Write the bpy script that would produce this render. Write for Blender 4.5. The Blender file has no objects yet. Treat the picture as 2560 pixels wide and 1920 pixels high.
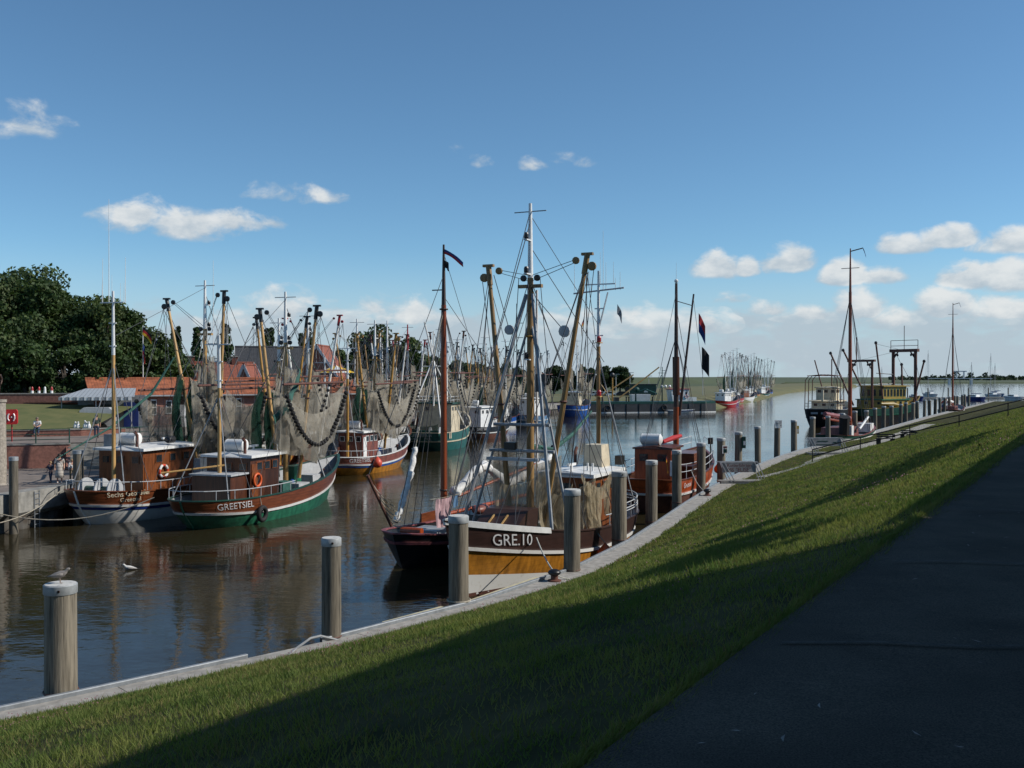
import bpy, math, random
import numpy as np
from mathutils import Vector, Matrix
random.seed(7); RNG = np.random.default_rng(7)
R = math.radians
scn = bpy.context.scene
COL = scn.collection

# ------------------------------------------------------------ camera, sky, sun, exposure
CAM_H = 8.3; F = 2500.0; YH = 940.0           # camera height over water; focal length and horizon in photo pixels (2560 wide)
cd = bpy.data.cameras.new('camera'); cam = bpy.data.objects.new('camera', cd); COL.objects.link(cam)
cd.sensor_width = 36.0; cd.lens = 36.0 * F / 2560; cd.clip_start = 0.1; cd.clip_end = 9000
cam.location = (0, 0, CAM_H); cam.rotation_euler = (R(90) - math.atan((960 - YH) / F), 0, 0)
scn.camera = cam
SUN_AZ, SUN_EL = 92.0, 37.0                   # clockwise from +Y
wd = bpy.data.worlds.new('World'); scn.world = wd; wd.use_nodes = True
SKY_STR = 0.115
def build_sky():
    nt = wd.node_tree; N = nt.nodes; Lk = nt.links
    for n in list(N): N.remove(n)
    out = N.new('ShaderNodeOutputWorld'); bg = N.new('ShaderNodeBackground'); bg.inputs[1].default_value = SKY_STR
    sky = N.new('ShaderNodeTexSky'); sky.sky_type = 'NISHITA'; sky.sun_disc = False
    sky.sun_elevation = R(SUN_EL); sky.sun_rotation = R(SUN_AZ); sky.air_density = .78; sky.dust_density = 0.2; sky.ozone_density = 3.2
    def m(op, a, b=None, c=None):
        n = N.new('ShaderNodeMath'); n.operation = op
        for i, v in enumerate((a, b, c)):
            if v is None: continue
            if isinstance(v, (int, float)): n.inputs[i].default_value = v
            else: Lk.new(v, n.inputs[i])
        return n.outputs[0]
    tc = N.new('ShaderNodeTexCoord'); sp = N.new('ShaderNodeSeparateXYZ'); Lk.new(tc.outputs['Generated'], sp.inputs[0])
    az = m('ARCTAN2', sp.outputs[0], sp.outputs[1]); el = m('ARCSINE', sp.outputs[2])
    def noise(scale, detail, rough, sx, sy, oz, dist=0.0):
        c = N.new('ShaderNodeCombineXYZ'); Lk.new(m('MULTIPLY', az, sx), c.inputs[0]); Lk.new(m('MULTIPLY', el, sy), c.inputs[1]); c.inputs[2].default_value = oz
        n = N.new('ShaderNodeTexNoise'); n.inputs['Scale'].default_value = scale; n.inputs['Detail'].default_value = detail
        n.inputs['Roughness'].default_value = rough; n.inputs['Distortion'].default_value = dist; Lk.new(c.outputs[0], n.inputs['Vector']); return n.outputs[0]
    def ss(v, a, b):
        n = N.new('ShaderNodeMapRange'); n.interpolation_type = 'SMOOTHSTEP'; Lk.new(v, n.inputs[0])
        n.inputs[1].default_value = a; n.inputs[2].default_value = b; return n.outputs[0]
    nz = noise(24, 7, 0.58, 1, 1.6, 3.0, 0.25); nb = noise(17, 7, .56, 1, 2.4, 5.5, .2)
    # single puffs: azimuth, elevation of the middle, half width, half height (degrees), weight
    puffs = [(-26.0, 12.6, 2.6, 1.4, .62), (-28.2, 12.2, 2.6, 1.1, .66), (-20.6, 8.2, 2.2, 1.5, .80), (-18.0, 7.9, 3.0, 1.3, .82), (-15.4, 8.3, 2.6, 1.0, .76), (-13.2, 9.9, 2.0, .9, .74), (-11.3, 9.8, 2.2, .8, .70), (-2.7, 12.5, 1.2, .9, .58), (-1.7, 11.9, .9, .6, .6), (1.2, 11.8, 1.1, .6, .56), (2.9, 12.2, 1.0, .7, .62), (4.1, 11.9, 1.0, .6, .55),
             (11.5, 5.9, 1.5, 1.1, .95), (13.2, 5.9, .9, .8, .82), (15.4, 6.1, 1.6, 1.1, 1.0), (18.5, 5.3, 1.5, 1.0, .95), (20.2, 5.2, 1.4, .8, .88), (21.3, 6.8, 1.9, .8, .92), (23.6, 7.0, 2.0, .8, 1.0), (26.8, 6.6, 2.6, .9, 1.0),
             (24.6, 4.9, 1.6, 1.0, 1.0), (26.8, 4.8, 2.0, 1.3, 1.0), (23.4, 3.5, 1.8, 1.1, .98), (26.3, 3.2, 2.6, .9, .92), (19.2, 3.6, 1.7, 1.2, .96), (20.9, 3.0, 1.3, .9, .85), (16.6, 3.3, 1.8, .7, .8), (12.2, 4.2, 1.3, .5, .7), (14.3, 3.6, 1.5, .7, .8), (10.4, 2.8, 2.0, .9, .8), (-13.0, 3.5, 2.6, 1.5, .8), (-15.5, 3.0, 1.6, 1.0, .7), (-7.8, 3.2, 1.5, 1.5, .74), (-5.4, 3.3, 1.9, 1.2, .74), (3.4, 3.0, 2.2, 1.0, .72), (6.8, 2.8, 2.0, 1.1, .78)]
    acc = None; up = None
    for a, e, ra, re_, w in puffs:
        dx = m('MULTIPLY_ADD', az, 1 / R(ra), -a / ra); dy = m('MULTIPLY_ADD', el, 1 / R(re_), -e / re_)
        fy = m('MULTIPLY_ADD', m('ABSOLUTE', dy), 1.5, m('MULTIPLY', dy, -.62))          # flat bases, domed tops
        d2 = m('MULTIPLY_ADD', dx, dx, m('MULTIPLY', fy, fy)); g = m('MAXIMUM', m('MULTIPLY_ADD', d2, -.5 * w, w), 0.0); t = m('MULTIPLY', g, m('MULTIPLY_ADD', dy, .55, .5))
        acc = g if acc is None else m('MAXIMUM', acc, g); up = t if up is None else m('MAXIMUM', up, t)
    d1 = ss(m('ADD', m('MULTIPLY', m('SUBTRACT', nz, .5), 1.35), acc), .40, .80)
    # a bank of broken cumulus low over the whole horizon
    bank = m('MULTIPLY', ss(el, R(5.6), R(2.4)), .78)
    d2_ = ss(m('ADD', m('MULTIPLY', m('SUBTRACT', nb, .5), 1.8), bank), .42, .84)
    dens = m('MULTIPLY', m('MAXIMUM', d1, m('MULTIPLY', d2_, .86)), .93)
    rel = m('DIVIDE', up, m('MAXIMUM', acc, .08))
    lit = ss(m('ADD', m('ADD', m('MULTIPLY', m('SUBTRACT', noise(34, 6, .58, 1, 1.7, 9.0), .5), 1.1), m('MULTIPLY', rel, .55)), m('MULTIPLY', dens, .28)), .25, .85)
    cc = N.new('ShaderNodeMixRGB'); cc.inputs[1].default_value = (.45 / SKY_STR, .53 / SKY_STR, .60 / SKY_STR, 1); cc.inputs[2].default_value = (.78 / SKY_STR, .80 / SKY_STR, .80 / SKY_STR, 1)
    Lk.new(lit, cc.inputs[0])
    mx = N.new('ShaderNodeMixRGB'); Lk.new(dens, mx.inputs[0])
    tint = N.new('ShaderNodeMixRGB'); tint.blend_type = 'MULTIPLY'; tint.inputs[0].default_value = 1.0; Lk.new(sky.outputs[0], tint.inputs[1]); tint.inputs[2].default_value = (.81, 1.04, 1.06, 1)
    hz = N.new('ShaderNodeMixRGB'); hz.inputs[2].default_value = (.46 / SKY_STR, .58 / SKY_STR, .68 / SKY_STR, 1); Lk.new(m('MULTIPLY', ss(m('ABSOLUTE', el), R(7.5), R(.3)), .80), hz.inputs[0]); Lk.new(tint.outputs[0], hz.inputs[1])
    Lk.new(hz.outputs[0], mx.inputs[1]); Lk.new(cc.outputs[0], mx.inputs[2])
    Lk.new(mx.outputs[0], bg.inputs[0]); Lk.new(bg.outputs[0], out.inputs[0])
build_sky()
sl = bpy.data.lights.new('sun', 'SUN'); sl.energy = 4.6; sl.angle = R(0.5); sl.color = (1.0, .95, .87)
sun = bpy.data.objects.new('sun', sl); COL.objects.link(sun)
SDIR = Vector((math.sin(R(SUN_AZ)) * math.cos(R(SUN_EL)), math.cos(R(SUN_AZ)) * math.cos(R(SUN_EL)), math.sin(R(SUN_EL))))
sun.rotation_euler = (-SDIR).to_track_quat('-Z', 'Y').to_euler(); sun.location = (60, -20, 60)
vs = scn.view_settings; vs.view_transform = 'Standard'; vs.look = 'None'; vs.exposure = 0.0; vs.gamma = 1.0; vs.use_curve_mapping = False
scn.cycles.use_denoising = True; scn.cycles.max_bounces = 6; scn.cycles.transparent_max_bounces = 14
scn.cycles.caustics_reflective = False; scn.cycles.caustics_refractive = False; scn.cycles.sample_clamp_indirect = 4.0

# ------------------------------------------------------------ materials
MATS = {}
def mat(name, col, rough=.6, var=.25, scale=3.0, metal=0.0, bump=0.0, stretch=(1, 1, 1), col2=None, spec=.5, lines=None, coord='Object', detail=6, thr=(.35, .68)):
    """noise-varied paint, wood, metal; lines=(axis, per metre, darkening) adds board joints"""
    if name in MATS: return MATS[name]
    M = bpy.data.materials.new(name); M.use_nodes = True; nt = M.node_tree; N = nt.nodes; L = nt.links
    b = N['Principled BSDF']; b.inputs['Roughness'].default_value = rough; b.inputs['Metallic'].default_value = metal
    b.inputs['Specular IOR Level'].default_value = spec
    tc = N.new('ShaderNodeTexCoord'); mp = N.new('ShaderNodeMapping'); mp.inputs['Scale'].default_value = stretch
    L.new(tc.outputs[coord], mp.inputs[0])
    nz = N.new('ShaderNodeTexNoise'); nz.inputs['Scale'].default_value = scale; nz.inputs['Detail'].default_value = detail; nz.inputs['Roughness'].default_value = .62
    L.new(mp.outputs[0], nz.inputs['Vector'])
    rp = N.new('ShaderNodeValToRGB'); c = Vector(col)
    lo = Vector(col2) if col2 else c * (1 - var); hi = c if col2 else c * (1 + var * .6)
    rp.color_ramp.elements[0].position = thr[0]; rp.color_ramp.elements[1].position = thr[1]
    rp.color_ramp.elements[0].color = (*lo, 1); rp.color_ramp.elements[1].color = (*[min(x, .9) for x in hi], 1)
    L.new(nz.outputs[0], rp.inputs[0]); src = rp.outputs[0]
    if lines:
        ax, per, dk = lines
        sp = N.new('ShaderNodeSeparateXYZ'); L.new(tc.outputs[coord], sp.inputs[0])
        mu = N.new('ShaderNodeMath'); mu.operation = 'MULTIPLY'; L.new(sp.outputs[ax], mu.inputs[0]); mu.inputs[1].default_value = per
        fr = N.new('ShaderNodeMath'); fr.operation = 'FRACT'; L.new(mu.outputs[0], fr.inputs[0])
        lt = N.new('ShaderNodeMath'); lt.operation = 'LESS_THAN'; L.new(fr.outputs[0], lt.inputs[0]); lt.inputs[1].default_value = .14
        mx = N.new('ShaderNodeMixRGB'); mx.blend_type = 'MULTIPLY'; L.new(lt.outputs[0], mx.inputs[0]); L.new(src, mx.inputs[1]); mx.inputs[2].default_value = (dk, dk, dk, 1)
        src = mx.outputs[0]
    L.new(src, b.inputs['Base Color'])
    if bump:
        bp = N.new('ShaderNodeBump'); bp.inputs['Strength'].default_value = bump; bp.inputs['Distance'].default_value = .03
        L.new(nz.outputs[0], bp.inputs['Height']); L.new(bp.outputs[0], b.inputs['Normal'])
    MATS[name] = M; return M
def net_mat(name, col, cover=.72):
    if name in MATS: return MATS[name]
    M = bpy.data.materials.new(name); M.use_nodes = True; nt = M.node_tree; N = nt.nodes; L = nt.links
    b = N['Principled BSDF']; b.inputs['Roughness'].default_value = .9; b.inputs['Specular IOR Level'].default_value = .1
    tc = N.new('ShaderNodeTexCoord')
    n1 = N.new('ShaderNodeTexNoise'); n1.inputs['Scale'].default_value = 1.3; n1.inputs['Detail'].default_value = 7; n1.inputs['Roughness'].default_value = .7; L.new(tc.outputs['Object'], n1.inputs['Vector'])
    rp = N.new('ShaderNodeValToRGB'); rp.color_ramp.elements[0].position = .3; rp.color_ramp.elements[1].position = .65
    rp.color_ramp.elements[0].color = (*[x * .55 for x in col], 1); rp.color_ramp.elements[1].color = (*col, 1)
    L.new(n1.outputs[0], rp.inputs[0]); L.new(rp.outputs[0], b.inputs['Base Color'])
    # knotted mesh: two diagonal thread families in surface space
    mp = N.new('ShaderNodeMapping'); mp.inputs['Scale'].default_value = (60, 60, 1); L.new(tc.outputs['UV'], mp.inputs[0])
    sp = N.new('ShaderNodeSeparateXYZ'); L.new(mp.outputs[0], sp.inputs[0])
    def mm(op, a, bb):
        n = N.new('ShaderNodeMath'); n.operation = op
        for i, v in enumerate((a, bb)):
            if isinstance(v, (int, float)): n.inputs[i].default_value = v
            else: L.new(v, n.inputs[i])
        return n.outputs[0]
    f1 = mm('LESS_THAN', mm('FRACT', mm('ADD', sp.outputs[0], sp.outputs[1]), 0), .45); f2 = mm('LESS_THAN', mm('FRACT', mm('SUBTRACT', sp.outputs[0], sp.outputs[1]), 0), .45)
    th = mm('MAXIMUM', f1, f2)
    n2 = N.new('ShaderNodeTexNoise'); n2.inputs['Scale'].default_value = .8; n2.inputs['Detail'].default_value = 5; L.new(tc.outputs['Object'], n2.inputs['Vector'])
    al = mm('ADD', mm('MULTIPLY', th, .42), mm('ADD', cover - .42, mm('MULTIPLY', mm('SUBTRACT', n2.outputs[0], .5), .7)))
    L.new(al, b.inputs['Alpha']); MATS[name] = M; return M

# base colours as real surfaces
def thin(M, amt):
    nt = M.node_tree; N = nt.nodes; L = nt.links; b = N['Principled BSDF']; out = N['Material Output']; src = b.inputs['Base Color'].links[0].from_socket; al = b.inputs['Alpha'].links[0].from_socket
    t = N.new('ShaderNodeBsdfTranslucent'); L.new(src, t.inputs[0]); d = N.new('ShaderNodeBsdfDiffuse'); L.new(src, d.inputs[0]); mx = N.new('ShaderNodeMixShader'); mx.inputs[0].default_value = amt; L.new(d.outputs[0], mx.inputs[1]); L.new(t.outputs[0], mx.inputs[2])
    tr = N.new('ShaderNodeBsdfTransparent'); m2 = N.new('ShaderNodeMixShader'); L.new(al, m2.inputs[0]); L.new(tr.outputs[0], m2.inputs[1]); L.new(mx.outputs[0], m2.inputs[2]); L.new(m2.outputs[0], out.inputs[0])
WOODH = mat('varnished_wood', (.16, .045, .016), .32, .4, 2.2, stretch=(.6, .6, 6), lines=(2, 5.5, .6), bump=.1)
WOODV = mat('varnished_boards', (.20, .062, .02), .35, .4, 2.0, stretch=(5, 5, .5), lines=(0, 7, .55), bump=.1)
WOODVB = mat('varnished_boards_dark', (.085, .028, .013), .38, .4, 2.0, stretch=(5, 5, .5), lines=(1, 7, .55), bump=.1)
ORANGEW = mat('orange_varnish', (.36, .062, .014), .35, .35, 2.0, stretch=(4, 4, .6), lines=(0, 6, .6))
BUFF = mat('buff_spar', (.50, .30, .11), .45, .3, 1.2, stretch=(3, 3, .7))
BUFFD = mat('oiled_spar', (.28, .165, .06), .5, .4, 1.5, stretch=(3, 3, .6))
OCHRE = mat('ochre_spar', (.42, .22, .045), .5, .3, 1.5)
REDSPAR = mat('red_brown_spar', (.25, .055, .018), .38, .3, 1.5, stretch=(3, 3, .5))
DARKSPAR = mat('dark_spar', (.045, .022, .016), .5, .3, 1.5)
WHITE = mat('white_paint', (.72, .72, .70), .4, .14, 2.5)
WHITED = mat('aged_white_paint', (.72, .71, .67), .5, .25, 3, col2=(.52, .49, .43), thr=(.25, .45))
GREY = mat('grey_paint', (.28, .29, .30), .5, .25, 3)
LGREY = mat('light_grey_paint', (.45, .46, .47), .5, .2, 3)
BLACK = mat('black_paint', (.012, .012, .014), .4, .4, 3)
RUBBER = mat('black_rubber', (.012, .011, .011), .8, .3, 8)
GREEN = mat('green_hull_paint', (.022, .135, .075), .35, .42, 2.2, stretch=(1.6, 1.6, .45), lines=(2, 5.0, .86), detail=9, bump=.08)
GREEND = mat('dark_green_paint', (.012, .06, .045), .4, .25, 1.5)
MAGGREEN = mat('sea_green_hull_paint', (.015, .10, .085), .38, .42, 2.2, stretch=(1.6, 1.6, .45), lines=(2, 5.0, .86), detail=9, bump=.08)
YELLOWH = mat('yellow_ochre_hull_paint', (.40, .165, .018), .4, .42, 2.2, stretch=(1.6, 1.6, .45), lines=(2, 5.0, .86), detail=9, bump=.08)
YELLOWT = mat('yellow_superstructure_paint', (.30, .20, .03), .45, .25, 1.5)
BROWNH = mat('dark_brown_bulwark_paint', (.040, .019, .015), .42, .3, 1.6, lines=(2, 4.5, .75))
REDBR = mat('red_brown_hull_paint', (.20, .062, .045), .45, .42, 2.2, stretch=(1.6, 1.6, .45), lines=(2, 5.0, .86), detail=9, bump=.08)
REDP = mat('red_paint', (.40, .022, .025), .4, .25, 2)
BLUEP = mat('blue_paint', (.014, .085, .33), .4, .42, 2.2, stretch=(1.6, 1.6, .45), lines=(2, 5.0, .86), detail=9, bump=.08)
LBLUE = mat('pale_blue_paint', (.10, .20, .34), .45, .2, 1.5)
NAVY = mat('navy_stripe_paint', (.012, .03, .16), .4, .2, 2)
CREAM = mat('cream_paint', (.58, .50, .36), .5, .25, 2)
PINK = mat('faded_red_paint', (.24, .07, .075), .6, .4, 4)
PURPLE = mat('faded_violet_paint', (.16, .07, .17), .5, .3, 2)
ORANGE = mat('orange_plastic', (.62, .10, .018), .45, .15, 3)
CORAL = mat('coral_plastic', (.60, .075, .035), .45, .15, 3)
STEEL = mat('galvanised_steel', (.25, .27, .29), .55, .25, 5, metal=.25)
RUST = mat('rusty_brown_steel', (.12, .045, .03), .65, .4, 4)
WIRE = mat('wire_rope', (.075, .075, .08), .6, .3, 4)
ROPE = mat('hemp_rope', (.36, .32, .25), .85, .3, 8)
ROPEW = mat('pale_nylon_rope', (.45, .45, .40), .7, .2, 8)
GREENROPE = mat('green_nylon_net', (.022, .095, .075), .8, .35, 4)
DECK = mat('deck_planking', (.22, .18, .13), .7, .3, 2, stretch=(.5, 4, 1), lines=(1, 7, .6))
GLASS = mat('window_glass', (.02, .026, .032), .06, .3, 2, spec=.8)
SAIL = mat('furled_white_sail', (.76, .75, .72), .8, .25, 6, bump=.5)
NET = net_mat('shrimp_net', (.52, .475, .39), .64)
NETD = net_mat('old_shrimp_net', (.40, .365, .30), .72)
NETC = net_mat('coarse_tan_net', (.54, .46, .32), .72)
NETG = net_mat('green_net', (.028, .075, .055), .84)
for M in (NET, NETD, NETC, NETG): thin(M, .4)
POSTW = mat('weathered_post_wood', (.205, .178, .135), .85, .5, 2.4, stretch=(5, 5, .35), bump=.7, col2=(.085, .072, .053), thr=(.3, .62))
def vary(M, lo=.7, hi=1.25):
    nt = M.node_tree; N = nt.nodes; L = nt.links; b = N['Principled BSDF']; src = b.inputs['Base Color'].links[0].from_socket; oi = N.new('ShaderNodeObjectInfo'); mr = N.new('ShaderNodeMapRange'); mr.inputs[3].default_value = lo; mr.inputs[4].default_value = hi; L.new(oi.outputs['Random'], mr.inputs[0])
    tc = N.new('ShaderNodeTexCoord'); mp = N.new('ShaderNodeMapping'); mp.inputs['Scale'].default_value = (14, 14, .5); L.new(tc.outputs['Object'], mp.inputs[0]); n = N.new('ShaderNodeTexNoise'); n.inputs['Scale'].default_value = 1.6; n.inputs['Detail'].default_value = 5; L.new(mp.outputs[0], n.inputs['Vector'])
    r = N.new('ShaderNodeValToRGB'); r.color_ramp.elements[0].position = .34; r.color_ramp.elements[0].color = (.25, .25, .25, 1); r.color_ramp.elements[1].position = .42; r.color_ramp.elements[1].color = (1, 1, 1, 1); L.new(n.outputs[0], r.inputs[0])
    m1 = N.new('ShaderNodeMixRGB'); m1.blend_type = 'MULTIPLY'; m1.inputs[0].default_value = 1; L.new(src, m1.inputs[1]); L.new(mr.outputs[0], m1.inputs[2]); m2 = N.new('ShaderNodeMixRGB'); m2.blend_type = 'MULTIPLY'; m2.inputs[0].default_value = .8; L.new(m1.outputs[0], m2.inputs[1]); L.new(r.outputs[0], m2.inputs[2]); L.new(m2.outputs[0], b.inputs['Base Color'])
vary(POSTW)
CAPM = mat('weathered_zinc_cap', (.34, .36, .37), .6, .25, 5, metal=.2)
CAPT = mat('bird_limed_cap_top', (.52, .51, .48), .85, .3, 9, col2=(.30, .30, .29), thr=(.3, .5))
CONC = mat('quay_concrete', (.32, .30, .27), .9, .3, 3.5, bump=.3, coord='Object')
CONC2 = mat('old_concrete', (.26, .25, .225), .9, .35, 2.5, bump=.3)
SHEET = mat('sheet_pile_steel', (.10, .095, .085), .75, .4, 2, col2=(.05, .038, .028))
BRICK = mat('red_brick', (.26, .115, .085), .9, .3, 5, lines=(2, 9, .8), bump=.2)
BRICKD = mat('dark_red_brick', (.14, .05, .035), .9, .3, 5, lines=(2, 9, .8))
PAVE = mat('grey_red_paving', (.20, .165, .14), .9, .25, 1.2, bump=.2)
TILE = mat('orange_roof_tiles', (.34, .105, .045), .85, .45, 1.6, lines=(0, 4.2, .6), bump=.3)
TILED = mat('dark_grey_roof_tiles', (.045, .047, .052), .7, .3, 3, lines=(0, 3.5, .75))
TILER = mat('red_roof_tiles', (.25, .075, .045), .8, .3, 4, lines=(0, 4.2, .7))
ASPH = mat('worn_path_asphalt', (.105, .092, .074), .95, .3, .9, col2=(.050, .045, .038), thr=(.3, .7), detail=14, spec=.08)
def aggregate(M):
    nt = M.node_tree; N = nt.nodes; L = nt.links; b = N['Principled BSDF']; src = b.inputs['Base Color'].links[0].from_socket; tc = N.new('ShaderNodeTexCoord')
    n = N.new('ShaderNodeTexNoise'); n.inputs['Scale'].default_value = 95; n.inputs['Detail'].default_value = 3; n.inputs['Roughness'].default_value = .8; L.new(tc.outputs['Object'], n.inputs['Vector']); r = N.new('ShaderNodeValToRGB'); r.color_ramp.elements[0].position = .32; r.color_ramp.elements[0].color = (.45, .45, .45, 1); r.color_ramp.elements[1].position = .68; r.color_ramp.elements[1].color = (1.7, 1.7, 1.65, 1); L.new(n.outputs[0], r.inputs[0])
    mx = N.new('ShaderNodeMixRGB'); mx.blend_type = 'MULTIPLY'; mx.inputs[0].default_value = 1; L.new(src, mx.inputs[1]); L.new(r.outputs[0], mx.inputs[2]); L.new(mx.outputs[0], b.inputs['Base Color'])
    bp = N.new('ShaderNodeBump'); bp.inputs['Strength'].default_value = .45; bp.inputs['Distance'].default_value = .008; L.new(n.outputs[0], bp.inputs['Height']); L.new(bp.outputs[0], b.inputs['Normal'])
aggregate(ASPH)
BRONZE = mat('bronze', (.06, .033, .022), .4, .35, 4, metal=.6)
STONE = mat('rough_stone', (.33, .29, .24), .9, .35, 7, bump=.5)
SKIN = mat('skin', (.48, .27, .19), .6, .1, 3)
HAIRD = mat('dark_hair', (.03, .018, .012), .7, .3, 20); HAIRL = mat('fair_hair', (.30, .19, .09), .7, .3, 20); HAIRG = mat('grey_brown_hair', (.16, .12, .09), .7, .3, 20)
JEANS = mat('denim', (.045, .065, .11), .85, .25, 12); NAVYC = mat('navy_cotton', (.03, .045, .09), .85, .25, 12); WHITEC = mat('white_cotton', (.66, .65, .64), .85, .12, 8)
KHAKI = mat('khaki_cotton', (.25, .19, .11), .85, .2, 8); GREENC = mat('green_cotton', (.05, .22, .08), .85, .2, 8); DRESS = mat('striped_dress', (.46, .42, .38), .85, .1, 6, lines=(2, 5.5, .45)); DARKC = mat('dark_cotton', (.03, .05, .045), .85, .2, 8)
SHOE = mat('shoe_leather', (.03, .025, .022), .6, .2, 5)
LEAF = [mat('leaf_dark', (.036, .066, .018), .65, .5, .5, coord='Object', spec=.3), mat('leaf_mid', (.048, .084, .024), .65, .5, .5, spec=.3), mat('leaf_light', (.078, .108, .034), .65, .45, .5, spec=.3), mat('leaf_far', (.040, .060, .034), .8, .4, .3, spec=.1)]
def leafy(M, amt, tint=1.25):
    nt = M.node_tree; N = nt.nodes; L = nt.links; b = N['Principled BSDF']; out = N['Material Output']; src = b.inputs['Base Color'].links[0].from_socket
    hs = N.new('ShaderNodeMixRGB'); hs.blend_type = 'MULTIPLY'; hs.inputs[0].default_value = 1; L.new(src, hs.inputs[1]); hs.inputs[2].default_value = (tint * 1.1, tint * 1.15, tint * .7, 1)
    t = N.new('ShaderNodeBsdfTranslucent'); L.new(hs.outputs[0], t.inputs[0]); mx = N.new('ShaderNodeMixShader'); mx.inputs[0].default_value = amt; L.new(b.outputs[0], mx.inputs[1]); L.new(t.outputs[0], mx.inputs[2]); L.new(mx.outputs[0], out.inputs[0])
for M in LEAF[:3]: leafy(M, .22)
BARK = mat('bark', (.06, .048, .036), .9, .4, 4, stretch=(3, 3, .5), bump=.5)
BLADE = mat('grass_blade', (.190, .205, .062), .7, .5, .75, coord='Object', col2=(.085, .135, .036), thr=(.38, .62), spec=.08)
BLADED = mat('dry_grass_blade', (.20, .17, .075), .8, .3, 1.5, spec=.15)
for M in (BLADE, BLADED): leafy(M, .36, 1.2)
CLOVER = mat('clover_flower', (.24, .11, .14), .8, .3, 20); CLEAF = mat('broad_weed_leaf', (.085, .125, .040), .75, .4, 3, spec=.05)
TURF = mat('turf_soil', (.082, .074, .034), .95, .5, .8, col2=(.028, .034, .014), bump=.6, detail=10, spec=.04)
MEADOW = mat('mown_bank_grass', (.15, .125, .052), .95, .3, .12, col2=(.085, .095, .035), detail=10, bump=.3)
DIKEG = mat('dike_grass', (.065, .085, .030), .95, .3, .06, col2=(.05, .065, .03), detail=10)
LAWN = mat('dry_lawn', (.135, .130, .045), .95, .35, .8, col2=(.085, .10, .03), detail=9, bump=.3)
FLAGR = mat('flag_red', (.42, .02, .025), .8, .1, 3); FLAGY = mat('flag_gold', (.65, .40, .02), .8, .1, 3); FLAGK = mat('flag_black', (.012, .012, .013), .8, .1, 3); FLAGB = mat('flag_blue', (.02, .05, .20), .8, .1, 3); FLAGW = mat('flag_white', (.62, .62, .62), .8, .1, 3); FLAGO = mat('flag_orange', (.55, .22, .05), .8, .1, 3)
CLOTHP = mat('washed_pink_cloth', (.50, .33, .35), .85, .3, 3)
GULLG = mat('gull_grey_feather', (.23, .21, .195), .8, .35, 30); GULLW = mat('gull_white_feather', (.55, .53, .50), .8, .15, 20); GULLK = mat('gull_dark_feather', (.03, .028, .027), .8, .2, 20); GULLB = mat('gull_horn', (.30, .22, .18), .6, .2, 10)
AWN = mat('striped_awning_cloth', (.34, .37, .40), .85, .08, 3, lines=(0, 3.0, .55))
def water_mat():
    M = bpy.data.materials.new('harbour_water'); M.use_nodes = True; nt = M.node_tree; N = nt.nodes; L = nt.links
    b = N['Principled BSDF']; b.inputs['Base Color'].default_value = (.026, .021, .010, 1); b.inputs['Roughness'].default_value = .035; b.inputs['IOR'].default_value = 1.333
    tc = N.new('ShaderNodeTexCoord')
    def nz(scale, st, det, rough=.5, rot=0):
        mp = N.new('ShaderNodeMapping'); mp.inputs['Scale'].default_value = st; mp.inputs['Rotation'].default_value = (0, 0, rot); L.new(tc.outputs['Object'], mp.inputs[0])
        n = N.new('ShaderNodeTexNoise'); n.inputs['Scale'].default_value = scale; n.inputs['Detail'].default_value = det; n.inputs['Roughness'].default_value = rough; L.new(mp.outputs[0], n.inputs['Vector']); return n.outputs[0]
    a = nz(2.6, (1, 1.5, 1), 4, .55, .35); c = nz(.5, (1, 1.6, 1), 3, .5, -.2); patch = nz(.045, (.6, 1.6, 1), 3, .55, .1)
    mr = N.new('ShaderNodeMapRange'); mr.inputs[1].default_value = .38; mr.inputs[2].default_value = .66; mr.inputs[3].default_value = .35; mr.inputs[4].default_value = 1.3; L.new(patch, mr.inputs[0])
    mu = N.new('ShaderNodeMath'); mu.operation = 'MULTIPLY'; L.new(a, mu.inputs[0]); L.new(mr.outputs[0], mu.inputs[1])
    ad = N.new('ShaderNodeMath'); ad.operation = 'MULTIPLY_ADD'; L.new(c, ad.inputs[0]); ad.inputs[1].default_value = 2.2; L.new(mu.outputs[0], ad.inputs[2])
    bp = N.new('ShaderNodeBump'); bp.inputs['Strength'].default_value = 1.0; bp.inputs['Distance'].default_value = .011; L.new(ad.outputs[0], bp.inputs['Height']); L.new(bp.outputs[0], b.inputs['Normal'])
    return M
WATER = water_mat()

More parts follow.
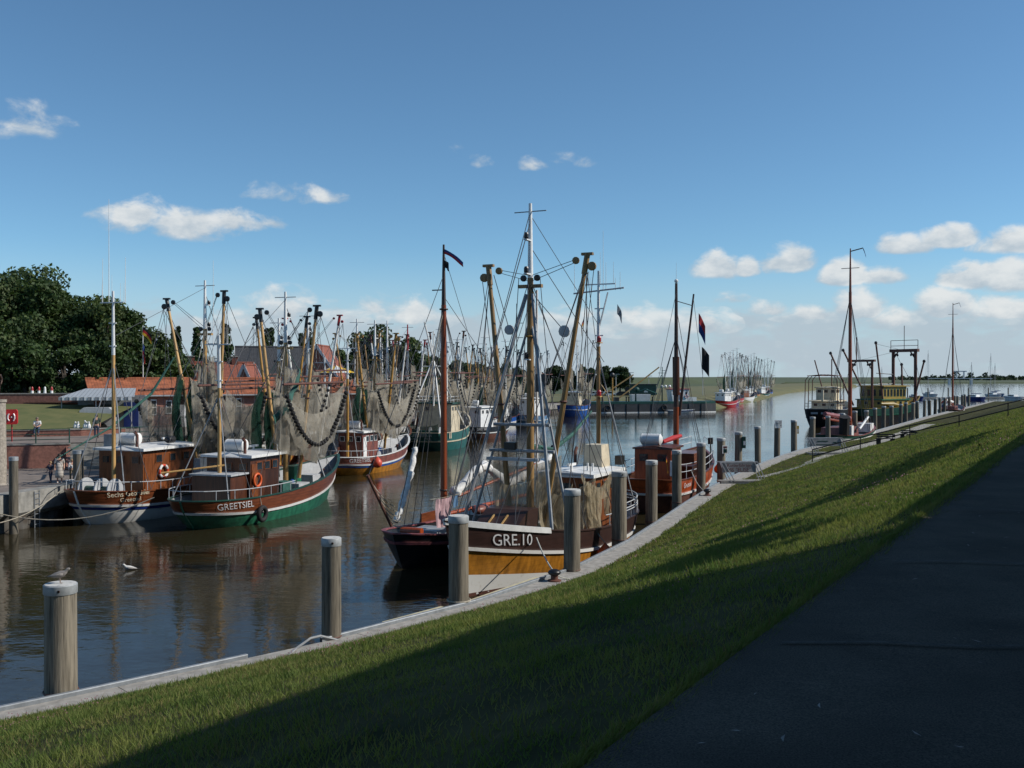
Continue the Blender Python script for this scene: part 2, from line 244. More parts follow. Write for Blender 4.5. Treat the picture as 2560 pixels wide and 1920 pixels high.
# ------------------------------------------------------------ mesh helpers
def V(*a): return Vector(a)
class MB:
    def __init__(s): s.v = []; s.f = []; s.uv = None
    def add(s, vs, fs):
        o = len(s.v); s.v += [tuple(v) for v in vs]; s.f += [tuple(i + o for i in f) for f in fs]; return s
    def box(s, c, sz, rz=0, taper=1.0, rot=None):
        x, y, z = (k / 2 for k in sz); m = rot if rot else Matrix.Rotation(rz, 3, 'Z'); c = Vector(c)
        vs = [m @ Vector((a * x * (taper if d > 0 else 1), b * y * (taper if d > 0 else 1), d * z)) + c for d in (-1, 1) for a, b in ((-1, -1), (1, -1), (1, 1), (-1, 1))]
        return s.add(vs, [(3, 2, 1, 0), (4, 5, 6, 7), (0, 1, 5, 4), (1, 2, 6, 5), (2, 3, 7, 6), (3, 0, 4, 7)])
    def bar(s, a, b, w, h=None):
        a = Vector(a); b = Vector(b); d = b - a; q = d.to_track_quat('X', 'Z').to_matrix()
        return s.box((a + b) / 2, (d.length, w, h or w), rot=q)
    def tube(s, pts, r, n=6, cap=True):
        pts = [Vector(p) for p in pts]; k = len(pts); rs = r if isinstance(r, (list, tuple)) else [r] * k; o = len(s.v); u = None
        for i, p in enumerate(pts):
            t = (pts[min(i + 1, k - 1)] - pts[max(i - 1, 0)])
            t = t.normalized() if t.length > 1e-9 else Vector((0, 0, 1))
            if u is None: u = t.orthogonal().normalized()
            u = (u - t * u.dot(t)); u = u.normalized() if u.length > 1e-6 else t.orthogonal().normalized(); w = t.cross(u)
            for j in range(n):
                a = 2 * math.pi * j / n; s.v.append(tuple(p + (u * math.cos(a) + w * math.sin(a)) * rs[i]))
        for i in range(k - 1):
            for j in range(n): s.f.append((o + i * n + j, o + i * n + (j + 1) % n, o + (i + 1) * n + (j + 1) % n, o + (i + 1) * n + j))
        if cap: s.f.append(tuple(o + j for j in reversed(range(n)))); s.f.append(tuple(o + (k - 1) * n + j for j in range(n)))
        return s
    def lathe(s, prof, c=(0, 0, 0), n=16, axis='Z'):
        o = len(s.v); c = Vector(c)
        for r, h in prof:
            for j in range(n):
                a = 2 * math.pi * j / n; p = (r * math.cos(a), r * math.sin(a), h)
                p = {'Z': p, 'X': (p[2], p[0], p[1]), 'Y': (p[0], p[2], p[1])}[axis]
                s.v.append(tuple(Vector(p) + c))
        k = len(prof)
        for i in range(k - 1):
            for j in range(n): s.f.append((o + i * n + j, o + i * n + (j + 1) % n, o + (i + 1) * n + (j + 1) % n, o + (i + 1) * n + j))
        s.f.append(tuple(o + j for j in reversed(range(n)))); s.f.append(tuple(o + (k - 1) * n + j for j in range(n))); return s
    def ball(s, c, r, n=8, sq=(1, 1, 1)):
        m = max(4, n // 2 + 1); o = len(s.v); c = Vector(c)
        for i in range(m + 1):
            ph = math.pi * i / m
            for j in range(n):
                a = 2 * math.pi * j / n; s.v.append((c.x + r * sq[0] * math.sin(ph) * math.cos(a), c.y + r * sq[1] * math.sin(ph) * math.sin(a), c.z + r * sq[2] * math.cos(ph)))
        for i in range(m):
            for j in range(n): s.f.append((o + i * n + j, o + (i + 1) * n + j, o + (i + 1) * n + (j + 1) % n, o + i * n + (j + 1) % n))
        return s
    def torus(s, c, R_, r, axis='X', n=18, k=7):
        o = len(s.v); c = Vector(c)
        for i in range(n):
            a = 2 * math.pi * i / n
            for j in range(k):
                b = 2 * math.pi * j / k; rr = R_ + r * math.cos(b); p = (rr * math.cos(a), rr * math.sin(a), r * math.sin(b))
                p = {'Z': p, 'X': (p[2], p[0], p[1]), 'Y': (p[0], p[2], p[1])}[axis]; s.v.append(tuple(Vector(p) + c))
        for i in range(n):
            for j in range(k): s.f.append((o + i * k + j, o + ((i + 1) % n) * k + j, o + ((i + 1) % n) * k + (j + 1) % k, o + i * k + (j + 1) % k))
        return s
    def grid(s, rows, close=False):
        o = len(s.v); nu = len(rows[0])
        for r in rows: s.v += [tuple(p) for p in r]
        for i in range(len(rows) - 1):
            for j in range(nu - 1): s.f.append((o + i * nu + j, o + i * nu + j + 1, o + (i + 1) * nu + j + 1, o + (i + 1) * nu + j))
        s.uv = (len(rows), nu); return s
    def prism(s, poly, y0, y1, axis='Y'):
        n = len(poly); o = len(s.v)
        for y in (y0, y1):
            for a, b in poly: s.v.append({'Y': (a, y, b), 'X': (y, a, b), 'Z': (a, b, y)}[axis])
        s.f.append(tuple(o + i for i in range(n))); s.f.append(tuple(o + n + i for i in reversed(range(n))))
        for i in range(n): s.f.append((o + i, o + (i + 1) % n, o + n + (i + 1) % n, o + n + i))
        return s
    def mesh(s, name, m, smooth=False, fix=True):
        me = bpy.data.meshes.new(name); me.from_pydata(s.v, [], s.f)
        if s.uv and s.uv[0] * s.uv[1] == len(s.v):
            nr, nu = s.uv; uvl = me.uv_layers.new(name='UVMap'); a = np.zeros(len(me.loops) * 2, np.float32); vi = np.zeros(len(me.loops), np.int32); me.loops.foreach_get('vertex_index', vi)
            a[0::2] = (vi % nu) / (nu - 1); a[1::2] = (vi // nu) / max(1, nr - 1); uvl.data.foreach_set('uv', a)
        if m: me.materials.append(m)
        if fix and len(s.f) < 4000:
            import bmesh
            bm = bmesh.new(); bm.from_mesh(me); bmesh.ops.recalc_face_normals(bm, faces=bm.faces); bm.to_mesh(me); bm.free()
        if smooth:
            me.polygons.foreach_set('use_smooth', [True] * len(me.polygons))
            if smooth != 'all': me.set_sharp_from_angle(angle=R(40))
        return me
    def build(s, name, m, parent=None, smooth=False, fix=True):
        return link(name, s.mesh(name, m, smooth, fix), parent)
def link(name, me, parent=None):
    o = bpy.data.objects.new(name, me); COL.objects.link(o)
    if parent is not None: o.parent = parent
    return o
def tag(o, label, cat, group=None, kind=None):
    o['label'] = label; o['category'] = cat
    if group: o['group'] = group
    if kind: o['kind'] = kind
    return o
def struct(o, label=None):
    o['kind'] = 'structure'
    if label: o['label'] = label
    return o
def thing(name, label, cat, loc=(0, 0, 0), rz=0.0, group=None):
    o = bpy.data.objects.new(name, None); COL.objects.link(o); o.location = loc; o.rotation_euler = (0, 0, rz); o.empty_display_size = .3
    return tag(o, label, cat, group)
def line(p, a, b, r=.018, m=None, name='stay', sag=0.0, n=4):
    a = Vector(a); b = Vector(b)
    pts = [a, b] if not sag else [a.lerp(b, t) - Vector((0, 0, sag * 4 * t * (1 - t))) for t in [i / 8 for i in range(9)]]
    return MB().tube(pts, r, n, cap=False).build(name, m or WIRE, p, fix=False)
def text_geo(body, size):
    cu = bpy.data.curves.new('t', 'FONT'); cu.body = body; cu.size = size; cu.align_x = 'CENTER'; cu.align_y = 'CENTER'; cu.resolution_u = 3
    o = bpy.data.objects.new('t', cu); COL.objects.link(o); dg = bpy.context.evaluated_depsgraph_get(); dg.update()
    me = bpy.data.meshes.new_from_object(o.evaluated_get(dg)); bpy.data.objects.remove(o)
    vs = [v.co.copy() for v in me.vertices]; fs = [tuple(p.vertices) for p in me.polygons]; bpy.data.meshes.remove(me); return vs, fs
def flat_text(p, body, size, org, ux, uy, m, name='lettering', bold=0.0):
    vs, fs = text_geo(body, size); org = Vector(org); ux = Vector(ux).normalized(); uy = Vector(uy).normalized()
    b = MB().add([org + ux * v.x + uy * v.y for v in vs], fs); return b.build(name, m, p, fix=False)
def px(x, y, z):                                # a photo pixel on a level z -> a point of the place
    Y = (CAM_H - z) * F / (y - YH); return V((x - 1280) / F * Y, Y, z)
def pd(x, y, Y):                                # a photo pixel at a known distance
    return V((x - 1280) / F * Y, Y, CAM_H - (y - YH) * Y / F)

# ------------------------------------------------------------ the setting
QUAY_Z, CROWN_Z = 1.2, 6.62
KQ = 1.183
POSTS = [(-8.55, 18.9), (-4.15, 22.9), (-1.40, 26.3), (1.84, 30.8), (3.93, 36.5), (5.72, 41.0), (7.80, 47.2), (10.0, 53.0), (12.2, 58.2), (14.3, 63.2), (17.0, 69.0), (20.0, 75.5), (22.7, 80.4), (25.6, 85.3), (28.6, 90.3), (31.4, 95.1),
         (34.3, 99.9), (37.2, 105.2), (40.2, 110.6), (42.9, 115.5), (46.0, 121.0), (49.0, 126.2), (51.8, 131.4), (54.7, 136.5), (57.3, 141.2), (60.6, 147.0), (63.7, 152.4), (66.4, 157.0), (69.6, 162.5), (72.3, 167.2), (75.5, 172.5), (78.6, 177.8), (81.4, 182.6), (84.4, 187.6), (87.2, 192.4), (90.2, 197.6)]
POSTS = [(x * KQ, y * KQ) for x, y in POSTS]
def quay_curve():
    # posts stand just outside the nosing
    pts = [Vector((-8.55 - 4.4 * k, 18.9 - 4.0 * k)) * KQ for k in (5, 4, 3, 2, 1)] + [Vector(p) for p in POSTS] + [Vector((90.2 + 3 * k, 197.6 + 5.2 * k)) * KQ for k in range(1, 9)]
    for _ in range(1):                          # smooth the measured points a little
        pts = [pts[0]] + [pts[i] * .5 + (pts[i - 1] + pts[i + 1]) * .25 for i in range(1, len(pts) - 1)] + [pts[-1]]
    t0 = [(pts[min(i + 1, len(pts) - 1)] - pts[max(i - 1, 0)]).normalized() for i in range(len(pts))]; pts = [p + Vector((t.y, -t.x)) * .10 for p, t in zip(pts, t0)]; nrm = []
    for i in range(len(pts)):
        t = (pts[min(i + 1, len(pts) - 1)] - pts[max(i - 1, 0)]).normalized(); nrm.append(Vector((t.y, -t.x)))
    return pts, nrm
QP, QN = quay_curve()
ED = Vector((.515, .857)).normalized(); E0 = Vector((.32, 4.25)); EN = Vector((ED.y, -ED.x))
def dense(pts, nrm, step):
    out = []
    for i in range(len(pts) - 1):
        k = max(1, int((pts[i + 1] - pts[i]).length / step))
        for j in range(k):
            t = j / k; out.append((pts[i].lerp(pts[i + 1], t), nrm[i].lerp(nrm[i + 1], t).normalized()))
    out.append((pts[-1], nrm[-1])); return out
QD = dense(QP, QN, 1.0)
def quay_at(Y):
    best = min(QD, key=lambda q: abs(q[0].y - Y)); return best
W_Q = .86                                      # coping width
def slope_pt(q, n, t):
    a = q + n * (.32 + W_Q); s = (a - E0).dot(ED) + 1.5; e = E0 + ED * s
    p = a.lerp(e, t); f = 0.0
    berm = min(.24, max(0.0, (q.y - 53) / 70 * .24))
    f = max(0, (t - berm) / (1 - berm))
    z = QUAY_Z - .03 + (CROWN_Z - QUAY_Z + .0) * f + .05 * math.sin(p.x * .9) * math.sin(p.y * .7) * math.sin(math.pi * t) + .09 * math.sin(p.x * .31 + 2) * math.sin(p.y * .23) * math.sin(math.pi * t)
    return V(p.x, p.y, z)
TS = [i / 24 for i in range(25)]
b = MB().grid([[slope_pt(q, n, t) for t in TS] for q, n in QD]); o = b.build('ground', TURF, smooth='all', fix=False); struct(o, 'grassy dike slope running down to the near quay')
# path on the dike crown, with a thickness of its own
rows = []
for s in [-40 + 6 * i for i in range(70)]:
    e = E0 + ED * s; rows.append([V(e.x, e.y, CROWN_Z - .2), V(e.x, e.y, CROWN_Z + .03)] + [V(*(e + EN * d), CROWN_Z + .035 + .02 * math.sin(s * .7 + d)) for d in (.03, 1, 2, 3, 4.2)] + [V(*(e + EN * 4.3), CROWN_Z - .2)])
struct(MB().grid(rows).build('path', ASPH, smooth=False, fix=False), 'dark asphalt path along the dike crown in shade')
# ground behind the path carries the houses that shade it
rows = [[V(*(E0 + ED * s + EN * d), CROWN_Z - .05) for d in (4.25, 9, 20, 60)] for s in (-60, 0, 60, 120, 200, 380)]
struct(MB().grid(rows).build('ground_behind_path', TURF, fix=False), 'ground of the house plots behind the dike path')
sm = [(5.4, .3, 4.2, 7.2), (9.5, .1, 4.2, 9.9), (2.2, .2, 4.2, 4.4), (15, .1, 4.2, 15.2), (22, .1, 4.2, 22.1), (31, .1, 4.2, 31.2)]
for s0, d0, d1, s1 in sm:
    pts = [E0 + ED * (s0 + (s1 - s0) * k / 8 + .05 * math.sin(k * 2.2)) + EN * (d0 + (d1 - d0) * k / 8) for k in range(9)]
    struct(MB().grid([[V(*(p + ED * w_), CROWN_Z + .068) for p in pts] for w_ in (0, .035)]).build('path_seam', mat('tar_seam', (.10, .095, .085), .9, .4, 9, spec=.05), fix=False), 'thin pale seam across the dark path')
# water
struct(MB().grid([[V(-500, -60, 0), V(3500, -60, 0)], [V(-500, 4500, 0), V(3500, 4500, 0)]]).build('water', WATER, fix=False), 'dark rippled harbour water')
struct(MB().grid([[V(-7000, -800, -2.5), V(7000, -800, -2.5)], [V(-7000, 8500, -2.5), V(7000, 8500, -2.5)]]).build('sea_bed', TURF, fix=False), 'ground under the water reaching to the horizon')

# near quay: coping slabs one by one, steel edge rail, sheet wall
quay = thing('quay', 'concrete quay edge with steel nosing below the grass slope', 'quay'); quay['kind'] = 'structure'
acc = 0.0; seg = [QD[0]]
def slab(seg, i):
    pts = [q for q in seg]; t0 = (pts[1][0] - pts[0][0]).normalized() * .012; t1 = (pts[-1][0] - pts[-2][0]).normalized() * .012; rows = []
    for k, (q, n) in enumerate(pts):
        o = t0 if k == 0 else (-t1 if k == len(pts) - 1 else Vector((0, 0))); dz = .006 * math.sin(i * 2.3)
        rows.append([V(*(q + o + n * d), QUAY_Z + z + dz) for d, z in ((.30, -.9), (.30, -.02), (.33, .0), (.45 + W_Q, .0), (.45 + W_Q, -.4))])
    m = MB().grid(rows); k = 5; e = (len(rows) - 1) * k; m.f += [(0, 1, 2, 3, 4), (e + 4, e + 3, e + 2, e + 1, e)]; m.build('coping_slab', CONC, quay)
for i in range(1, len(QD)):
    seg.append(QD[i]); acc += (QD[i][0] - QD[i - 1][0]).length
    if acc > 5.6 or i == len(QD) - 1:
        slab(seg, i); seg = [QD[i]]; acc = 0.0
near = [q for q in QD if q[0].y < 243]
def ribbon(qs, prof): return MB().grid([[V(*(q + n * d), QUAY_Z + z) for d, z in prof] for q, n in qs])
gap = lambda q: abs((q[0] - Vector((-5.2, 21.9))).length) > .75
A = [q for q in near if q[0].y < 25.5]; Bq = [q for q in near if q[0].y > 26.4]
for part in (A, Bq):
    ribbon(part, [(.26, -.35), (.26, .09), (.27, .11), (.36, .11), (.37, .09), (.37, -.01)]).build('steel_nosing', STEEL, quay)
ribbon(near, [(.36, -2.6), (.36, -.3)]).build('sheet_pile_wall', SHEET, quay)

# left quay and terraces ------------------------------------------------------------
LQ = [Vector(p) for p in ((-41, -14), (-33.2, 22), (-26.75, 51.9), (-25.5, 57.4), (-22.9, 70), (-20.4, 83), (-17.4, 98), (-14.4, 112), (-11.6, 128), (-8.5, 145), (-4.6, 165), (-.5, 185), (4.5, 206), (9, 222), (15, 233))]
LZ = 2.05
def lx(Y):
    for a, c in zip(LQ, LQ[1:]):
        if a.y <= Y <= c.y: return a.x + (c.x - a.x) * (Y - a.y) / (c.y - a.y)
    return LQ[-1].x
rows = [[V(lx(Y) - .6, Y, LZ - .01)] + [V(lx(Y) - d, Y, LZ - .01 + (.0 if d < 60 else .4)) for d in (6, 14, 30, 80, 300)] for Y in list(range(-14, 232, 6)) + [232.9]]
struct(MB().grid(rows).build('quay_pavement', PAVE, fix=False), 'brick-paved quay on the far side of the basin')
lq = thing('quay', 'concrete-capped sheet pile quay wall by the moored cutters', 'quay'); lq['kind'] = 'structure'
for a, c in zip(LQ, LQ[1:]):
    L_ = (c - a).length; k = max(1, round(L_ / 5)); d = (c - a) / k; t = (c - a).normalized(); nn = Vector((-t.y, t.x))
    if c.y < 20: continue
    for i in range(k):
        p = a + d * i; q = p + d * .985; m = MB()
        m.add([V(*(v + nn * w), z) for v in (p, q) for w, z in ((0, .95), (0, LZ), (.9, LZ + .004), (.9, .95), (.25, .7))], [(0, 1, 6, 5), (1, 2, 7, 6), (4, 0, 5, 9), (0, 4, 3, 2, 1), (5, 6, 7, 8, 9)]).build('cap_beam', CONC2, lq)
    m = MB(); kk = max(2, int(L_ / .6)); row = []
    for i in range(kk * 2 + 1):
        p = a.lerp(c, i / (kk * 2)) + nn * (.22 + (.14 if (i // 1) % 4 in (1, 2) else 0)); row.append(p)
    MB().grid([[V(*p, -1.5) for p in row], [V(*p, 1.0) for p in row]]).build('sheet_piles', SHEET, lq)
# ladder on the quay wall
lad = thing('quay_ladder', 'steel ladder let into the quay wall beside the white-hulled cutter', 'ladder', (-26.1, 54.8, 0))
for s in (-.2, .2): MB().tube([(.05 + s * .2, s, -.3), (.05 + s * .2, s, 2.0)], .025).build('stile', STEEL, lad)
for i in range(8): MB().tube([(.0, -.2, -.1 + i * .28), (.1, .2, -.1 + i * .28)], .018).build('rung', STEEL, lad)

# terraces: lower brick wall, upper walk, steps, low wall, lawn, top wall
TZ = 3.62
tw = thing('retaining_wall', 'low red brick retaining wall below the upper harbour walk', 'wall')
def wallseg(p, a, c, z0, z1, th, m, name='wall_section', cope=None):
    a = Vector(a); c = Vector(c); t = (c - a).normalized(); nn = Vector((-t.y, t.x)) * th
    mb = MB(); mb.add([V(*v, z) for z in (z0, z1) for v in (a, c, c + nn, a + nn)], [(3, 2, 1, 0), (4, 5, 6, 7), (0, 1, 5, 4), (1, 2, 6, 5), (2, 3, 7, 6), (3, 0, 4, 7)]); o = mb.build(name, m, p)
    if cope:
        e = t * .03; mb = MB(); n2 = nn * 1.25; s0 = -nn * .12
        mb.add([V(*v, z) for z in (z1 + .003, z1 + .09) for v in (a - e + s0, c + e + s0, c + e + n2, a - e + n2)], [(3, 2, 1, 0), (4, 5, 6, 7), (0, 1, 5, 4), (1, 2, 6, 5), (2, 3, 7, 6), (3, 0, 4, 7)]).build('coping', cope, p)
    return o
A1 = V(-46, 60.5, 0); A2 = V(-30.1, 69.4, 0)
wallseg(tw, (-46, 62.5), (-30.3, 68.5), LZ - .1, TZ, .4, BRICK, cope=CONC2)
wallseg(tw, (-27.5, 70.0), (-24.6, 73.0), LZ - .1, TZ, .4, BRICK, cope=CONC2)
struct(MB().add([V(-46, 62.8, TZ + .09), V(-30.3, 68.75, TZ + .09), V(-27.5, 70.2, TZ + .09), V(-24.6, 73.2, TZ + .09), V(-22.5, 82, TZ + .09), V(-26, 92, TZ + .09), V(-60, 92, TZ + .09), V(-60, 62.8, TZ + .09)], [tuple(range(8))]).build('upper_walk', PAVE), 'paved upper walk above the brick retaining wall')
st = thing('stairs', 'grey stone steps climbing between brick walls to the upper walk', 'stairs', (-28.95, 68.9, LZ), math.atan2(1.3, 3.0))
for i in range(8):
    MB().box((0, .34 * i - 1.9, .1 + .2 * i), (3.0, .37, .2)).build('step', CONC2, st)
    MB().box((0, .34 * i - 1.9 + .5, .1 + .2 * i - .1), (2.9, .9, .18)).build('riser', BRICKD, st)
for s in (-1, 1):
    MB().prism([(-2.2, .0), (.9, 0), (.9, 1.62), (.55, 1.62), (-2.2, .12)], s * 1.5 - .12, s * 1.5 + .12, 'X').build('cheek_wall', BRICK, st)
# railing on the upper walk
rl = thing('railing', 'dark iron railing along the upper walk above the brick wall', 'railing')
ra, rb_ = Vector((-46, 62.7)), Vector((-30.4, 68.65)); k = 9
for i in range(k):
    p = ra.lerp(rb_, i / (k - 1)); MB().tube([(p.x, p.y, TZ + .05), (p.x, p.y, TZ + 1.08)], .045).build('post', GREEND, rl)
for h in (.35, .70, 1.05): MB().tube([(ra.x, ra.y, TZ + h), (rb_.x, rb_.y, TZ + h)], .028).build('rail', GREEND, rl)
rl = thing('railing', 'short dark iron railing at the head of the stone steps', 'railing')
ra, rb_ = Vector((-27.5, 70.25)), Vector((-24.6, 73.25)); k = 4
for i in range(k):
    p = ra.lerp(rb_, i / (k - 1)); MB().tube([(p.x, p.y, TZ + .05), (p.x, p.y, TZ + 1.08)], .045).build('post', GREEND, rl)
for h in (.35, .70, 1.05): MB().tube([(ra.x, ra.y, TZ + h), (rb_.x, rb_.y, TZ + h)], .028).build('rail', GREEND, rl)
# seat wall, lawn, top wall
sw = thing('seat_wall', 'low brick seat wall edging the lawn above the railing', 'wall')
wallseg(sw, (-52, 70.5), (-33.0, 76.6), TZ, TZ + .55, .4, BRICK, cope=CONC2)
wallseg(sw, (-33.0, 76.6), (-30.4, 78.6), TZ, TZ + .55, .4, BRICK, cope=CONC2)
rows = [[V(-56, 71 + y * .9, z), V(-44, 73.5 + y, z), V(-36.5, 76 + y, z), V(-33, 77 + y * 1.0, z - .1 * (y > 3))] for y, z in ((0, TZ + .5), (2.5, TZ + .8), (6, TZ + 1.5), (10, TZ + 2.1), (13, TZ + 2.3))]
struct(MB().grid(rows).build('lawn', LAWN, smooth='all', fix=False), 'sloping dry lawn between the seat wall and the top wall')
rows = [[V(-240, y, 6.0), V(-60, y, 6.0), V(-37.5, y, 6.0)] for y in (86.5, 100, 180)]
struct(MB().grid(rows).build('village_ground', TURF, fix=False), 'ground under the trees behind the top wall')
tw2 = thing('top_wall', 'long brick wall below the dark trees, with a pale coping', 'wall')
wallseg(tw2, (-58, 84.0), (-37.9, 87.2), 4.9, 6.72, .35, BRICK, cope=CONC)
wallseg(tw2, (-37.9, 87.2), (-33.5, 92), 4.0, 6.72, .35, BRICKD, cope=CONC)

# ------------------------------------------------------------ boats
TT = [0, .003, .012, .03, .055, .085, .12, .16, .21, .27, .34, .42, .5, .57, .64, .7, .76, .81, .86, .9, .935, .965, .985, .996, 1.0]
TTL = TT[::2]
class Hull:
    def __init__(s, L=16.5, B=5.0, top=(2.8, 1.5, 1.75), strake=(1.75, .72, .95), rake=1.6, over=1.5, n=2.0, p=2.3, tb=.52, ts=.24, flare=(.5, .1, .34), wall=.78, lod=0):
        s.L, s.B, s.top, s.str, s.rake, s.over, s.n, s.p, s.tb, s.ts, s.fl, s.wall, s.lod = L, B, top, strake, rake, over, n, p, tb, ts, flare, wall, lod
    def ln(s, t, k):
        b, m, st = k; return m + (b - m) * max(0, (t - .36) / .64) ** 1.7 + (st - m) * max(0, (.36 - t) / .36) ** 2
    def zt(s, t): return s.ln(t, s.top)
    def zs(s, t): return s.ln(t, s.str)
    def zd(s, t): return s.zt(t) - s.wall - .25 * max(0, (t - .6) / .4)
    def w(s, t):
        a = 1.0
        if t < s.ts: a = max(0, 1 - (1 - t / s.ts) ** s.n) ** (1 / s.n)
        if t > s.tb: a *= max(0, 1 - ((t - s.tb) / (1 - s.tb)) ** s.p)
        return a * (1 - .08 * max(0, (.5 - t) / .5))
    def pt(s, t, z, side, off=0.0):
        def raw(t):
            zz = min(1.25, max(-.4, z / s.zt(t)))
            x0 = s.over * max(0, 1 - zz) ** 1.4; x1 = s.L - s.rake * max(0, 1 - z / s.top[0]) ** 1.1
            fb = s.fl[1] + (s.fl[0] - s.fl[1]) * max(0, (t - .45) / .55) ** 1.3 + (s.fl[2] - s.fl[1]) * max(0, (.4 - t) / .4) ** 2
            y = s.B / 2 * s.w(t) * (1 - fb * max(0, 1 - zz) ** 1.5); return x0 + (x1 - x0) * t, y * side
        x, y = raw(t)
        if off:
            e = 1e-3; x2, y2 = raw(min(1, t + e)); x1_, y1 = raw(max(0, t - e)); d = Vector((x2 - x1_, y2 - y1))
            if t == 0: d = Vector((0, side))
            if t == 1: d = Vector((.35, -side))
            d = d.normalized() if d.length > 1e-9 else Vector((1, 0)); n = Vector((-d.y, d.x)) * side
            x += n.x * off; y += n.y * off
            if t in (0, 1): y = 0
        return V(x, y, z)
    def loop(s): T = TTL if s.lod else TT; return [(t, 1) for t in reversed(T)] + [(t, -1) for t in T[1:]]
    def strip(s, rows):                         # rows: (z function of t, outward offset)
        return MB().grid([[s.pt(t, z(t), sd, off) for t, sd in s.loop()] for z, off in rows])
    def band(s, name, z, h, th, m, p): return s.strip([(lambda t: z(t) + h / 2, .0), (lambda t: z(t) + h / 2, th), (lambda t: z(t) - h / 2, th), (lambda t: z(t) - h / 2, .0)]).build(name, m, p, smooth=True)
    def build(s, p, low, up, strake=None, rail=None, stripe=None, boot=None, deck=None, inner=None, white=None):
        zk = lambda t: -.7
        rows = [(zk, 0), (lambda t: -.15, 0)] + [((lambda k: lambda t: -.15 + (s.zs(t) + .15) * k)(k), 0) for k in (.25, .5, .75, 1)]
        s.strip(rows).build('hull', low, p, smooth=True)
        rows = [((lambda k: lambda t: s.zs(t) + (s.zt(t) - s.zs(t)) * k)(k), 0) for k in (0, .5, 1)]
        s.strip(rows).build('bulwark', up, p, smooth=True)
        s.strip([(s.zt, -.07), (s.zd, -.10)]).build('inner_bulwark', inner or GREY, p, smooth=True)
        s.band('rubbing_strake', s.zs, .13, .07, strake or WHITE, p)
        if stripe: s.band('hull_stripe', lambda t: s.zs(t) - .17, .15, .03, stripe, p)
        if boot: s.band('boot_stripe', lambda t: .02, .22, .012, boot, p)
        if white: s.band('waterline_band', lambda t: white(t) / 2 - .1, 1, .0, WHITED, p)
        s.strip([(s.zt, .05), (lambda t: s.zt(t) + .06, .05), (lambda t: s.zt(t) + .06, -.13), (s.zt, -.13)]).build('cap_rail', rail or WOODH, p, smooth=True)
        if s.n < 2.5 and not s.lod: MB().tube([s.pt(0, z, 1) - V(.03, 0, 0) for z in (-.6, 0, .4, .8, 1.2, s.zt(0))], .06, 6).build('stern_post', low, p)
        T = TTL if s.lod else TT
        MB().grid([[s.pt(t, s.zd(t), 1, -.09) for t in T], [V(s.pt(t, s.zd(t), 1, -.09).x, 0, s.zd(t) + .06) for t in T], [s.pt(t, s.zd(t), -1, -.09) for t in T]]).build('deck', deck or DECK, p)
    def text(s, p, body, size, t0, zc, side, m, name='lettering', slant=0.0, bold=False):
        """letters laid on the hull skin around station t0, reading outward-facing"""
        vs, fs = text_geo(body, size)
        # arc positions along the rail line
        tt = [i / 400 for i in range(401)]; z = zc
        pts = [s.pt(t, z, side, .02) for t in tt]; arc = [0.0]
        for a, c in zip(pts, pts[1:]): arc.append(arc[-1] + (c - a).length)
        a0 = np.interp(t0, tt, arc); sg = 1 if side < 0 else -1; out = []
        for v in vs:
            a = a0 + sg * v.x; zz = zc + v.y
            if a < 0: t = float(np.interp(-a, arc, tt)); sd = -side
            else: t = float(np.interp(a, arc, tt)); sd = side
            out.append(s.pt(t, zz + slant * (t - t0), sd, .028))
        return MB().add(out, fs).build(name, m, p, fix=False)

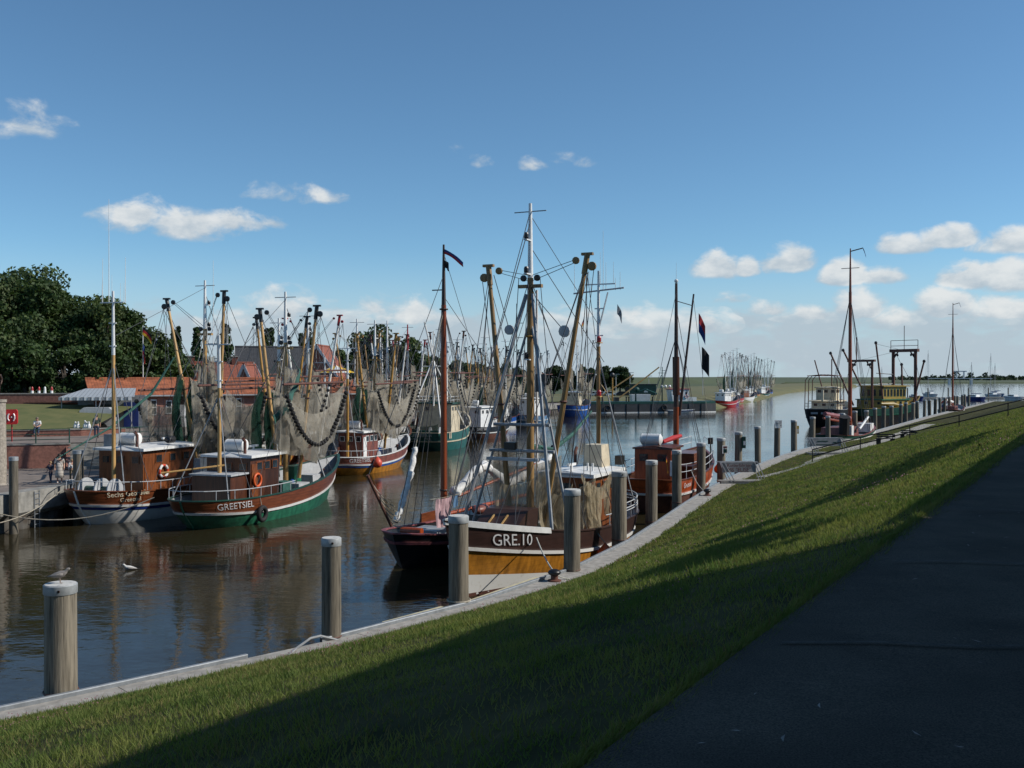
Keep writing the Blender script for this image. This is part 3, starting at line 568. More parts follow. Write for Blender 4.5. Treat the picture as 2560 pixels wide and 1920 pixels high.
def window(p, c, w, h, face, frame=None, glass=None):
    """face: 'x+','x-','y+','y-' outward direction"""
    ax = 0 if face[0] == 'x' else 1; sg = 1 if face[1] == '+' else -1; c = Vector(c); n = Vector((0, 0, 0)); n[ax] = sg
    def sz(a, b, d): return (d, a, b) if ax == 0 else (a, d, b)
    f = MB().box(c + n * .01, sz(w, h, .05)).build('window', frame or WHITE, p)
    MB().box(c + n * .025, sz(w * .80, h * .82, .05)).build('pane', glass or GLASS, f); return f
def house(p, x0, x1, w, z0, z1, wall, roof=None, trim=None, nside=3, nend=2, wz=None, wh=.5, over=.25, rake=.25, door=True, front=True, roofh=.16, slope=.0, aft=True):
    """a wheelhouse: boarded walls leaning forward, windows set in, an overhanging roof slab"""
    h = w / 2; m = MB()
    m.add([V(x0, -h, z0), V(x1, -h * .97, z0), V(x1, h * .97, z0), V(x0, h, z0), V(x0, -h, z1), V(x1 + rake, -h * .97, z1), V(x1 + rake, h * .97, z1), V(x0, h, z1)], [(3, 2, 1, 0), (4, 5, 6, 7), (0, 1, 5, 4), (1, 2, 6, 5), (2, 3, 7, 6), (3, 0, 4, 7)])
    o = m.build('wheelhouse', wall, p)
    xr = x1 + rake + over + .15; rh = h + over
    rf = MB().add([V(x0 - over, -rh, z1 + .004), V(xr, -rh * .98, z1 + slope), V(xr, rh * .98, z1 + slope), V(x0 - over, rh, z1 + .004), V(x0 - over, -rh, z1 + roofh), V(xr, -rh * .98, z1 + roofh + slope), V(xr, rh * .98, z1 + roofh + slope), V(x0 - over, rh, z1 + roofh), V(x0, 0, z1 + roofh + .12), V(xr - .2, 0, z1 + roofh + .12 + slope)],
        [(3, 2, 1, 0), (0, 1, 5, 4), (2, 3, 7, 6), (4, 5, 9, 8), (6, 7, 8, 9), (1, 2, 6, 9, 5), (3, 0, 4, 8, 7)]).build('roof', roof or WHITE, p)
    wz = wz or (z1 - .52); L = x1 - x0; fr = trim or wall
    for sd in (-1, 1):
        for i in range(nside):
            xx = x0 + L * (i + .5 + (.6 if door else 0)) / (nside + (.6 if door else 0)); window(o, (xx, sd * h * .99, wz), min(.62, L / nside * .62), wh, 'y+' if sd > 0 else 'y-', fr)
        if door:
            d = MB().box((x0 + .42, sd * (h + .01), (z0 + z1) / 2 - .1), (.62, .05, (z1 - z0) * .82)).build('door', fr, o); MB().box((x0 + .2, sd * (h + .05), (z0 + z1) / 2 - .1), (.05, .05, .12)).build('handle', STEEL, d)
    for i in range(nend):
        yy = -h + w * (i + .5) / nend
        if aft: window(o, (x0, yy, wz), min(.55, w / nend * .6), wh * .9, 'x-', fr)
        if front: window(o, (x1 + rake * .75, yy, wz), min(.6, w / nend * .72), wh, 'x+', fr)
    return o, rf
def liferaft(p, c, L=1.5, r=.36, axis='y'):
    c = Vector(c); pr = [(r * .5, -L / 2), (r * .9, -L / 2 + .1)] + sum([[(r, -L / 2 + .12 + i * (L - .24) / 6), (r * .95, -L / 2 + .18 + i * (L - .24) / 6)] for i in range(6)], []) + [(r, L / 2 - .12), (r * .9, L / 2 - .1), (r * .5, L / 2)]
    o = MB().lathe(pr, c, 14, axis.upper()).build('liferaft_canister', WHITE, p, smooth=True)
    MB().box(c - V(0, 0, r + .02), (.5, L * .7, .2) if axis == 'y' else (L * .7, .5, .2)).build('cradle', GREY, o); return o
def ring(p, c, axis='X', r=.34, m=None, two=True, th=.075):
    o = MB().torus(c, r, th, axis, 20, 8).build('lifebuoy', m or ORANGE, p, smooth='all')
    if two:
        c = Vector(c)
        for a in (45, 225) if two == 2 else (45, 135, 225, 315):
            d = V(math.cos(R(a)), math.sin(R(a)), 0); d = {'Z': d, 'X': V(0, d.x, d.y), 'Y': V(d.x, 0, d.y)}[axis]; t = {'Z': V(-d.y, d.x, 0), 'X': V(0, -d.z, d.y), 'Y': V(-d.z, 0, d.x)}[axis]
            pts = [c + (d * math.cos(k) + t * math.sin(k)) * r for k in (-.42, -.2, 0, .2, .42)]; MB().tube(pts, th + .008, 8).build('band', WHITE, o, smooth=True)
    return o
def tyre(p, c, axis='Y', r=.36): return MB().torus(c, r, .13, axis, 18, 8).build('tyre_fender', RUBBER, p, smooth='all')
def ballfender(p, c, r=.36, m=None, top=None):
    c = Vector(c); o = MB().lathe([(.04, r * 1.35), (.09, r * 1.15), (r * .45, r * .95), (r * .8, r * .55), (r, 0), (r * .85, -r * .55), (r * .5, -r * .88), (.02, -r)], c, 14).build('ball_fender', m or ORANGE, p, smooth='all')
    if top is not None: MB().tube([c + V(0, 0, r * 1.3), top], .02, 5).build('lanyard', ROPE, o)
    return o
def block(p, c, r=.2, m=None, axis='X', d=None):
    return MB().lathe([(r * .5, -.07), (r, -.05), (r, .05), (r * .5, .07)], c, 10, axis).build('block', m or BLACK, p, smooth=True)
def winch(p, x, z, w=1.5, r=.42):
    o = MB().lathe([(.2, -w / 2), (.2, w / 2)], (x, 0, z + r), 12, 'Y').build('winch', GREEND, p, smooth=True)
    for s in (-w / 2, -.12, w / 2): MB().lathe([(r, -.04), (r, .04)], (x, s, z + r), 18, 'Y').build('drum_flange', LGREY, o, smooth=True)
    MB().box((x + .1, 0, z + .15), (.9, w * .5, .3)).build('winch_bed', GREY, o); return o
def rails(p, hull, t0, t1, h, sides=(1, -1), m=None, step=.035, rows=2):
    m = m or WHITE; pts = []
    ts = [t0 + (t1 - t0) * i / max(1, round((t1 - t0) / step)) for i in range(max(1, round((t1 - t0) / step)) + 1)]
    for sd in sides:
        pp = [hull.pt(t, hull.zt(t) + .05, sd, -.04) for t in ts]
        for r in range(rows): MB().tube([q + V(0, 0, h * (r + 1) / rows) for q in pp], .025, 5).build('rail', m, p)
        for q in pp[::2]: MB().tube([q, q + V(0, 0, h)], .022, 5).build('stanchion', m, p)
def antenna(p, c, h, r=.014, m=None): return MB().tube([c, Vector(c) + V(.02, 0, h)], [r, r * .5], 4).build('antenna', m or WHITE, p, fix=False)
def flag(p, a, cols, w=.9, h=.6, droop=.45, dirx=(1, 0, 0), wav=.06):
    """flag on a staff at a, bands stacked downwards, cloth blown to dirx and drooping"""
    a = Vector(a); d = Vector(dirx).normalized(); sd = d.cross(V(0, 0, 1)); n = len(cols); first = None
    for i, m in enumerate(cols):
        rows = []
        for v in (i / n, (i + 1) / n):
            rows.append([a + d * (w * u * (1 - droop * .5)) + V(0, 0, -h * v - droop * w * u ** 1.3) + sd * (wav * math.sin(u * 7 + v * 2)) for u in [k / 8 for k in range(9)]])
        o = MB().grid(rows).build('flag' if i == 0 else 'flag_band', m, p if i == 0 else first, fix=False)
        if i == 0: first = o
    return first
def netsheet(p, a, c, sag_t, sag_b, drop, m, fold=.12, nf=5, belly=.25, side=1, nu=26, nv=12, name='net', pinch=.0):
    """a hung net: upper and lower edges are catenaries between a and c, with folds and a belly"""
    a = Vector(a); c = Vector(c); d = (c - a); hd = Vector((-d.y, d.x, 0)); hd = hd.normalized() if hd.length > 1e-6 else V(0, 1, 0); rows = []; ph = random.random() * 6
    for j in range(nv + 1):
        v = j / nv; row = []
        for i in range(nu + 1):
            u = i / nu; k = 4 * u * (1 - u); uu = .5 + (u - .5) * (1 - pinch * v)
            z = -(sag_t * (1 - v) + sag_b * v) * k - drop * v
            off = (belly * math.sin(math.pi * v) * k + fold * (.3 + v) * math.sin(nf * 2 * math.pi * u + ph + 1.3 * v) * (.4 + .6 * k) + fold * .5 * math.sin(nf * 4.7 * math.pi * u + v * 4)) * side
            row.append(a + d * uu + V(0, 0, z) + hd * off)
        rows.append(row)
    return MB().grid(rows).build(name, m, p, smooth='all', fix=False)
BOB = MB().lathe([(.03, -.11), (.12, -.10), (.155, -.03), (.155, .03), (.12, .10), (.03, .11)], (0, 0, 0), 8, 'X').mesh('bobbin', RUBBER, True)
BOBC = [0]
def bobbins(p, a, c, sag, n, one=True, sc=1.0, off=(0, 0, 0)):
    a = Vector(a); c = Vector(c); pts = [a.lerp(c, i / (n - 1)) - V(0, 0, sag * 4 * (i / (n - 1)) * (1 - i / (n - 1))) + Vector(off) for i in range(n)]
    # equal spacing along the curve
    arc = [0.0]
    for q, r in zip(pts, pts[1:]): arc.append(arc[-1] + (r - q).length)
    cs = np.array([list(q) for q in pts]); s = np.linspace(0, arc[-1], n); P = np.stack([np.interp(s, arc, cs[:, k]) for k in range(3)], 1)
    if one:
        mb = MB()
        for q in P: mb.ball(q, .15 * sc, 6)
        return mb.build('bobbin_chain', RUBBER, p, fix=False)
    for i, q in enumerate(P):
        o = link('bobbin', BOB, p); o.location = q; d = Vector(P[min(i + 1, n - 1)] - P[max(i - 1, 0)]); o.rotation_euler = d.to_track_quat('X', 'Z').to_euler(); o.scale = (sc, sc, sc)
def boom(p, foot, tip, m, head=BLACK, r=.12, lod=0, mast=None, mh=11):
    foot = Vector(foot); tip = Vector(tip); o = MB().tube([foot, foot.lerp(tip, .5), tip], [r, r * 1.05, r * .75], 10).build('derrick_boom', m, p, smooth=True)
    d = (tip - foot).normalized(); MB().tube([tip - d * .75, tip + d * .12], r * 1.15, 8).build('boom_head', head, o, smooth=True)
    sx = 1 if tip.y > foot.y else -1
    MB().box(tip + d * .1, (.18, .5, .11)).build('boom_head', head, o)
    k_ = 1 if lod == 0 else .62; block(o, tip + V(0, sx * .22, -.42), .19 * k_, head); block(o, tip + V(0, -sx * .5, -.15), .155 * k_, head)
    if lod == 0:
        MB().torus(foot.lerp(tip, .47), r * 1.1, .05, 'Z', 12, 6).build('collar', RUST, o)
    if mast is not None:
        a = tip + V(0, -sx * .55, -.12); line(o, a, mast, .016); line(o, a + V(0, 0, -.12), mast + V(0, 0, -.25), .016)
    return o
def kutter(name, label, pos, hd, spec, group=None, cat='fishing boat'):
    """a wooden shrimp cutter: hull, wheelhouse aft, main mast with two derricks, mizzen, nets hung up to dry"""
    S = dict(L=16.5, B=5.0, top=(2.8, 1.5, 1.75), strake=(1.75, .72, .95), mx=9.7, mh=13.6, zx=.9, zh=11.0, low=GREEN, up=WOODH, stra=WHITE, rail=None, stripe=None, boot=None, spar=BUFF, head=BLACK, wall=WOODV, roof=WHITE,
             hx=(2.9, 7.0), hw=2.7, hz=3.7, tips=((2.1, 12.6), (2.1, 12.6)), net=NET, nets=(1, 1), lod=0, aftcab=None, trim=None, text=None, nside=3, inner=GREY, mizzen=True, wz=None, beamz=7.6, wallh=.78, masttop=WHITE, beam=RUST, boomtip=(0, 0), winch=True, greenbag=(1, -1), hull={}, lean=0.0, white=None, raft=True)
    S.update(spec); lod = S['lod']
    H = Hull(S['L'], S['B'], S['top'], S['strake'], wall=S['wallh'], lod=lod, **S['hull'])
    u = Vector((math.cos(hd), math.sin(hd))); o = thing(name, label, cat, (pos[0] - u.x * H.over, pos[1] - u.y * H.over, 0), hd, group)
    H.build(o, S['low'], S['up'], S['stra'], S['rail'], S['stripe'], S['boot'], None, S['inner'], S['white'])
    zd = lambda x: H.zd(min(1, max(0, x / H.L)))
    x0, x1 = S['hx']; z0 = zd((x0 + x1) / 2) - .1
    wh, rf = house(o, x0, x1, S['hw'], z0, S['hz'], S['wall'], S['roof'], S['trim'], S['nside'], 3 if lod == 0 else 2, door=lod == 0, wz=S['wz'])
    if S['raft']: liferaft(o, (x0 + .8, .0, S['hz'] + .65), 1.4 if lod == 0 else 1.2)
    if S['aftcab']:
        ax0, ax1, aw, az = S['aftcab']; m = MB().box(((ax0 + ax1) / 2, 0, (zd(ax0) + az) / 2), (ax1 - ax0, aw, az - zd(ax0))).build('aft_cabin', WOODVB, o); MB().box(((ax0 + ax1) / 2, 0, az + .05), (ax1 - ax0 + .25, aw + .25, .09)).build('cabin_roof', LGREY, m)
    mx, mh = S['mx'], S['mh']; zb = zd(mx) - .1; sp = S['spar']; ln = S['lean']
    top = V(mx + ln, 0, mh); hz = mh - 3.2
    mp = lambda z: V(mx + ln * (z - zb) / (mh - zb), 0, z)
    mast = MB().tube([mp(zb), mp(hz * .6), mp(hz)], [.17, .16, .13], 12).build('mast', sp, o, smooth=True)
    MB().tube([mp(hz), mp(mh)], [.125, .07], 10).build('mast_top', S['masttop'], mast, smooth=True)
    MB().tube([mp(mh - .35) + V(0, -.75, 0), mp(mh - .35) + V(0, .75, 0)], .025, 5).build('cross_bar', GREY, mast)
    for z in (mh - 1.6, hz + .15, hz * .72):
        MB().box(mp(z) + V(.28, 0, 0), (.5, .16, .05)).build('lamp_bracket', WHITE, mast); MB().lathe([(.09, 0), (.11, .06), (.11, .2), (.07, .28)], mp(z) + V(.42, 0, .03), 8).build('lamp', BLACK, mast)
    if lod == 0:
        for z in (hz * .5, hz * .8): MB().torus(mp(z), .19, .04, 'Z', 12, 6).build('mast_band', OCHRE, mast)
        MB().box(mp(hz - .35), (.2, 1.1, .14)).build('trestle', sp, mast)
    tips = []
    for k, sd in enumerate((1, -1)):
        out, tz = S['tips'][k]; tip = V(mx + ln + .4 + S['boomtip'][k], sd * out, tz); tips.append(tip)
        boom(o, V(mx + .35, sd * .75, zb + 1.0), tip, sp, S['head'], .112 if lod == 0 else .10, lod, mp(hz + .1))
        block(o, mp(hz + .1) + V(0, sd * .32, -.1), .14 if lod == 0 else .09)
    # sheer legs, backstays, forestay
    for sd in (1, -1):
        t = (mx + 1.3) / H.L; f = H.pt(t, H.zt(t), sd, -.1); MB().tube([f, mp(hz * .86)], .055, 6).build('sheer_leg', GREY, o)
        t = max(.05, (mx - 4.5) / H.L); f = H.pt(t, H.zt(t), sd, -.1)
        line(o, f, mp(hz), .02); line(o, tips[0 if sd > 0 else 1] + V(0, 0, -.5), H.pt(.9, H.zt(.9), sd, -.1), .016)
        line(o, tips[0 if sd > 0 else 1] + V(0, sd * .3, -.6), V(mx - .8, sd * 1.2, zb + .6), .016)
    line(o, mp(mh - .8), H.pt(1, H.zt(1), 1), .02); line(o, mp(mh - .5), V(S['zx'], 0, S['zh'] * .8 if S['mizzen'] else 3), .014)
    # mizzen
    if S['mizzen']:
        zx, zh = S['zx'], S['zh']; z1 = zd(zx); mz = MB().tube([(zx, 0, z1), (zx, 0, zh * .72)], [.12, .10], 10).build('mizzen_mast', sp, o, smooth=True)
        MB().tube([(zx, 0, zh * .72), (zx, 0, zh)], [.10, .06], 8).build('mizzen_top', WHITE, mz, smooth=True)
        for z, w_ in ((zh * .95, 1.0), (zh * .86, .5), (zh * .76, .45)):
            MB().box((zx, w_ * .1, z), (.07, w_ * (1.6 if w_ > .9 else 1), .06)).build('spreader', WHITE, mz)
        for y in (-.75, -.5, .1, .8): antenna(mz, (zx, y, zh * .95), 1.1 + .5 * (y == .1))
        for sd in (1, -1):
            MB().tube([H.pt(.10, H.zt(.1), sd, -.1), V(zx, 0, zh * .68)], .035, 5).build('mizzen_leg', GREY, o)
            line(o, H.pt(.2, H.zt(.2), sd, -.1), V(zx, 0, zh * .7), .018)
    # deck gear
    if S['winch']: winch(o, S['hx'][1] + .95, zd(mx) - .0, 1.6 if lod == 0 else 1.3)
    if lod == 0:
        rails(o, H, .0, .45, .5, m=LGREY, step=.03, rows=1)
        MB().tube([(x0 + .3, -.9, S['hz'] + .2), (x0 + .3, -.9, S['hz'] + .9), (x0 + .1, -.9, S['hz'] + 1.1)], .09, 8).build('exhaust_pipe', RUST, rf, smooth=True)
        MB().box((x1 - .4, 0, S['hz'] + .5), (.9, .12, .12)).build('radar_scanner', WHITE, rf); MB().tube([(x1 - .4, 0, S['hz'] + .1), (x1 - .4, 0, S['hz'] + .5)], .06).build('radar_post', WHITE, rf)
        MB().box((mx - .6, 0, zd(mx) + .3), (.9, 1.3, .7)).build('fish_sorter', LGREY, o); MB().box((mx + 2.2, .9, zd(mx + 2) + .35), (.7, .6, .7)).build('fish_box_stack', BLUEP, o)
        MB().box((H.L - 4.0, 0, zd(H.L - 4) + .3), (1.1, 1.2, .6), taper=.9).build('fore_hatch', LGREY, o)
        MB().lathe([(.09, 0), (.09, .45), (.15, .5), (.15, .56)], (H.L - 2.2, .0, zd(H.L - 2.2)), 8).build('bitts', RUST, o)
    # beams with hung nets
    for k, sd in enumerate((1, -1)):
        if not S['nets'][k]: continue
        y = sd * (S['B'] / 2 - .35); bz = S['beamz'] + (.3 if k else 0); xa, xb = mx - 3.8, mx + 3.6
        MB().tube([(xa, y, bz), (xb, y, bz + .1)], .075, 7).build('trawl_beam', S['beam'], o)
        for xx in (xa + .3, xb - .3): line(o, V(xx, y, bz), tips[k] + V(0, sd * .28, -.6), .018)
        nt = S['net'] if k == 0 else S['net']
        n1 = netsheet(o, (xa + .2, y, bz - .5), (xb - .2, y, bz - .5), 1.35, 3.0, 1.35, nt, side=sd, fold=.12, nu=22 if lod == 0 else 12, nv=10 if lod == 0 else 5)
        if lod == 0:
            netsheet(o, (xa + .1, y - sd * .35, bz - .4), (xa + 3.2, y - sd * .5, bz - .8), .5, .3, 3.4, NETD, side=sd, fold=.22, nf=4, belly=.1, nu=18, nv=8)
        bobbins(o, (xa + .05, y + sd * .22, bz - .7), (xb - .05, y + sd * .22, bz - .6), 3.1, 34 if lod == 0 else 22, one=(lod > 0 or not S.get('fine')), sc=1.0 if lod == 0 else .9)
        if S['greenbag'][k]:
            g = S['greenbag'][k]; xx = mx - .9 * g
            netsheet(o, (xx - .45, y * .5, hz * .74), (xx + .45, y * .66, hz * .70), .1, .3, hz * .42, NETG if g > 0 else NETD, fold=.26, nf=2, belly=.3, nu=14, nv=9, name='cod_end', pinch=-.6); MB().tube([V(xx, y * .58, hz * .72), V(mx + ln, 0, hz * .97)], .02, 4).build('hoist_rope', GREENROPE, o)
    for k in range(4 if lod == 0 else 3):
        if S.get('nobundle'): break
        sd = 1 if k % 2 else -1; xx = mx + (-2.6, 1.9, -1.3, .8)[k]; zt_ = hz * (.72 + .07 * (k % 3)); yy = sd * S['B'] * (.22 + .06 * (k % 2))
        netsheet(o, (xx - .55, yy, zt_), (xx + .6, yy * 1.1, zt_ - .2), .15, .4, zt_ * (.42 + .05 * k), (NET, NETD, NETD, NETG)[k], fold=.3, nf=3, belly=.25, side=sd, nu=14, nv=8, name='hung_net', pinch=(.4, -.4, .2, .5)[k])
        line(o, (xx, yy, zt_), mp(hz), .02, ROPE, 'hoist_rope')
    for k in range(6 if lod == 0 else 3):
        sd = 1 if k % 2 else -1; tp = tips[0 if sd > 0 else 1]; t_ = .2 + .13 * k; line(o, tp + V(0, 0, -.5 - .1 * k), H.pt(t_, H.zt(t_), sd, -.15), .013)
    for k in range(3): line(o, mp(hz * (.97 - .05 * k)), H.pt(.97 - .2 * k, H.zt(.97 - .2 * k), (1, -1, 1)[k], -.1), .013)
    if S['text']:
        for (body, size, t0, zc, sd, m) in S['text']: H.text(o, body, size, t0, zc, sd, m)
    return o, H

HD = R(71.5); GOLD = mat('pale_gold_lettering', (.70, .63, .46), .6)
# ---- two cutters lying abreast in the left foreground
oA, hA = kutter('shrimp_cutter', 'wooden cutter with white lower hull and blue stripe, lettered Sechs Gebrüder across its stern', (-23.6, 55.9), HD,
    dict(low=WHITED, stripe=NAVY, top=(2.9, 1.65, 1.98), strake=(1.85, .85, 1.16), mx=11.8, mh=14.6, tips=((3.3, 13.4), (1.2, 13.8)), hx=(3.7, 8.3), hw=3.1, hz=3.95, wall=WOODV, zx=3.1, zh=13.2, nets=(1, 1), beamz=7.4, spar=BUFF, trim=WOODV, greenbag=(1, 1), winch=False,
         text=[('Sechs Gebrüder', .40, .115, 1.70, -1, GOLD), ('Greetsiel', .34, .115, 1.36, -1, GOLD)], L=18, B=5.1, hull=dict(over=1.2)))
ring(oA, (5.4, -1.66, 2.65), 'Y', .36, CORAL); antenna(oA, (3.1, .3, 12.5), 6.0, .022); antenna(oA, (3.1, .75, 12.5), 2.6, .02); antenna(oA, (3.1, -.85, 12.5), 2.6, .02)
wA = winch(oA, 2.0, 1.2, 2.0, .66); MB().lathe([(.3, -.3), (.36, 0), (.3, .3)], (1.3, -.3, 1.4), 12, 'Y').build('yellow_drum', FLAGY, oA, smooth=True)
MB().box((8.9, -1.7, 2.6), (.7, .5, 1.1)).build('white_locker', WHITE, oA); MB().lathe([(.12, -.2), (.22, 0), (.22, .5), (.1, .55)], (6.4, -1.2, 4.45), 10, 'X').build('searchlight', BLACK, oA)
MB().box((4.3, .9, 4.5), (.9, .9, .75)).build('roof_box', GREY, oA)
oB, hB = kutter('shrimp_cutter', 'green-hulled wooden cutter lettered GREETSIEL on its stern, orange lifebuoy on the wheelhouse', (-17.2, 54.1), HD,
    dict(low=GREEN, rail=GREEND, top=(2.85, 1.5, 1.62), strake=(1.65, .66, .93), mx=10.5, mh=13.6, tips=((2.1, 12.5), (2.0, 12.6)), hx=(4.35, 7.3), hw=2.9, hz=3.65, wall=WOODVB, aftcab=(2.7, 4.3, 2.5, 2.75), zx=3.5, zh=10.6, nets=(1, 1), fine=True, beamz=7.5,
         text=[('GREETSIEL', .52, .125, 1.22, -1, FLAGW)], trim=WOODV, inner=GREY, L=17.4, hull=dict(over=1.2)))
ring(oB, (4.9, -1.56, 2.35), 'Y', .36, ORANGE, two=False); tyre(oB, (3.9, -2.52, .6), 'Y'); antenna(oB, (3.5, .4, 9.8), 5.0, .02); MB().tube([(3.9, -2.5, .9), (3.9, -2.35, 1.6)], .02).build('lanyard', ROPE, oB)
MB().box((8.6, -.9, 1.45), (1.0, .7, .9)).build('green_machine_casing', GREENROPE, oB); MB().box((11.6, .2, 1.9), (.9, .8, 1.3)).build('green_deck_box', GREEN, oB); MB().lathe([(.14, 0), (.14, .55), (.05, .62)], (10.6, -.4, 1.2), 10).build('blue_gas_bottle', BLUEP, oB, smooth=True)
MB().box((10.2, -1.1, 1.25), (1.3, .8, .8)).build('fish_bin', LGREY, oB); MB().box((11.6, -1.1, 1.1), (.8, .7, .5)).build('dark_bin', BLACK, oB)
for x in (5.4, 6.6): MB().lathe([(.17, 0), (.17, .4), (.19, .41), (.19, .5), (.0, .54)], (x, -2.1, .95), 10).build('vent_cowl', GREEND, oB)
MB().tube([(3.4, -.4, 3.3), (1.0, 2.0, 3.0)], .05, 6).build('mizzen_boom', BUFF, oB)
netsheet(oB, (9.2, -1.8, 8.8), (6.6, -1.6, 6.0), .4, .6, .5, GREENROPE, fold=.1, nf=2, name='green_rope_bundle', nu=14, nv=4)
MB().tube([V(9.4, .6, 9.5), V(8.2, 1.4, 7.2), V(5.2, 2.0, 5.2), V(1.5, 2.6, 3.6)], [.05, .09, .07, .03], 7).build('twisted_net_rope', GREENROPE, oA)
# ---- red-brown and yellow cutter further along
oE, hE = kutter('shrimp_cutter', 'red-brown cutter with yellow lower hull, orange ball fender and GREETSIEL on its stern', (-14.5, 83.2), R(71),
    dict(low=YELLOWH, up=REDBR, stripe=BLUEP, rail=WHITE, L=14.8, B=4.7, top=(2.7, 1.45, 1.6), strake=(1.6, .78, .98), mx=8.0, mh=13.3, tips=((2.0, 12.0), (1.9, 12.0)), hx=(3.4, 6.2), hw=2.3, hz=3.45, wall=REDBR, zx=2.9, zh=11.2, spar=OCHRE, head=OCHRE, trim=WHITE, nets=(1, 1), beamz=7.3,
         text=[('GREETSIEL', .50, .12, 1.26, -1, FLAGW)], hull=dict(over=1.2)))
ballfender(oE, (3.4, -2.55, .95), .42, CORAL, V(3.4, -2.3, 1.6))
# ---- green steel trawler
def stern_trawler():
    o, H = kutter('trawler', 'dark green steel trawler showing its stern, cream wheelhouse with railed top, lettered MAGELLAN GREETSIEL', (-9.7, 110.5), R(76),
        dict(low=MAGGREEN, up=MAGGREEN, stra=CREAM, rail=CREAM, L=16.5, B=5.6, top=(3.9, 2.0, 2.05), strake=(2.2, 1.0, 1.1), mx=9.6, mh=12.6, tips=((2.2, 13.4), (2.0, 13.5)), hx=(5.2, 8.6), hw=3.9, hz=5.1, wall=CREAM, roof=GREEND, spar=WHITED, head=RUST, nets=(1, 1), beamz=8.3, mizzen=False, masttop=WHITE, winch=False, trim=CREAM, lod=1,
             text=[('MAGELLAN', .42, .0, 1.78, -1, FLAGW), ('GREETSIEL', .36, .0, 1.38, -1, FLAGW)], hull=dict(n=4.0, ts=.10, flare=(.5, .06, .2)), raft=False))
    for sd in (1, -1):
        MB().tube([(.9, sd * 2.3, 1.9), (4.6, sd * .1, 10.0)], .09, 7).build('gallows_leg', WHITED, o); MB().tube([(8.6, sd * 2.6, 2.4), (4.8, sd * .1, 9.8)], .08, 7).build('gallows_leg', WHITED, o)
    MB().tube([(4.7, 0, 4.9), (4.7, 0, 13.4)], [.12, .07], 8).build('aft_mast', WHITED, o); MB().tube([(4.7, 0, 10.2), (3.6, .7, 14.4)], .09, 7).build('aft_derrick', WHITED, o)
    MB().tube([(4.7, -1.4, 9.4), (4.7, 1.4, 9.4)], .05, 6).build('cross_tree', WHITED, o)
    for z in (5.55, 5.95):
        MB().tube([(5.2, -1.9, z), (9.0, -1.9, z), (9.0, 1.9, z), (5.2, 1.9, z), (5.2, -1.9, z)], .03, 5).build('top_rail', WHITE, o)
    for x in (5.2, 6.4, 7.7, 9.0):
        for y in (-1.9, 1.9): MB().tube([(x, y, 5.1), (x, y, 6.0)], .03, 5).build('rail_post', WHITE, o)
    netsheet(o, (1.6, -1.6, 3.0), (1.6, 1.6, 3.0), .3, .2, 1.4, NETG, fold=.3, nf=3, name='heaped_net'); winch(o, 3.2, 1.4, 2.6, .6)
    for i in range(2): MB().box((2.2 + i * .5, -2.72, 1.75), (.25, .04, .75)).build('bulwark_mark', CREAM, o)
    return o
stern_trawler()
# ---- black-hulled cutter under way
oK, hK = kutter('shrimp_cutter', 'black-hulled cutter with white wheelhouse leaving a small wake, lettered GREETSIEL', (-5.6, 130.5), R(66),
    dict(low=RUST, up=BLACK, stra=WHITE, rail=BLACK, L=14.6, B=4.5, top=(2.6, 1.5, 1.7), strake=(1.5, .8, .95), mx=8.6, mh=12.5, tips=((2.0, 12.0), (2.0, 12.2)), hx=(2.4, 6.2), hw=2.5, hz=4.1, wall=WHITE, spar=BUFFD, nets=(1, 1), beamz=8.0, trim=WHITE, lod=1, text=[('GREETSIEL', .42, .12, 1.36, -1, FLAGW)], mizzen=False))
# ---- blue boats
kutter('shrimp_cutter', 'pale blue cutter with white upper works behind the brown mast', (2.2, 168), R(74), dict(low=LBLUE, up=LBLUE, stra=WHITE, L=15, mh=13.0, mx=8.4, hx=(2.6, 6.4), hz=4.4, wall=WHITE, spar=WHITED, nets=(1, 1), trim=WHITE, lod=1, beamz=8.2, mizzen=False, head=GREY))
kutter('shrimp_cutter', 'bright blue cutter with cream gallows and pale masts, bow hidden by the long barge', (11.2, 203.5), R(70), dict(low=BLUEP, up=BLUEP, stra=WHITE, L=15.5, B=5.6, top=(3.4, 2.2, 2.4), strake=(2.4, 1.3, 1.5), mh=16.0, mx=8.8, tips=((3.2, 15.4), (3.4, 15.6)), hx=(5.0, 8.0), hz=4.9, wall=CREAM, spar=WHITED, nets=(1, 1), trim=CREAM, lod=1, beamz=8.4, mizzen=False, raft=False))
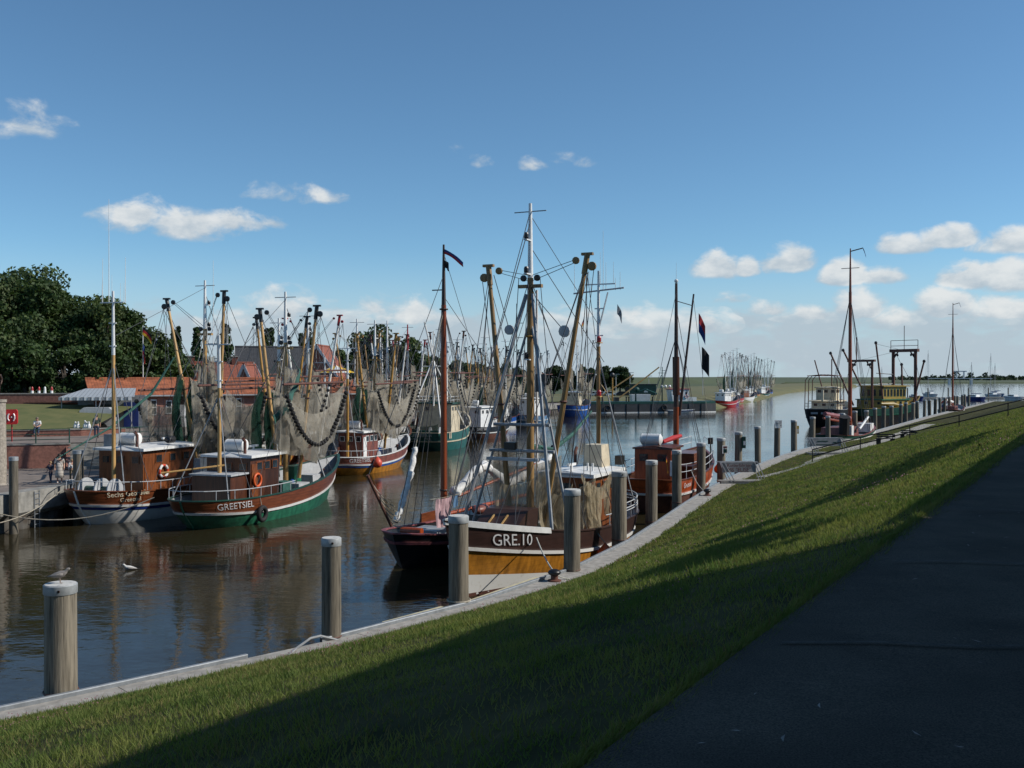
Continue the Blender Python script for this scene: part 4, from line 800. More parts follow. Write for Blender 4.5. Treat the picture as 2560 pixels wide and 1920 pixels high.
# ---- cutters packed along the quay behind the nearer ones
pack = [((-15.6, 99.0), 74, 'dark green cutter wedged behind the bow of the red-brown cutter', dict(low=BLACK, up=GREEND, spar=WHITED, head=RUST, mh=14.2)),
        ((-9.8, 134.0), 75, 'cutter with buff spars moored shoreward of the black-hulled one', dict(low=GREEN, up=WOODH, spar=BUFF, mh=13.8)),
        ((-14.9, 114.5), 75, 'cutter with red-topped mast moored on the shore side of the green trawler', dict(low=REDBR, up=BLACK, spar=WHITED, head=REDP, masttop=REDP, mh=14.6)),
        ((-6.6, 154.5), 74, 'cutter with ochre spars in the thick of the far moorings', dict(low=GREEND, up=WHITED, spar=OCHRE, mh=14.9)),
        ((-19.6, 66.5), 74, 'dark-hulled cutter squeezed between the quay and the first two cutters', dict(low=BLACK, up=WOODH, spar=OCHRE, mh=12.6, L=13)),
        ((-18.4, 74.5), 79, 'cutter with red-tipped white booms moored inside the yellow-hulled cutter', dict(low=GREY, up=WHITED, spar=WHITED, head=REDP, mh=13.6, tips=((2.2, 13.0), (2.6, 13.2)))),
        ((-16.9, 90.0), 78, 'cutter with grey hull and ochre spars lying behind the red-brown cutter', dict(low=BLACK, up=WOODH, spar=OCHRE, head=OCHRE, mh=13.9, tips=((2.4, 12.4), (2.2, 12.6)))),
        ((-16.6, 104.0), 77, 'cutter with blue hull moored between the yellow-hulled cutter and the green trawler', dict(low=NAVY, up=BLUEP, spar=BUFFD, mh=13.2)),
        ((-11.2, 124.0), 77, 'cutter with brown spars moored behind the green trawler', dict(low=GREEND, up=WOODH, spar=BUFFD, mh=14.8)),
        ((-7.2, 146.0), 76, 'dark cutter moored ashore of the black-hulled one under way', dict(low=BLACK, up=GREEND, spar=OCHRE, mh=13.6)),
        ((-3.2, 161.0), 75, 'cutter with white booms moored next to the pale blue one', dict(low=WHITED, up=BLUEP, spar=WHITED, mh=14.5)),
        ((1.2, 186.0), 74, 'cutter with orange-brown mast moored between the two blue boats', dict(low=REDBR, up=WHITED, spar=BUFFD, mh=15.0))]
for i, (p, h, lab, sp) in enumerate(pack):
    d = dict(lod=1, L=15.5, nets=(1, 1), beamz=7.4 + .5 * (i % 3), mizzen=i % 2 == 0, wall=(CREAM, WHITE, WOODV)[i % 3], trim=WHITE, zx=1.6, zh=10 + i % 3); d.update(sp); kutter('shrimp_cutter', lab, p, R(h), d, 'cutters moored along the far quay')
# ---- far cutters under the sea dike
far = [((54.8, 266), REDP, REDP, 'small red cutter at the near end of the distant row', WHITED), ((60.2, 283), PURPLE, REDBR, 'violet-red cutter second in the distant row', GREY), ((66.0, 300), REDP, REDP, 'red and white striped cutter third in the distant row', WHITED),
       ((72.0, 318), WHITE, WHITE, 'white-hulled cutter with pale net fourth in the distant row', RUST), ((80.0, 344), BLACK, GREEND, 'dark-hulled cutter fifth in the distant row', GREY), ((86.5, 363), WHITE, YELLOWH, 'cream cutter sixth in the distant row', GREY), ((94.5, 386), GREEND, GREEND, 'dark green cutter with white strake near the far end of the row', WHITED), ((104.0, 415), BLUEP, BLUEP, 'blue cutter with white wheelhouse last in the distant row', WHITED)]
for i, (p, lo, up, lab, sp) in enumerate(far):
    kutter('shrimp_cutter', lab, p, R(55 + 6 * (i % 3)), dict(low=lo, up=up, lod=1, L=14.5, mh=15.0 + (i * 7 % 3), tips=((2.6, 14 + i % 2), (2.6, 14.4)), spar=sp, head=(RUST, BLACK)[i % 2], nets=((1, 0), (0, 1), (1, 1))[i % 3], beamz=8.0, nobundle=True, mizzen=False, wall=(WHITE, CREAM, WHITE, WOODV)[i % 4], trim=WHITE, net=(NETD, NET)[i % 2]), 'distant cutters below the sea dike')
# ------------------------------------------------------------ GRE.10 in the right foreground
GH = R(244.5)
oG, hG = kutter('shrimp_cutter', 'dark brown cutter with ochre hull lettered GRE.10 on its bow, tan nets on deck', (4.92, 51.6), GH,
    dict(low=YELLOWH, up=BROWNH, stra=WHITED, rail=BROWNH, L=18.0, B=5.0, top=(3.0, 1.52, 1.62), strake=(2.02, .70, .85), mx=10.6, mh=15.7, tips=((2.6, 13.3), (1.9, 13.0)), boomtip=(-.4, -.2), hx=(2.9, 6.3), hw=2.6, hz=3.62, wall=WOODV, spar=BUFFD, head=BUFFD, zx=2.3, zh=13.6, nets=(0, 0), trim=WOODV, winch=False, boot=RUST, nobundle=True,
         hull=dict(p=2.6, tb=.5, rake=1.2, over=1.0, flare=(.42, .08, .3)), wallh=.85, raft=False))
hG.text(oG, 'GRE.10', .66, .862, 2.02, 1, FLAGW, slant=2.0)
# white band along the forefoot, tapering aft like a painted waterline
wl = lambda t: max(-.3, 1.05 * max(0, (t - .50) / .5) ** 1.0 - .12)
hG.strip([(lambda t: -.6, .006), (lambda t: -.05 if wl(t) > -.05 else -.6, .008), (wl, .008)]).build('waterline_band', WHITED, oG, smooth=True)
for sd in (1, -1):
    tt_ = [.75 + .25 * i / 12 for i in range(13)]; MB().grid([[hG.pt(t, hG.zt(t) + dz, sd, of) for t in tt_] for dz, of in ((-.1, .0), (-.1, .06), (.13, .06), (.13, -.14), (-.02, -.14))]).build('bow_rail', WHITE, oG)
for sd in (1, -1):                              # sheer legs of steel with cross pipes
    MB().tube([hG.pt(.735, hG.zt(.735), sd, -.12), V(10.7, sd * .15, 11.8)], .075, 9).build('steel_leg', STEEL if sd > 0 else GREY, oG, smooth=True)
for z, w_ in ((6.25, 2.6), (5.15, 3.0)): MB().tube([(11.5, -w_ / 2, z), (11.5, w_ / 2, z)], .07, 8).build('cross_pipe', GREY, oG)
MB().box((11.5, -.5, 5.35), (.3, .5, .3)).build('lamp_housing', BLACK, oG); MB().box((11.7, -.3, 4.8), (.25, 2.4, .12)).build('work_light', LGREY, oG)
for i in range(14): MB().tube([(10.95, -.18, 2.5 + i * .62), (10.95, -.48, 2.5 + i * .62)], .018, 4).build('rung', WIRE, oG)
MB().tube([(10.95, -.48, 1.6), (10.95, -.48, 11.4)], .02, 4).build('ladder_stile', WIRE, oG)
MB().tube([(10.35, .2, 1.4), (10.35, .2, 12.0)], .05, 6).build('conduit', WHITE, oG)
# companion hatch with sloping brown hood on the foredeck
MB().prism([(11.9, 1.3), (14.3, 1.8), (14.3, 2.15), (12.9, 2.85), (11.9, 2.85)], -.95, .95, 'Y').build('companion_hood', BROWNH, oG)
for y in (-.35, .25): MB().box((13.7, y, 2.5), (.8, .06, .05), rot=Matrix.Rotation(.46, 3, 'Y')).build('hood_handle', BUFF, oG)
# nets hung about the mast and across the wheelhouse front
netsheet(oG, (11.2, -1.5, 4.6), (10.0, 1.2, 4.9), .3, .5, 2.9, NETC, fold=.2, nf=3, belly=.5)
netsheet(oG, (10.9, .5, 4.2), (8.2, 2.1, 3.9), .7, 1.3, 1.7, NETC, fold=.16, nf=3, belly=.5)
netsheet(oG, (9.4, 1.9, 4.1), (6.0, 2.0, 3.9), .75, .95, .45, NETC, fold=.08, nf=4, belly=.1)
netsheet(oG, (8.9, 2.0, 3.7), (7.4, 2.05, 3.3), .1, .2, 2.0, NETC, fold=.22, nf=3, belly=.1, pinch=.5)
netsheet(oG, (6.6, 2.0, 3.55), (6.1, 2.0, 3.7), .1, .1, 1.6, NETC, fold=.1, nf=2, belly=.1, pinch=.4)
netsheet(oG, (11.9, .9, 4.0), (10.4, 1.9, 3.8), .6, 1.2, 1.5, NETC, fold=.18, nf=3, belly=.5)
netsheet(oG, (12.2, -.9, 3.9), (11.0, .9, 4.4), .4, .9, 1.7, NETC, fold=.2, nf=3, belly=.4)
netsheet(oG, (11.0, 1.0, 3.6), (9.6, 2.2, 3.0), .3, 1.0, 1.0, NETC, fold=.15, nf=3, belly=.6)
MB().tube([V(9.7, -.4, 5.2), V(8.6, .2, 5.0), V(6.5, .3, 5.6), V(4.6, .5, 6.6)], [.15, .11, .09, .05], 7).build('green_net_roll', GREENROPE, oG)
winch(oG, 8.1, .85, 1.7, .55)
MB().lathe([(.24, 0), (.31, .42), (.34, .43), (.34, .48), (.30, .48), (.22, .05)], (8.6, 1.6, .95), 14).build('orange_tub', ORANGE, oG, smooth=True)
MB().box((9.9, 1.3, 1.05), (1.6, 1.2, .5)).build('white_deck_box', WHITED, oG)
MB().box((3.2, .25, 4.35), (1.2, 1.0, 1.15), taper=.85).build('funnel_casing', CREAM, oG)
MB().box((2.2, 1.1, 4.1), (.5, .35, .45)).build('loudspeaker', BLACK, oG); MB().tube([(5.6, -1.0, 3.8), (5.6, -1.0, 4.7), (5.85, -1.0, 4.95)], .1, 8).build('exhaust_pipe', BLACK, oG, smooth=True)
MB().tube([(6.85, -1.2, 3.75), (6.85, 1.0, 3.75)], .1, 8).build('roof_spar', LGREY, oG, smooth=True)
for y in (.7, .95): MB().tube([(5.6, y, 3.8), (5.6, y, 4.2)], .05, 6).build('roof_stub', WHITE, oG)
ring(oG, (7.2, 1.9, 1.5), 'Y', .3, DARKSPAR, two=False, th=.03)
zg = hG.pt(.55, 1.0, 1).y
ballfender(oG, (9.0, zg + .42, .55), .40, ORANGE, V(9.0, zg - .05, 1.6)); tyre(oG, (6.2, zg + .12, .75), 'Y')
MB().box((6.6, zg + .03, 1.05), (.3, .1, 1.3)).build('fender_plank', BLACK, oG)
# mizzen crosstree with its aerials
MB().tube([(2.3, -1.35, 12.5), (2.3, 1.35, 12.7)], .045, 6).build('aerial_yard', LGREY, oG); MB().tube([(2.3, .5, 12.5), (2.3, .05, 10.8)], .04, 5).build('yard_brace', WHITE, oG)
for y, h in ((-1.3, 1.5), (-.4, .7), (.25, 3.0), (.4, 1.4), (.9, .6), (1.15, .9)): antenna(oG, (2.3, y, 12.6), h, .016)
for z in (10.0, 7.3): MB().lathe([(.1, 0), (.12, .05), (.12, .22), (.08, .3)], (2.55, .12, z), 8).build('red_lamp', REDP, oG); MB().box((2.5, .1, z - .03), (.4, .25, .05)).build('lamp_shelf', BUFF, oG)
flag(oG, (2.3, -.8, 11.3), [FLAGK, FLAGR, FLAGY], .5, .35, 1.4, (0, -1, 0)); flag(oG, (2.3, 1.0, 11.9), [GREY], .5, .5, 1.0, (0, .6, 0))
for a_, b_ in (((10.7, 0, 13.9), (2.3, .3, 9.0)), ((10.7, 0, 15.2), (17.8, 0, 3.1)), ((10.8, .1, 12.2), (4.2, 1.9, 1.9)), ((10.8, 0, 12.3), (14.9, 1.3, 2.6)), ((10.8, 0, 12.3), (14.9, -1.3, 2.6)), ((10.2, 2.4, 12.9), (8.9, 2.1, 3.9)), ((10.2, 2.5, 12.7), (9.3, 1.1, 1.6)), ((10.7, -1.9, 12.6), (12.4, -2.0, 2.4)), ((10.7, -1.9, 12.6), (9.6, -1.8, 1.7))): line(oG, a_, b_, .017)
line(oG, (10.6, .3, 11.6), (10.4, 1.5, 10.2), .02); block(oG, (10.4, 1.5, 10.2), .26, LGREY); line(oG, (10.4, 1.5, 10.2), (10.2, 2.4, 12.9), .018); line(oG, (10.4, 1.55, 10.1), (10.9, .6, 7.4), .018); block(oG, (10.6, -1.0, 10.3), .22, LGREY); line(oG, (10.6, -1.0, 10.3), (10.7, -1.7, 12.7), .018)
MB().box((10.9, .62, 8.0), (.12, .45, .75)).build('hanging_block_frame', WIRE, oG)
for sd in (1, -1): line(oG, (10.7, .5 * sd, 12.5), (10.5, sd * 1.3, 5.5), .016, sag=.9)
rails(oG, hG, .0, .28, .75, m=LGREY, step=.04)
# mooring lines of the cutter
def wpt(o, x, y, z): return Vector(o.location) + Matrix.Rotation(o.rotation_euler.z, 3, 'Z') @ V(x, y, z)
def rope(name, label, a, c, sag, r=.02, m=None, extra=()):
    a = Vector(a); c = Vector(c); pts = [a.lerp(c, t) - V(0, 0, sag * 4 * t * (1 - t)) for t in [i / 12 for i in range(13)]] + [Vector(e) for e in extra]
    return tag(MB().tube(pts, r, 6).build(name, m or ROPE, smooth=True), label, 'rope')

# ------------------------------------------------------------ flat-bottomed sailing barge outside GRE.10
def sailing_barge():
    hd = R(246); H = Hull(13.5, 4.2, (1.6, 1.0, 1.25), (1.2, .72, .85), rake=.8, over=.6, n=2.6, p=3.4, tb=.62, ts=.2, wall=.35, flare=(.35, .06, .25))
    u = Vector((math.cos(hd), math.sin(hd))); pos = Vector((.45, 54.6))
    o = thing('sailing_barge', 'old black sailing barge with red-brown mast and furled white sails, outside the brown cutter', 'sailing boat', (pos.x, pos.y, 0), hd)
    H.build(o, BLACK, BLACK, PINK, PINK, None, None, mat('grey_deck_paint', (.10, .12, .14), .6, .3, 2), BLACK)
    mx = 8.9; mz = MB().tube([(mx, 0, 1.0), (mx, 0, 6), (mx, 0, 11.6)], [.16, .155, .12], 12).build('mast', REDSPAR, o, smooth=True)
    MB().tube([(mx, 0, 11.6), (mx, 0, 14.4)], [.11, .05], 8).build('topmast', DARKSPAR, mz, smooth=True)
    for z in (2.5, 3.0, 11.4): MB().torus((mx, 0, z), .17, .04, 'Z', 12, 6).build('mast_band', DARKSPAR, mz)
    MB().box((mx, -.3, 12.3), (.06, .6, .05)).build('lamp_arm', WIRE, mz)
    flag(o, (mx, 0, 14.2), [FLAGB, FLAGR], 1.6, .22, .45, (.25, .9, 0), .03); flag(o, (mx, 0, 13.7), [FLAGK], .45, .35, .5, (.2, .9, 0))
    # boom and gaff with the sail bundled between lashings
    pts = [V(mx - .3, .3, 2.7), V(mx - 1.2, .8, 3.6), V(mx - 2.1, 1.1, 4.0), V(mx - 3.0, 1.3, 3.5), V(mx - 3.6, 1.5, 2.9), V(mx - 4.4, 1.9, 3.2), V(mx - 5.3, 2.4, 3.7), V(mx - 6.2, 2.9, 4.1)]
    def bundle(pts, r, name, lump=.28, par=o):
        P = [];
        for a, c in zip(pts, pts[1:]): P += [a.lerp(c, k / 5) for k in range(5)]
        P.append(pts[-1]); rs = [r * (1 + lump * math.sin(i * 1.3 + 2 * math.sin(i * .7)) + .16 * random.uniform(-1, 1)) for i in range(len(P))]; P = [p + V(random.uniform(-.04, .04), random.uniform(-.04, .04), random.uniform(-.04, .04)) for p in P]
        s = MB().tube(P, rs, 10).build(name, SAIL, par, smooth='all')
        for i in range(3, len(P) - 2, 5): MB().torus(P[i], rs[i] * .95, .018, 'X', 10, 4).build('lashing', ROPE, s)
        return s
    bundle(pts, .24, 'furled_mainsail')
    MB().tube([V(mx - .2, .2, 2.55), V(mx - 6.4, 3.0, 4.2)], .07, 8).build('gaff', REDSPAR, o); MB().tube([V(mx - .2, .2, 1.9), V(mx - 6.0, 1.6, 2.2)], .09, 8).build('boom', ORANGEW, o)
    bundle([V(13.0, -.2, 2.1), V(12.7, -.1, 2.5), V(12.4, -.1, 3.1), V(12.1, 0, 3.8), V(11.85, 0, 4.4), V(11.6, 0, 5.1)], .14, 'furled_jib', .16)
    MB().tube([V(13.3, -.2, 1.9), V(14.7, -.5, 4.2)], .06, 8).build('bowsprit', RUST, o)
    for i in range(5): line(o, (13.3 + i * .3, -.2 - .06 * i, 2.1 + i * .45), (13.0, .2 - .1 * i, 1.9 + .2 * i), .02, ROPE, 'headrope', .15)
    for sd in (1, -1):
        for x in (mx - 1.3, mx - .6, mx + .2): line(o, H.pt(x / 13.5, H.zt(x / 13.5), sd), (mx, 0, 11.5), .018, WIRE, 'shroud')
        lb = MB().box((6.0, sd * 2.2, 1.0), (2.3, .09, 1.1)).build('leeboard', WOODH, o)
    line(o, (mx, 0, 11.6), (13.1, 0, 2.2), .02, WIRE, 'forestay'); line(o, (mx, 0, 13.0), (14.6, -.5, 4.2), .014); line(o, (11.6, 0, 5.1), (mx, 0, 11.4), .02, ROPE, 'halyard'); line(o, (mx, 0, 12.0), (mx - 6.2, 2.9, 4.2), .014); line(o, (mx, 0, 14), (.5, 0, 2), .012)
    MB().box((4.2, 0, 1.1), (4.2, 2.4, .8), taper=.92).build('cabin_trunk', BROWNH, o); MB().box((10.2, 0, 1.15), (1.6, 1.6, .5), taper=.9).build('fore_hatch', GREY, o)
    MB().lathe([(.18, -.5), (.18, .5)], (11.9, 0, 1.5), 10, 'Y').build('windlass', ORANGEW, o); MB().ball((6.8, .9, 1.9), .5, 10, (1.5, .7, .5)).build('brown_sail_bag', REDBR, o, smooth='all')
    # washing hung on a line: a pink cloth
    line(o, (12.0, .9, 2.95), (9.0, 1.2, 3.0), .012, ROPE, 'clothes_line', .06)
    netsheet(o, (11.4, .95, 2.9), (10.2, 1.07, 2.9), .04, .05, 1.25, CLOTHP, fold=.07, nf=2, belly=.05, name='hung_cloth'); netsheet(o, (10.1, 1.1, 2.9), (9.7, 1.13, 2.92), .02, .03, .5, LBLUE, fold=.04, nf=1, belly=.02, name='hung_blue_cloth')
    return o
oS = sailing_barge()

# ------------------------------------------------------------ orange-brown excursion cutter by the quay
def excursion():
    hd = R(67.8)
    H = Hull(17, 4.6, (3.0, 1.9, 2.1), (1.95, 1.05, 1.2), rake=1.5, over=1.2, wall=.8, n=3.0, ts=.15)
    o = thing('excursion_cutter', 'orange-brown varnished excursion cutter with tall wheelhouse and white liferaft on its roof', 'boat', (7.75, 59.6, 0), hd)
    H.build(o, RUST, ORANGEW, WHITE, WOODH, None, None, None, WOODVB)
    wh, rf = house(o, 2.6, 5.4, 2.3, 1.4, 3.75, ORANGEW, WOODVB, WOODVB, 3, 2, over=.12, rake=.05, roofh=.1)
    liferaft(o, (3.4, .3, 4.32), 1.4, .36); MB().tube([(4.4, -.2, 4.1), (5.4, -.6, 4.3), (6.4, -.9, 4.4)], [.13, .17, .12], 8).build('red_rolled_awning', FLAGR, o, smooth=True)
    MB().box((10.5, 0, 2.4), (3.2, 2.6, 1.3), taper=.94).build('passenger_cabin', WOODH, o); MB().box((7.2, -1.0, 2.0), (2.0, 1.4, .9)).build('deck_bench', WOODVB, o)
    mx = 9.0; MB().tube([(mx, 0, 1.5), (mx, 0, 7), (mx, 0, 14.6)], [.19, .17, .09], 12).build('mast', DARKSPAR, o, smooth=True)
    MB().tube([(mx, .0, 1.5), (mx, 0, 6.2)], .195, 12).build('mast_foot', REDSPAR, o, smooth=True)
    MB().tube([(mx + .1, -.2, 5.6), (mx + .9, -1.0, 13.9)], [.1, .06], 8).build('gaff', DARKSPAR, o, smooth=True); MB().tube([(mx, 0, 13.4), (mx + .8, -.95, 13.1)], .03, 5).build('jaw_line', WIRE, o)
    MB().tube([(mx, 0, 7.0), (mx, .02, 9.6)], .24, 9).build('furled_topsail', WOODVB, o, smooth=True)
    MB().ball((mx, 0, 14.75), .14, 8).build('masthead_lamp', WHITE, o); antenna(o, (mx, 0, 14.8), 1.2)
    flag(o, (mx + 1.1, -1.3, 12.6), [FLAGR, FLAGB], .9, 1.3, 1.0, (.2, -1, 0)); flag(o, (mx + 1.2, -1.5, 10.3), [FLAGK], .8, 1.5, .75, (.2, -1, 0))
    line(o, (mx + .9, -1.0, 13.5), (mx + 1.5, -2.2, 2.6), .018, ROPE, 'flag_halyard')
    for sd in (1, -1):
        for x in (mx - 2.2, mx - 1.4, mx - .6): line(o, H.pt(x / 17, H.zt(x / 17), sd), (mx, 0, 11.0), .018, WIRE, 'shroud')
    line(o, (mx, 0, 13), (16.8, 0, 3.3), .02, WIRE, 'forestay'); line(o, (mx, 0, 14), (.6, 0, 4), .015)
    rails(o, H, .05, .95, .9, m=LGREY, step=.05)
    ballfender(o, (13.0, -2.1, 1.7), .3, ORANGE)
    MB().box((12.8, -1.6, 3.7), (.4, .3, .45)).build('deck_floodlight', BLACK, o); MB().tube([(12.8, -1.6, 2.2), (12.8, -1.6, 3.6)], .04).build('floodlight_post', BLACK, o)
    H.text(o, 'Greetsiel', .46, .16, 1.62, -1, FLAGW); flag(o, (2.0, -1.0, 3.6), [FLAGK, FLAGR, FLAGY], .5, .5, 1.6, (.3, -1, 0))
    MB().tube([(1.0, -1.6, 2.3), (1.0, -1.6, 3.2)], .14, 8).build('white_rescue_pod', WHITE, o, smooth=True)
    return o
oO = excursion()

# ------------------------------------------------------------ long barge across the far end
def barge():
    o = thing('work_barge', 'long dark grey work barge with green deck edge and small white deckhouse', 'barge', (14.5, 226.5, 0), R(12))
    pl = [(-1, 1.2), (1.0, 2.9), (30, 2.9), (33, 2.0), (33, -2.0), (30, -2.9), (1, -2.9), (-1, -1.2)]
    MB().prism(pl, -.6, 2.0, 'Z').build('hull', mat('barge_grey', (.035, .038, .042), .6, .35, 1.0), o); MB().prism([(a * .995 + .05, b * 1.01) for a, b in pl], 2.003, 2.5, 'Z').build('green_coaming', GREEND, o); MB().prism([(a, b * 1.004) for a, b in pl], -.12, .16, 'Z').build('boot_stripe', WHITED, o)
    for i in range(10): MB().tube([(2 + i * 3, -2.92, -.1), (2 + i * 3, -2.92, 1.95)], .09, 6).build('rib', BLACK, o)
    for x in (6.5, 20): tyre(o, (x, -3.05, 1.1), 'Y', .55)
    h = MB().prism([(22.6, 2.5), (28.4, 2.5), (28.4, 3.4), (26.6, 3.5), (26.6, 5.2), (22.2, 5.2)], -1.6, 1.6, 'Y').build('deckhouse', WHITE, o)
    MB().box((23.4, -1.62, 4.3), (.55, .06, .5)).build('window', GLASS, h); MB().box((24.6, -1.62, 3.7), (.7, .06, 1.7)).build('door', REDBR, h); MB().box((25.9, -1.62, 4.4), (.4, .06, .6)).build('window', GLASS, h); MB().box((24.3, 0, 5.3), (5.0, 3.5, .16)).build('roof', REDP, h); ring(h, (25.9, -1.7, 3.6), 'Y', .35, CORAL)
    for x in (20.3, 21.2, 22.2): MB().ball((x, -.6, 5.9), .36, 8).build('lamp_globe', WHITE, o)
    MB().tube([(20.6, 0, 2.5), (20.6, 0, 10.4)], [.16, .1], 7).build('mast', GREEND, o); MB().tube([(19.6, 0, 9.0), (21.6, 0, 9.0)], .06, 5).build('cross_tree', GREEND, o); MB().tube([(18.0, 0, 2.5), (20.4, 0, 8.5)], .08, 6).build('mast_leg', GREEND, o); MB().tube([(24, 0, 5.3), (24, 0, 9)], .06, 5).build('stub_mast', WHITE, o)
    MB().tube([(14.2, 0, 2.5), (14.2, 0, 4.5), (16.4, -.6, 5.2), (19, -1.0, 4.2)], .22, 7).build('deck_crane', GREEND, o); MB().ball((14.4, 0, 5.2), .7, 8, (1, 1, .8)).build('crane_head', GREEND, o); MB().box((9.5, 0, 3.0), (1.0, 1.4, .9)).build('winch_house', BLACK, o)
    for x in (5.5, 11.2, 11.8, 17.5): MB().lathe([(.16, 0), (.16, .9), (.26, 1.0), (.26, 1.1)], (x, -2.2, 2.5), 8).build('bollard', BLACK, o)
    return o
barge()
def beamer():                                  # two ochre derricks of a boat behind the brown mast
    o = thing('derrick_pontoon', 'grass-bank pontoon with two slanting ochre derricks and a white skip, beyond the barge', 'pontoon', (19.5, 236, 0), R(8))
    MB().box((8, 0, .9), (16, 4, 2.4)).build('hull', GREEND, o)
    MB().tube([(4.3, 0, 2.1), (4.3, 0, 8.2)], [.22, .15], 8).build('mast', OCHRE, o); MB().tube([(-.5, 0, 2.3), (4.2, 0, 5.2), (9.4, 0, 8.6)], .16, 7).build('derrick', BUFF, o); MB().tube([(4.5, -.4, 2.1), (10, -.3, 6.2), (15.6, -.3, 10.4)], .16, 7).build('derrick', BUFF, o); MB().ball((4.3, 0, 8.5), .6, 8).build('lamp', BLACK, o)
    MB().box((11.0, 0, 3.1), (4.2, 2.0, 1.7), taper=1.12).build('white_skip', WHITE, o); MB().tube([(1, 0, 7.2), (4, 0, 2.6)], .1, 6).build('leg', BUFF, o)
    return o
beamer()
def motorboat(name, label, pos, hd, L, B, hc, cab=True, mast=0, group=None, cat='motor boat', z=1.0):
    H = Hull(L, B, (z * 1.25, z * .95, z), (z * .9, z * .65, z * .7), rake=L * .1, over=.2, wall=.25, lod=1, n=3.5, ts=.1, p=2.2, tb=.4)
    o = thing(name, label, cat, (*pos, 0), hd, group); H.build(o, hc, hc, NAVY, WHITE, deck=WHITE, inner=WHITE)
    if cab:
        m = MB().box((L * .45, 0, z + .25), (L * .42, B * .6, .8), taper=.85).build('cabin', WHITE, o)
        for sd in (1, -1): MB().box((L * .45, sd * B * .285, z + .3), (L * .3, .05, .25)).build('window', GLASS, m)
    if mast:
        MB().tube([(L * .55, 0, z), (L * .55, 0, mast)], [.09, .06], 6).build('mast', LGREY, o); MB().tube([(L * .55, 0, z + 1.0), (L * .1, 0, z + 1.1)], [.13, .1], 6).build('boom_cover', NAVY, o)
        for sd in (1, -1): line(o, (L * .5, sd * B * .45, z), (L * .55, 0, mast * .97), .02, WIRE, 'shroud')
        line(o, (L * .98, 0, z * 1.2), (L * .55, 0, mast * .95), .02, WIRE, 'forestay'); MB().tube([(L * .55, -.9, mast * .55), (L * .55, .9, mast * .55)], .03, 5).build('spreader', LGREY, o)
    return o
motorboat('motorboat', 'small white open motorboat lying alongside the long barge', (35.2, 226.0), R(14), 6.5, 2.2, WHITE, cab=False, z=.55)
# ------------------------------------------------------------ boats on the right
def black_tug():
    hd = R(62); H = Hull(19, 6.2, (4.2, 2.75, 2.95), (2.6, 1.4, 1.6), rake=1.5, over=1.2, wall=.8, lod=1, n=3.2, ts=.14)
    o = thing('motor_vessel', 'black-hulled motor vessel with cream wheelhouse and brown pipe arches, stern towards us', 'boat', (49.6, 161.0, 0), hd)
    H.build(o, BLACK, BLACK, BLACK, GREY, deck=GREY, inner=CREAM); [MB().box((.02, y, 2.3), (.04, w_, .32)).build('faded_name', GREY, o) for y, w_ in ((.9, 1.1), (-.55, .8))]
    m, rf = house(o, 3.2, 9.0, 4.0, 2.2, 4.1, CREAM, CREAM, WOODVB, 4, 3, over=.5, door=False); house(o, 5.0, 8.2, 3.2, 4.3, 6.3, CREAM, CREAM, WOODV, 3, 3, over=.25, door=False)
    for x in (.9, 3.6, 6.6): MB().tube([(x, 2.6, 2.8), (x, 2.5, 7.6), (x, 2.0, 8.3), (x, 0, 8.5), (x, -2.0, 8.3), (x, -2.5, 7.6), (x, -2.6, 2.8)], .07, 6).build('pipe_arch', RUST, o)
    for y in (-2.2, 0, 2.2): MB().tube([(.9, y, 8.35), (6.6, y, 8.35)], .06, 5).build('pipe_rail', RUST, o)
    MB().tube([(10, 0, 3), (10, 0, 11.2)], .09, 6).build('mast', RUST, o); MB().tube([(9.2, .8, 4), (8.8, 2.6, 11)], .1, 6).build('derrick', RUST, o)
    MB().tube([(2, 0, 4.2), (2, 0, 6)], .2, 8).build('vent', CREAM, o); rails(o, H, 0, .3, .9, m=GREY, step=.06); return o
black_tug()
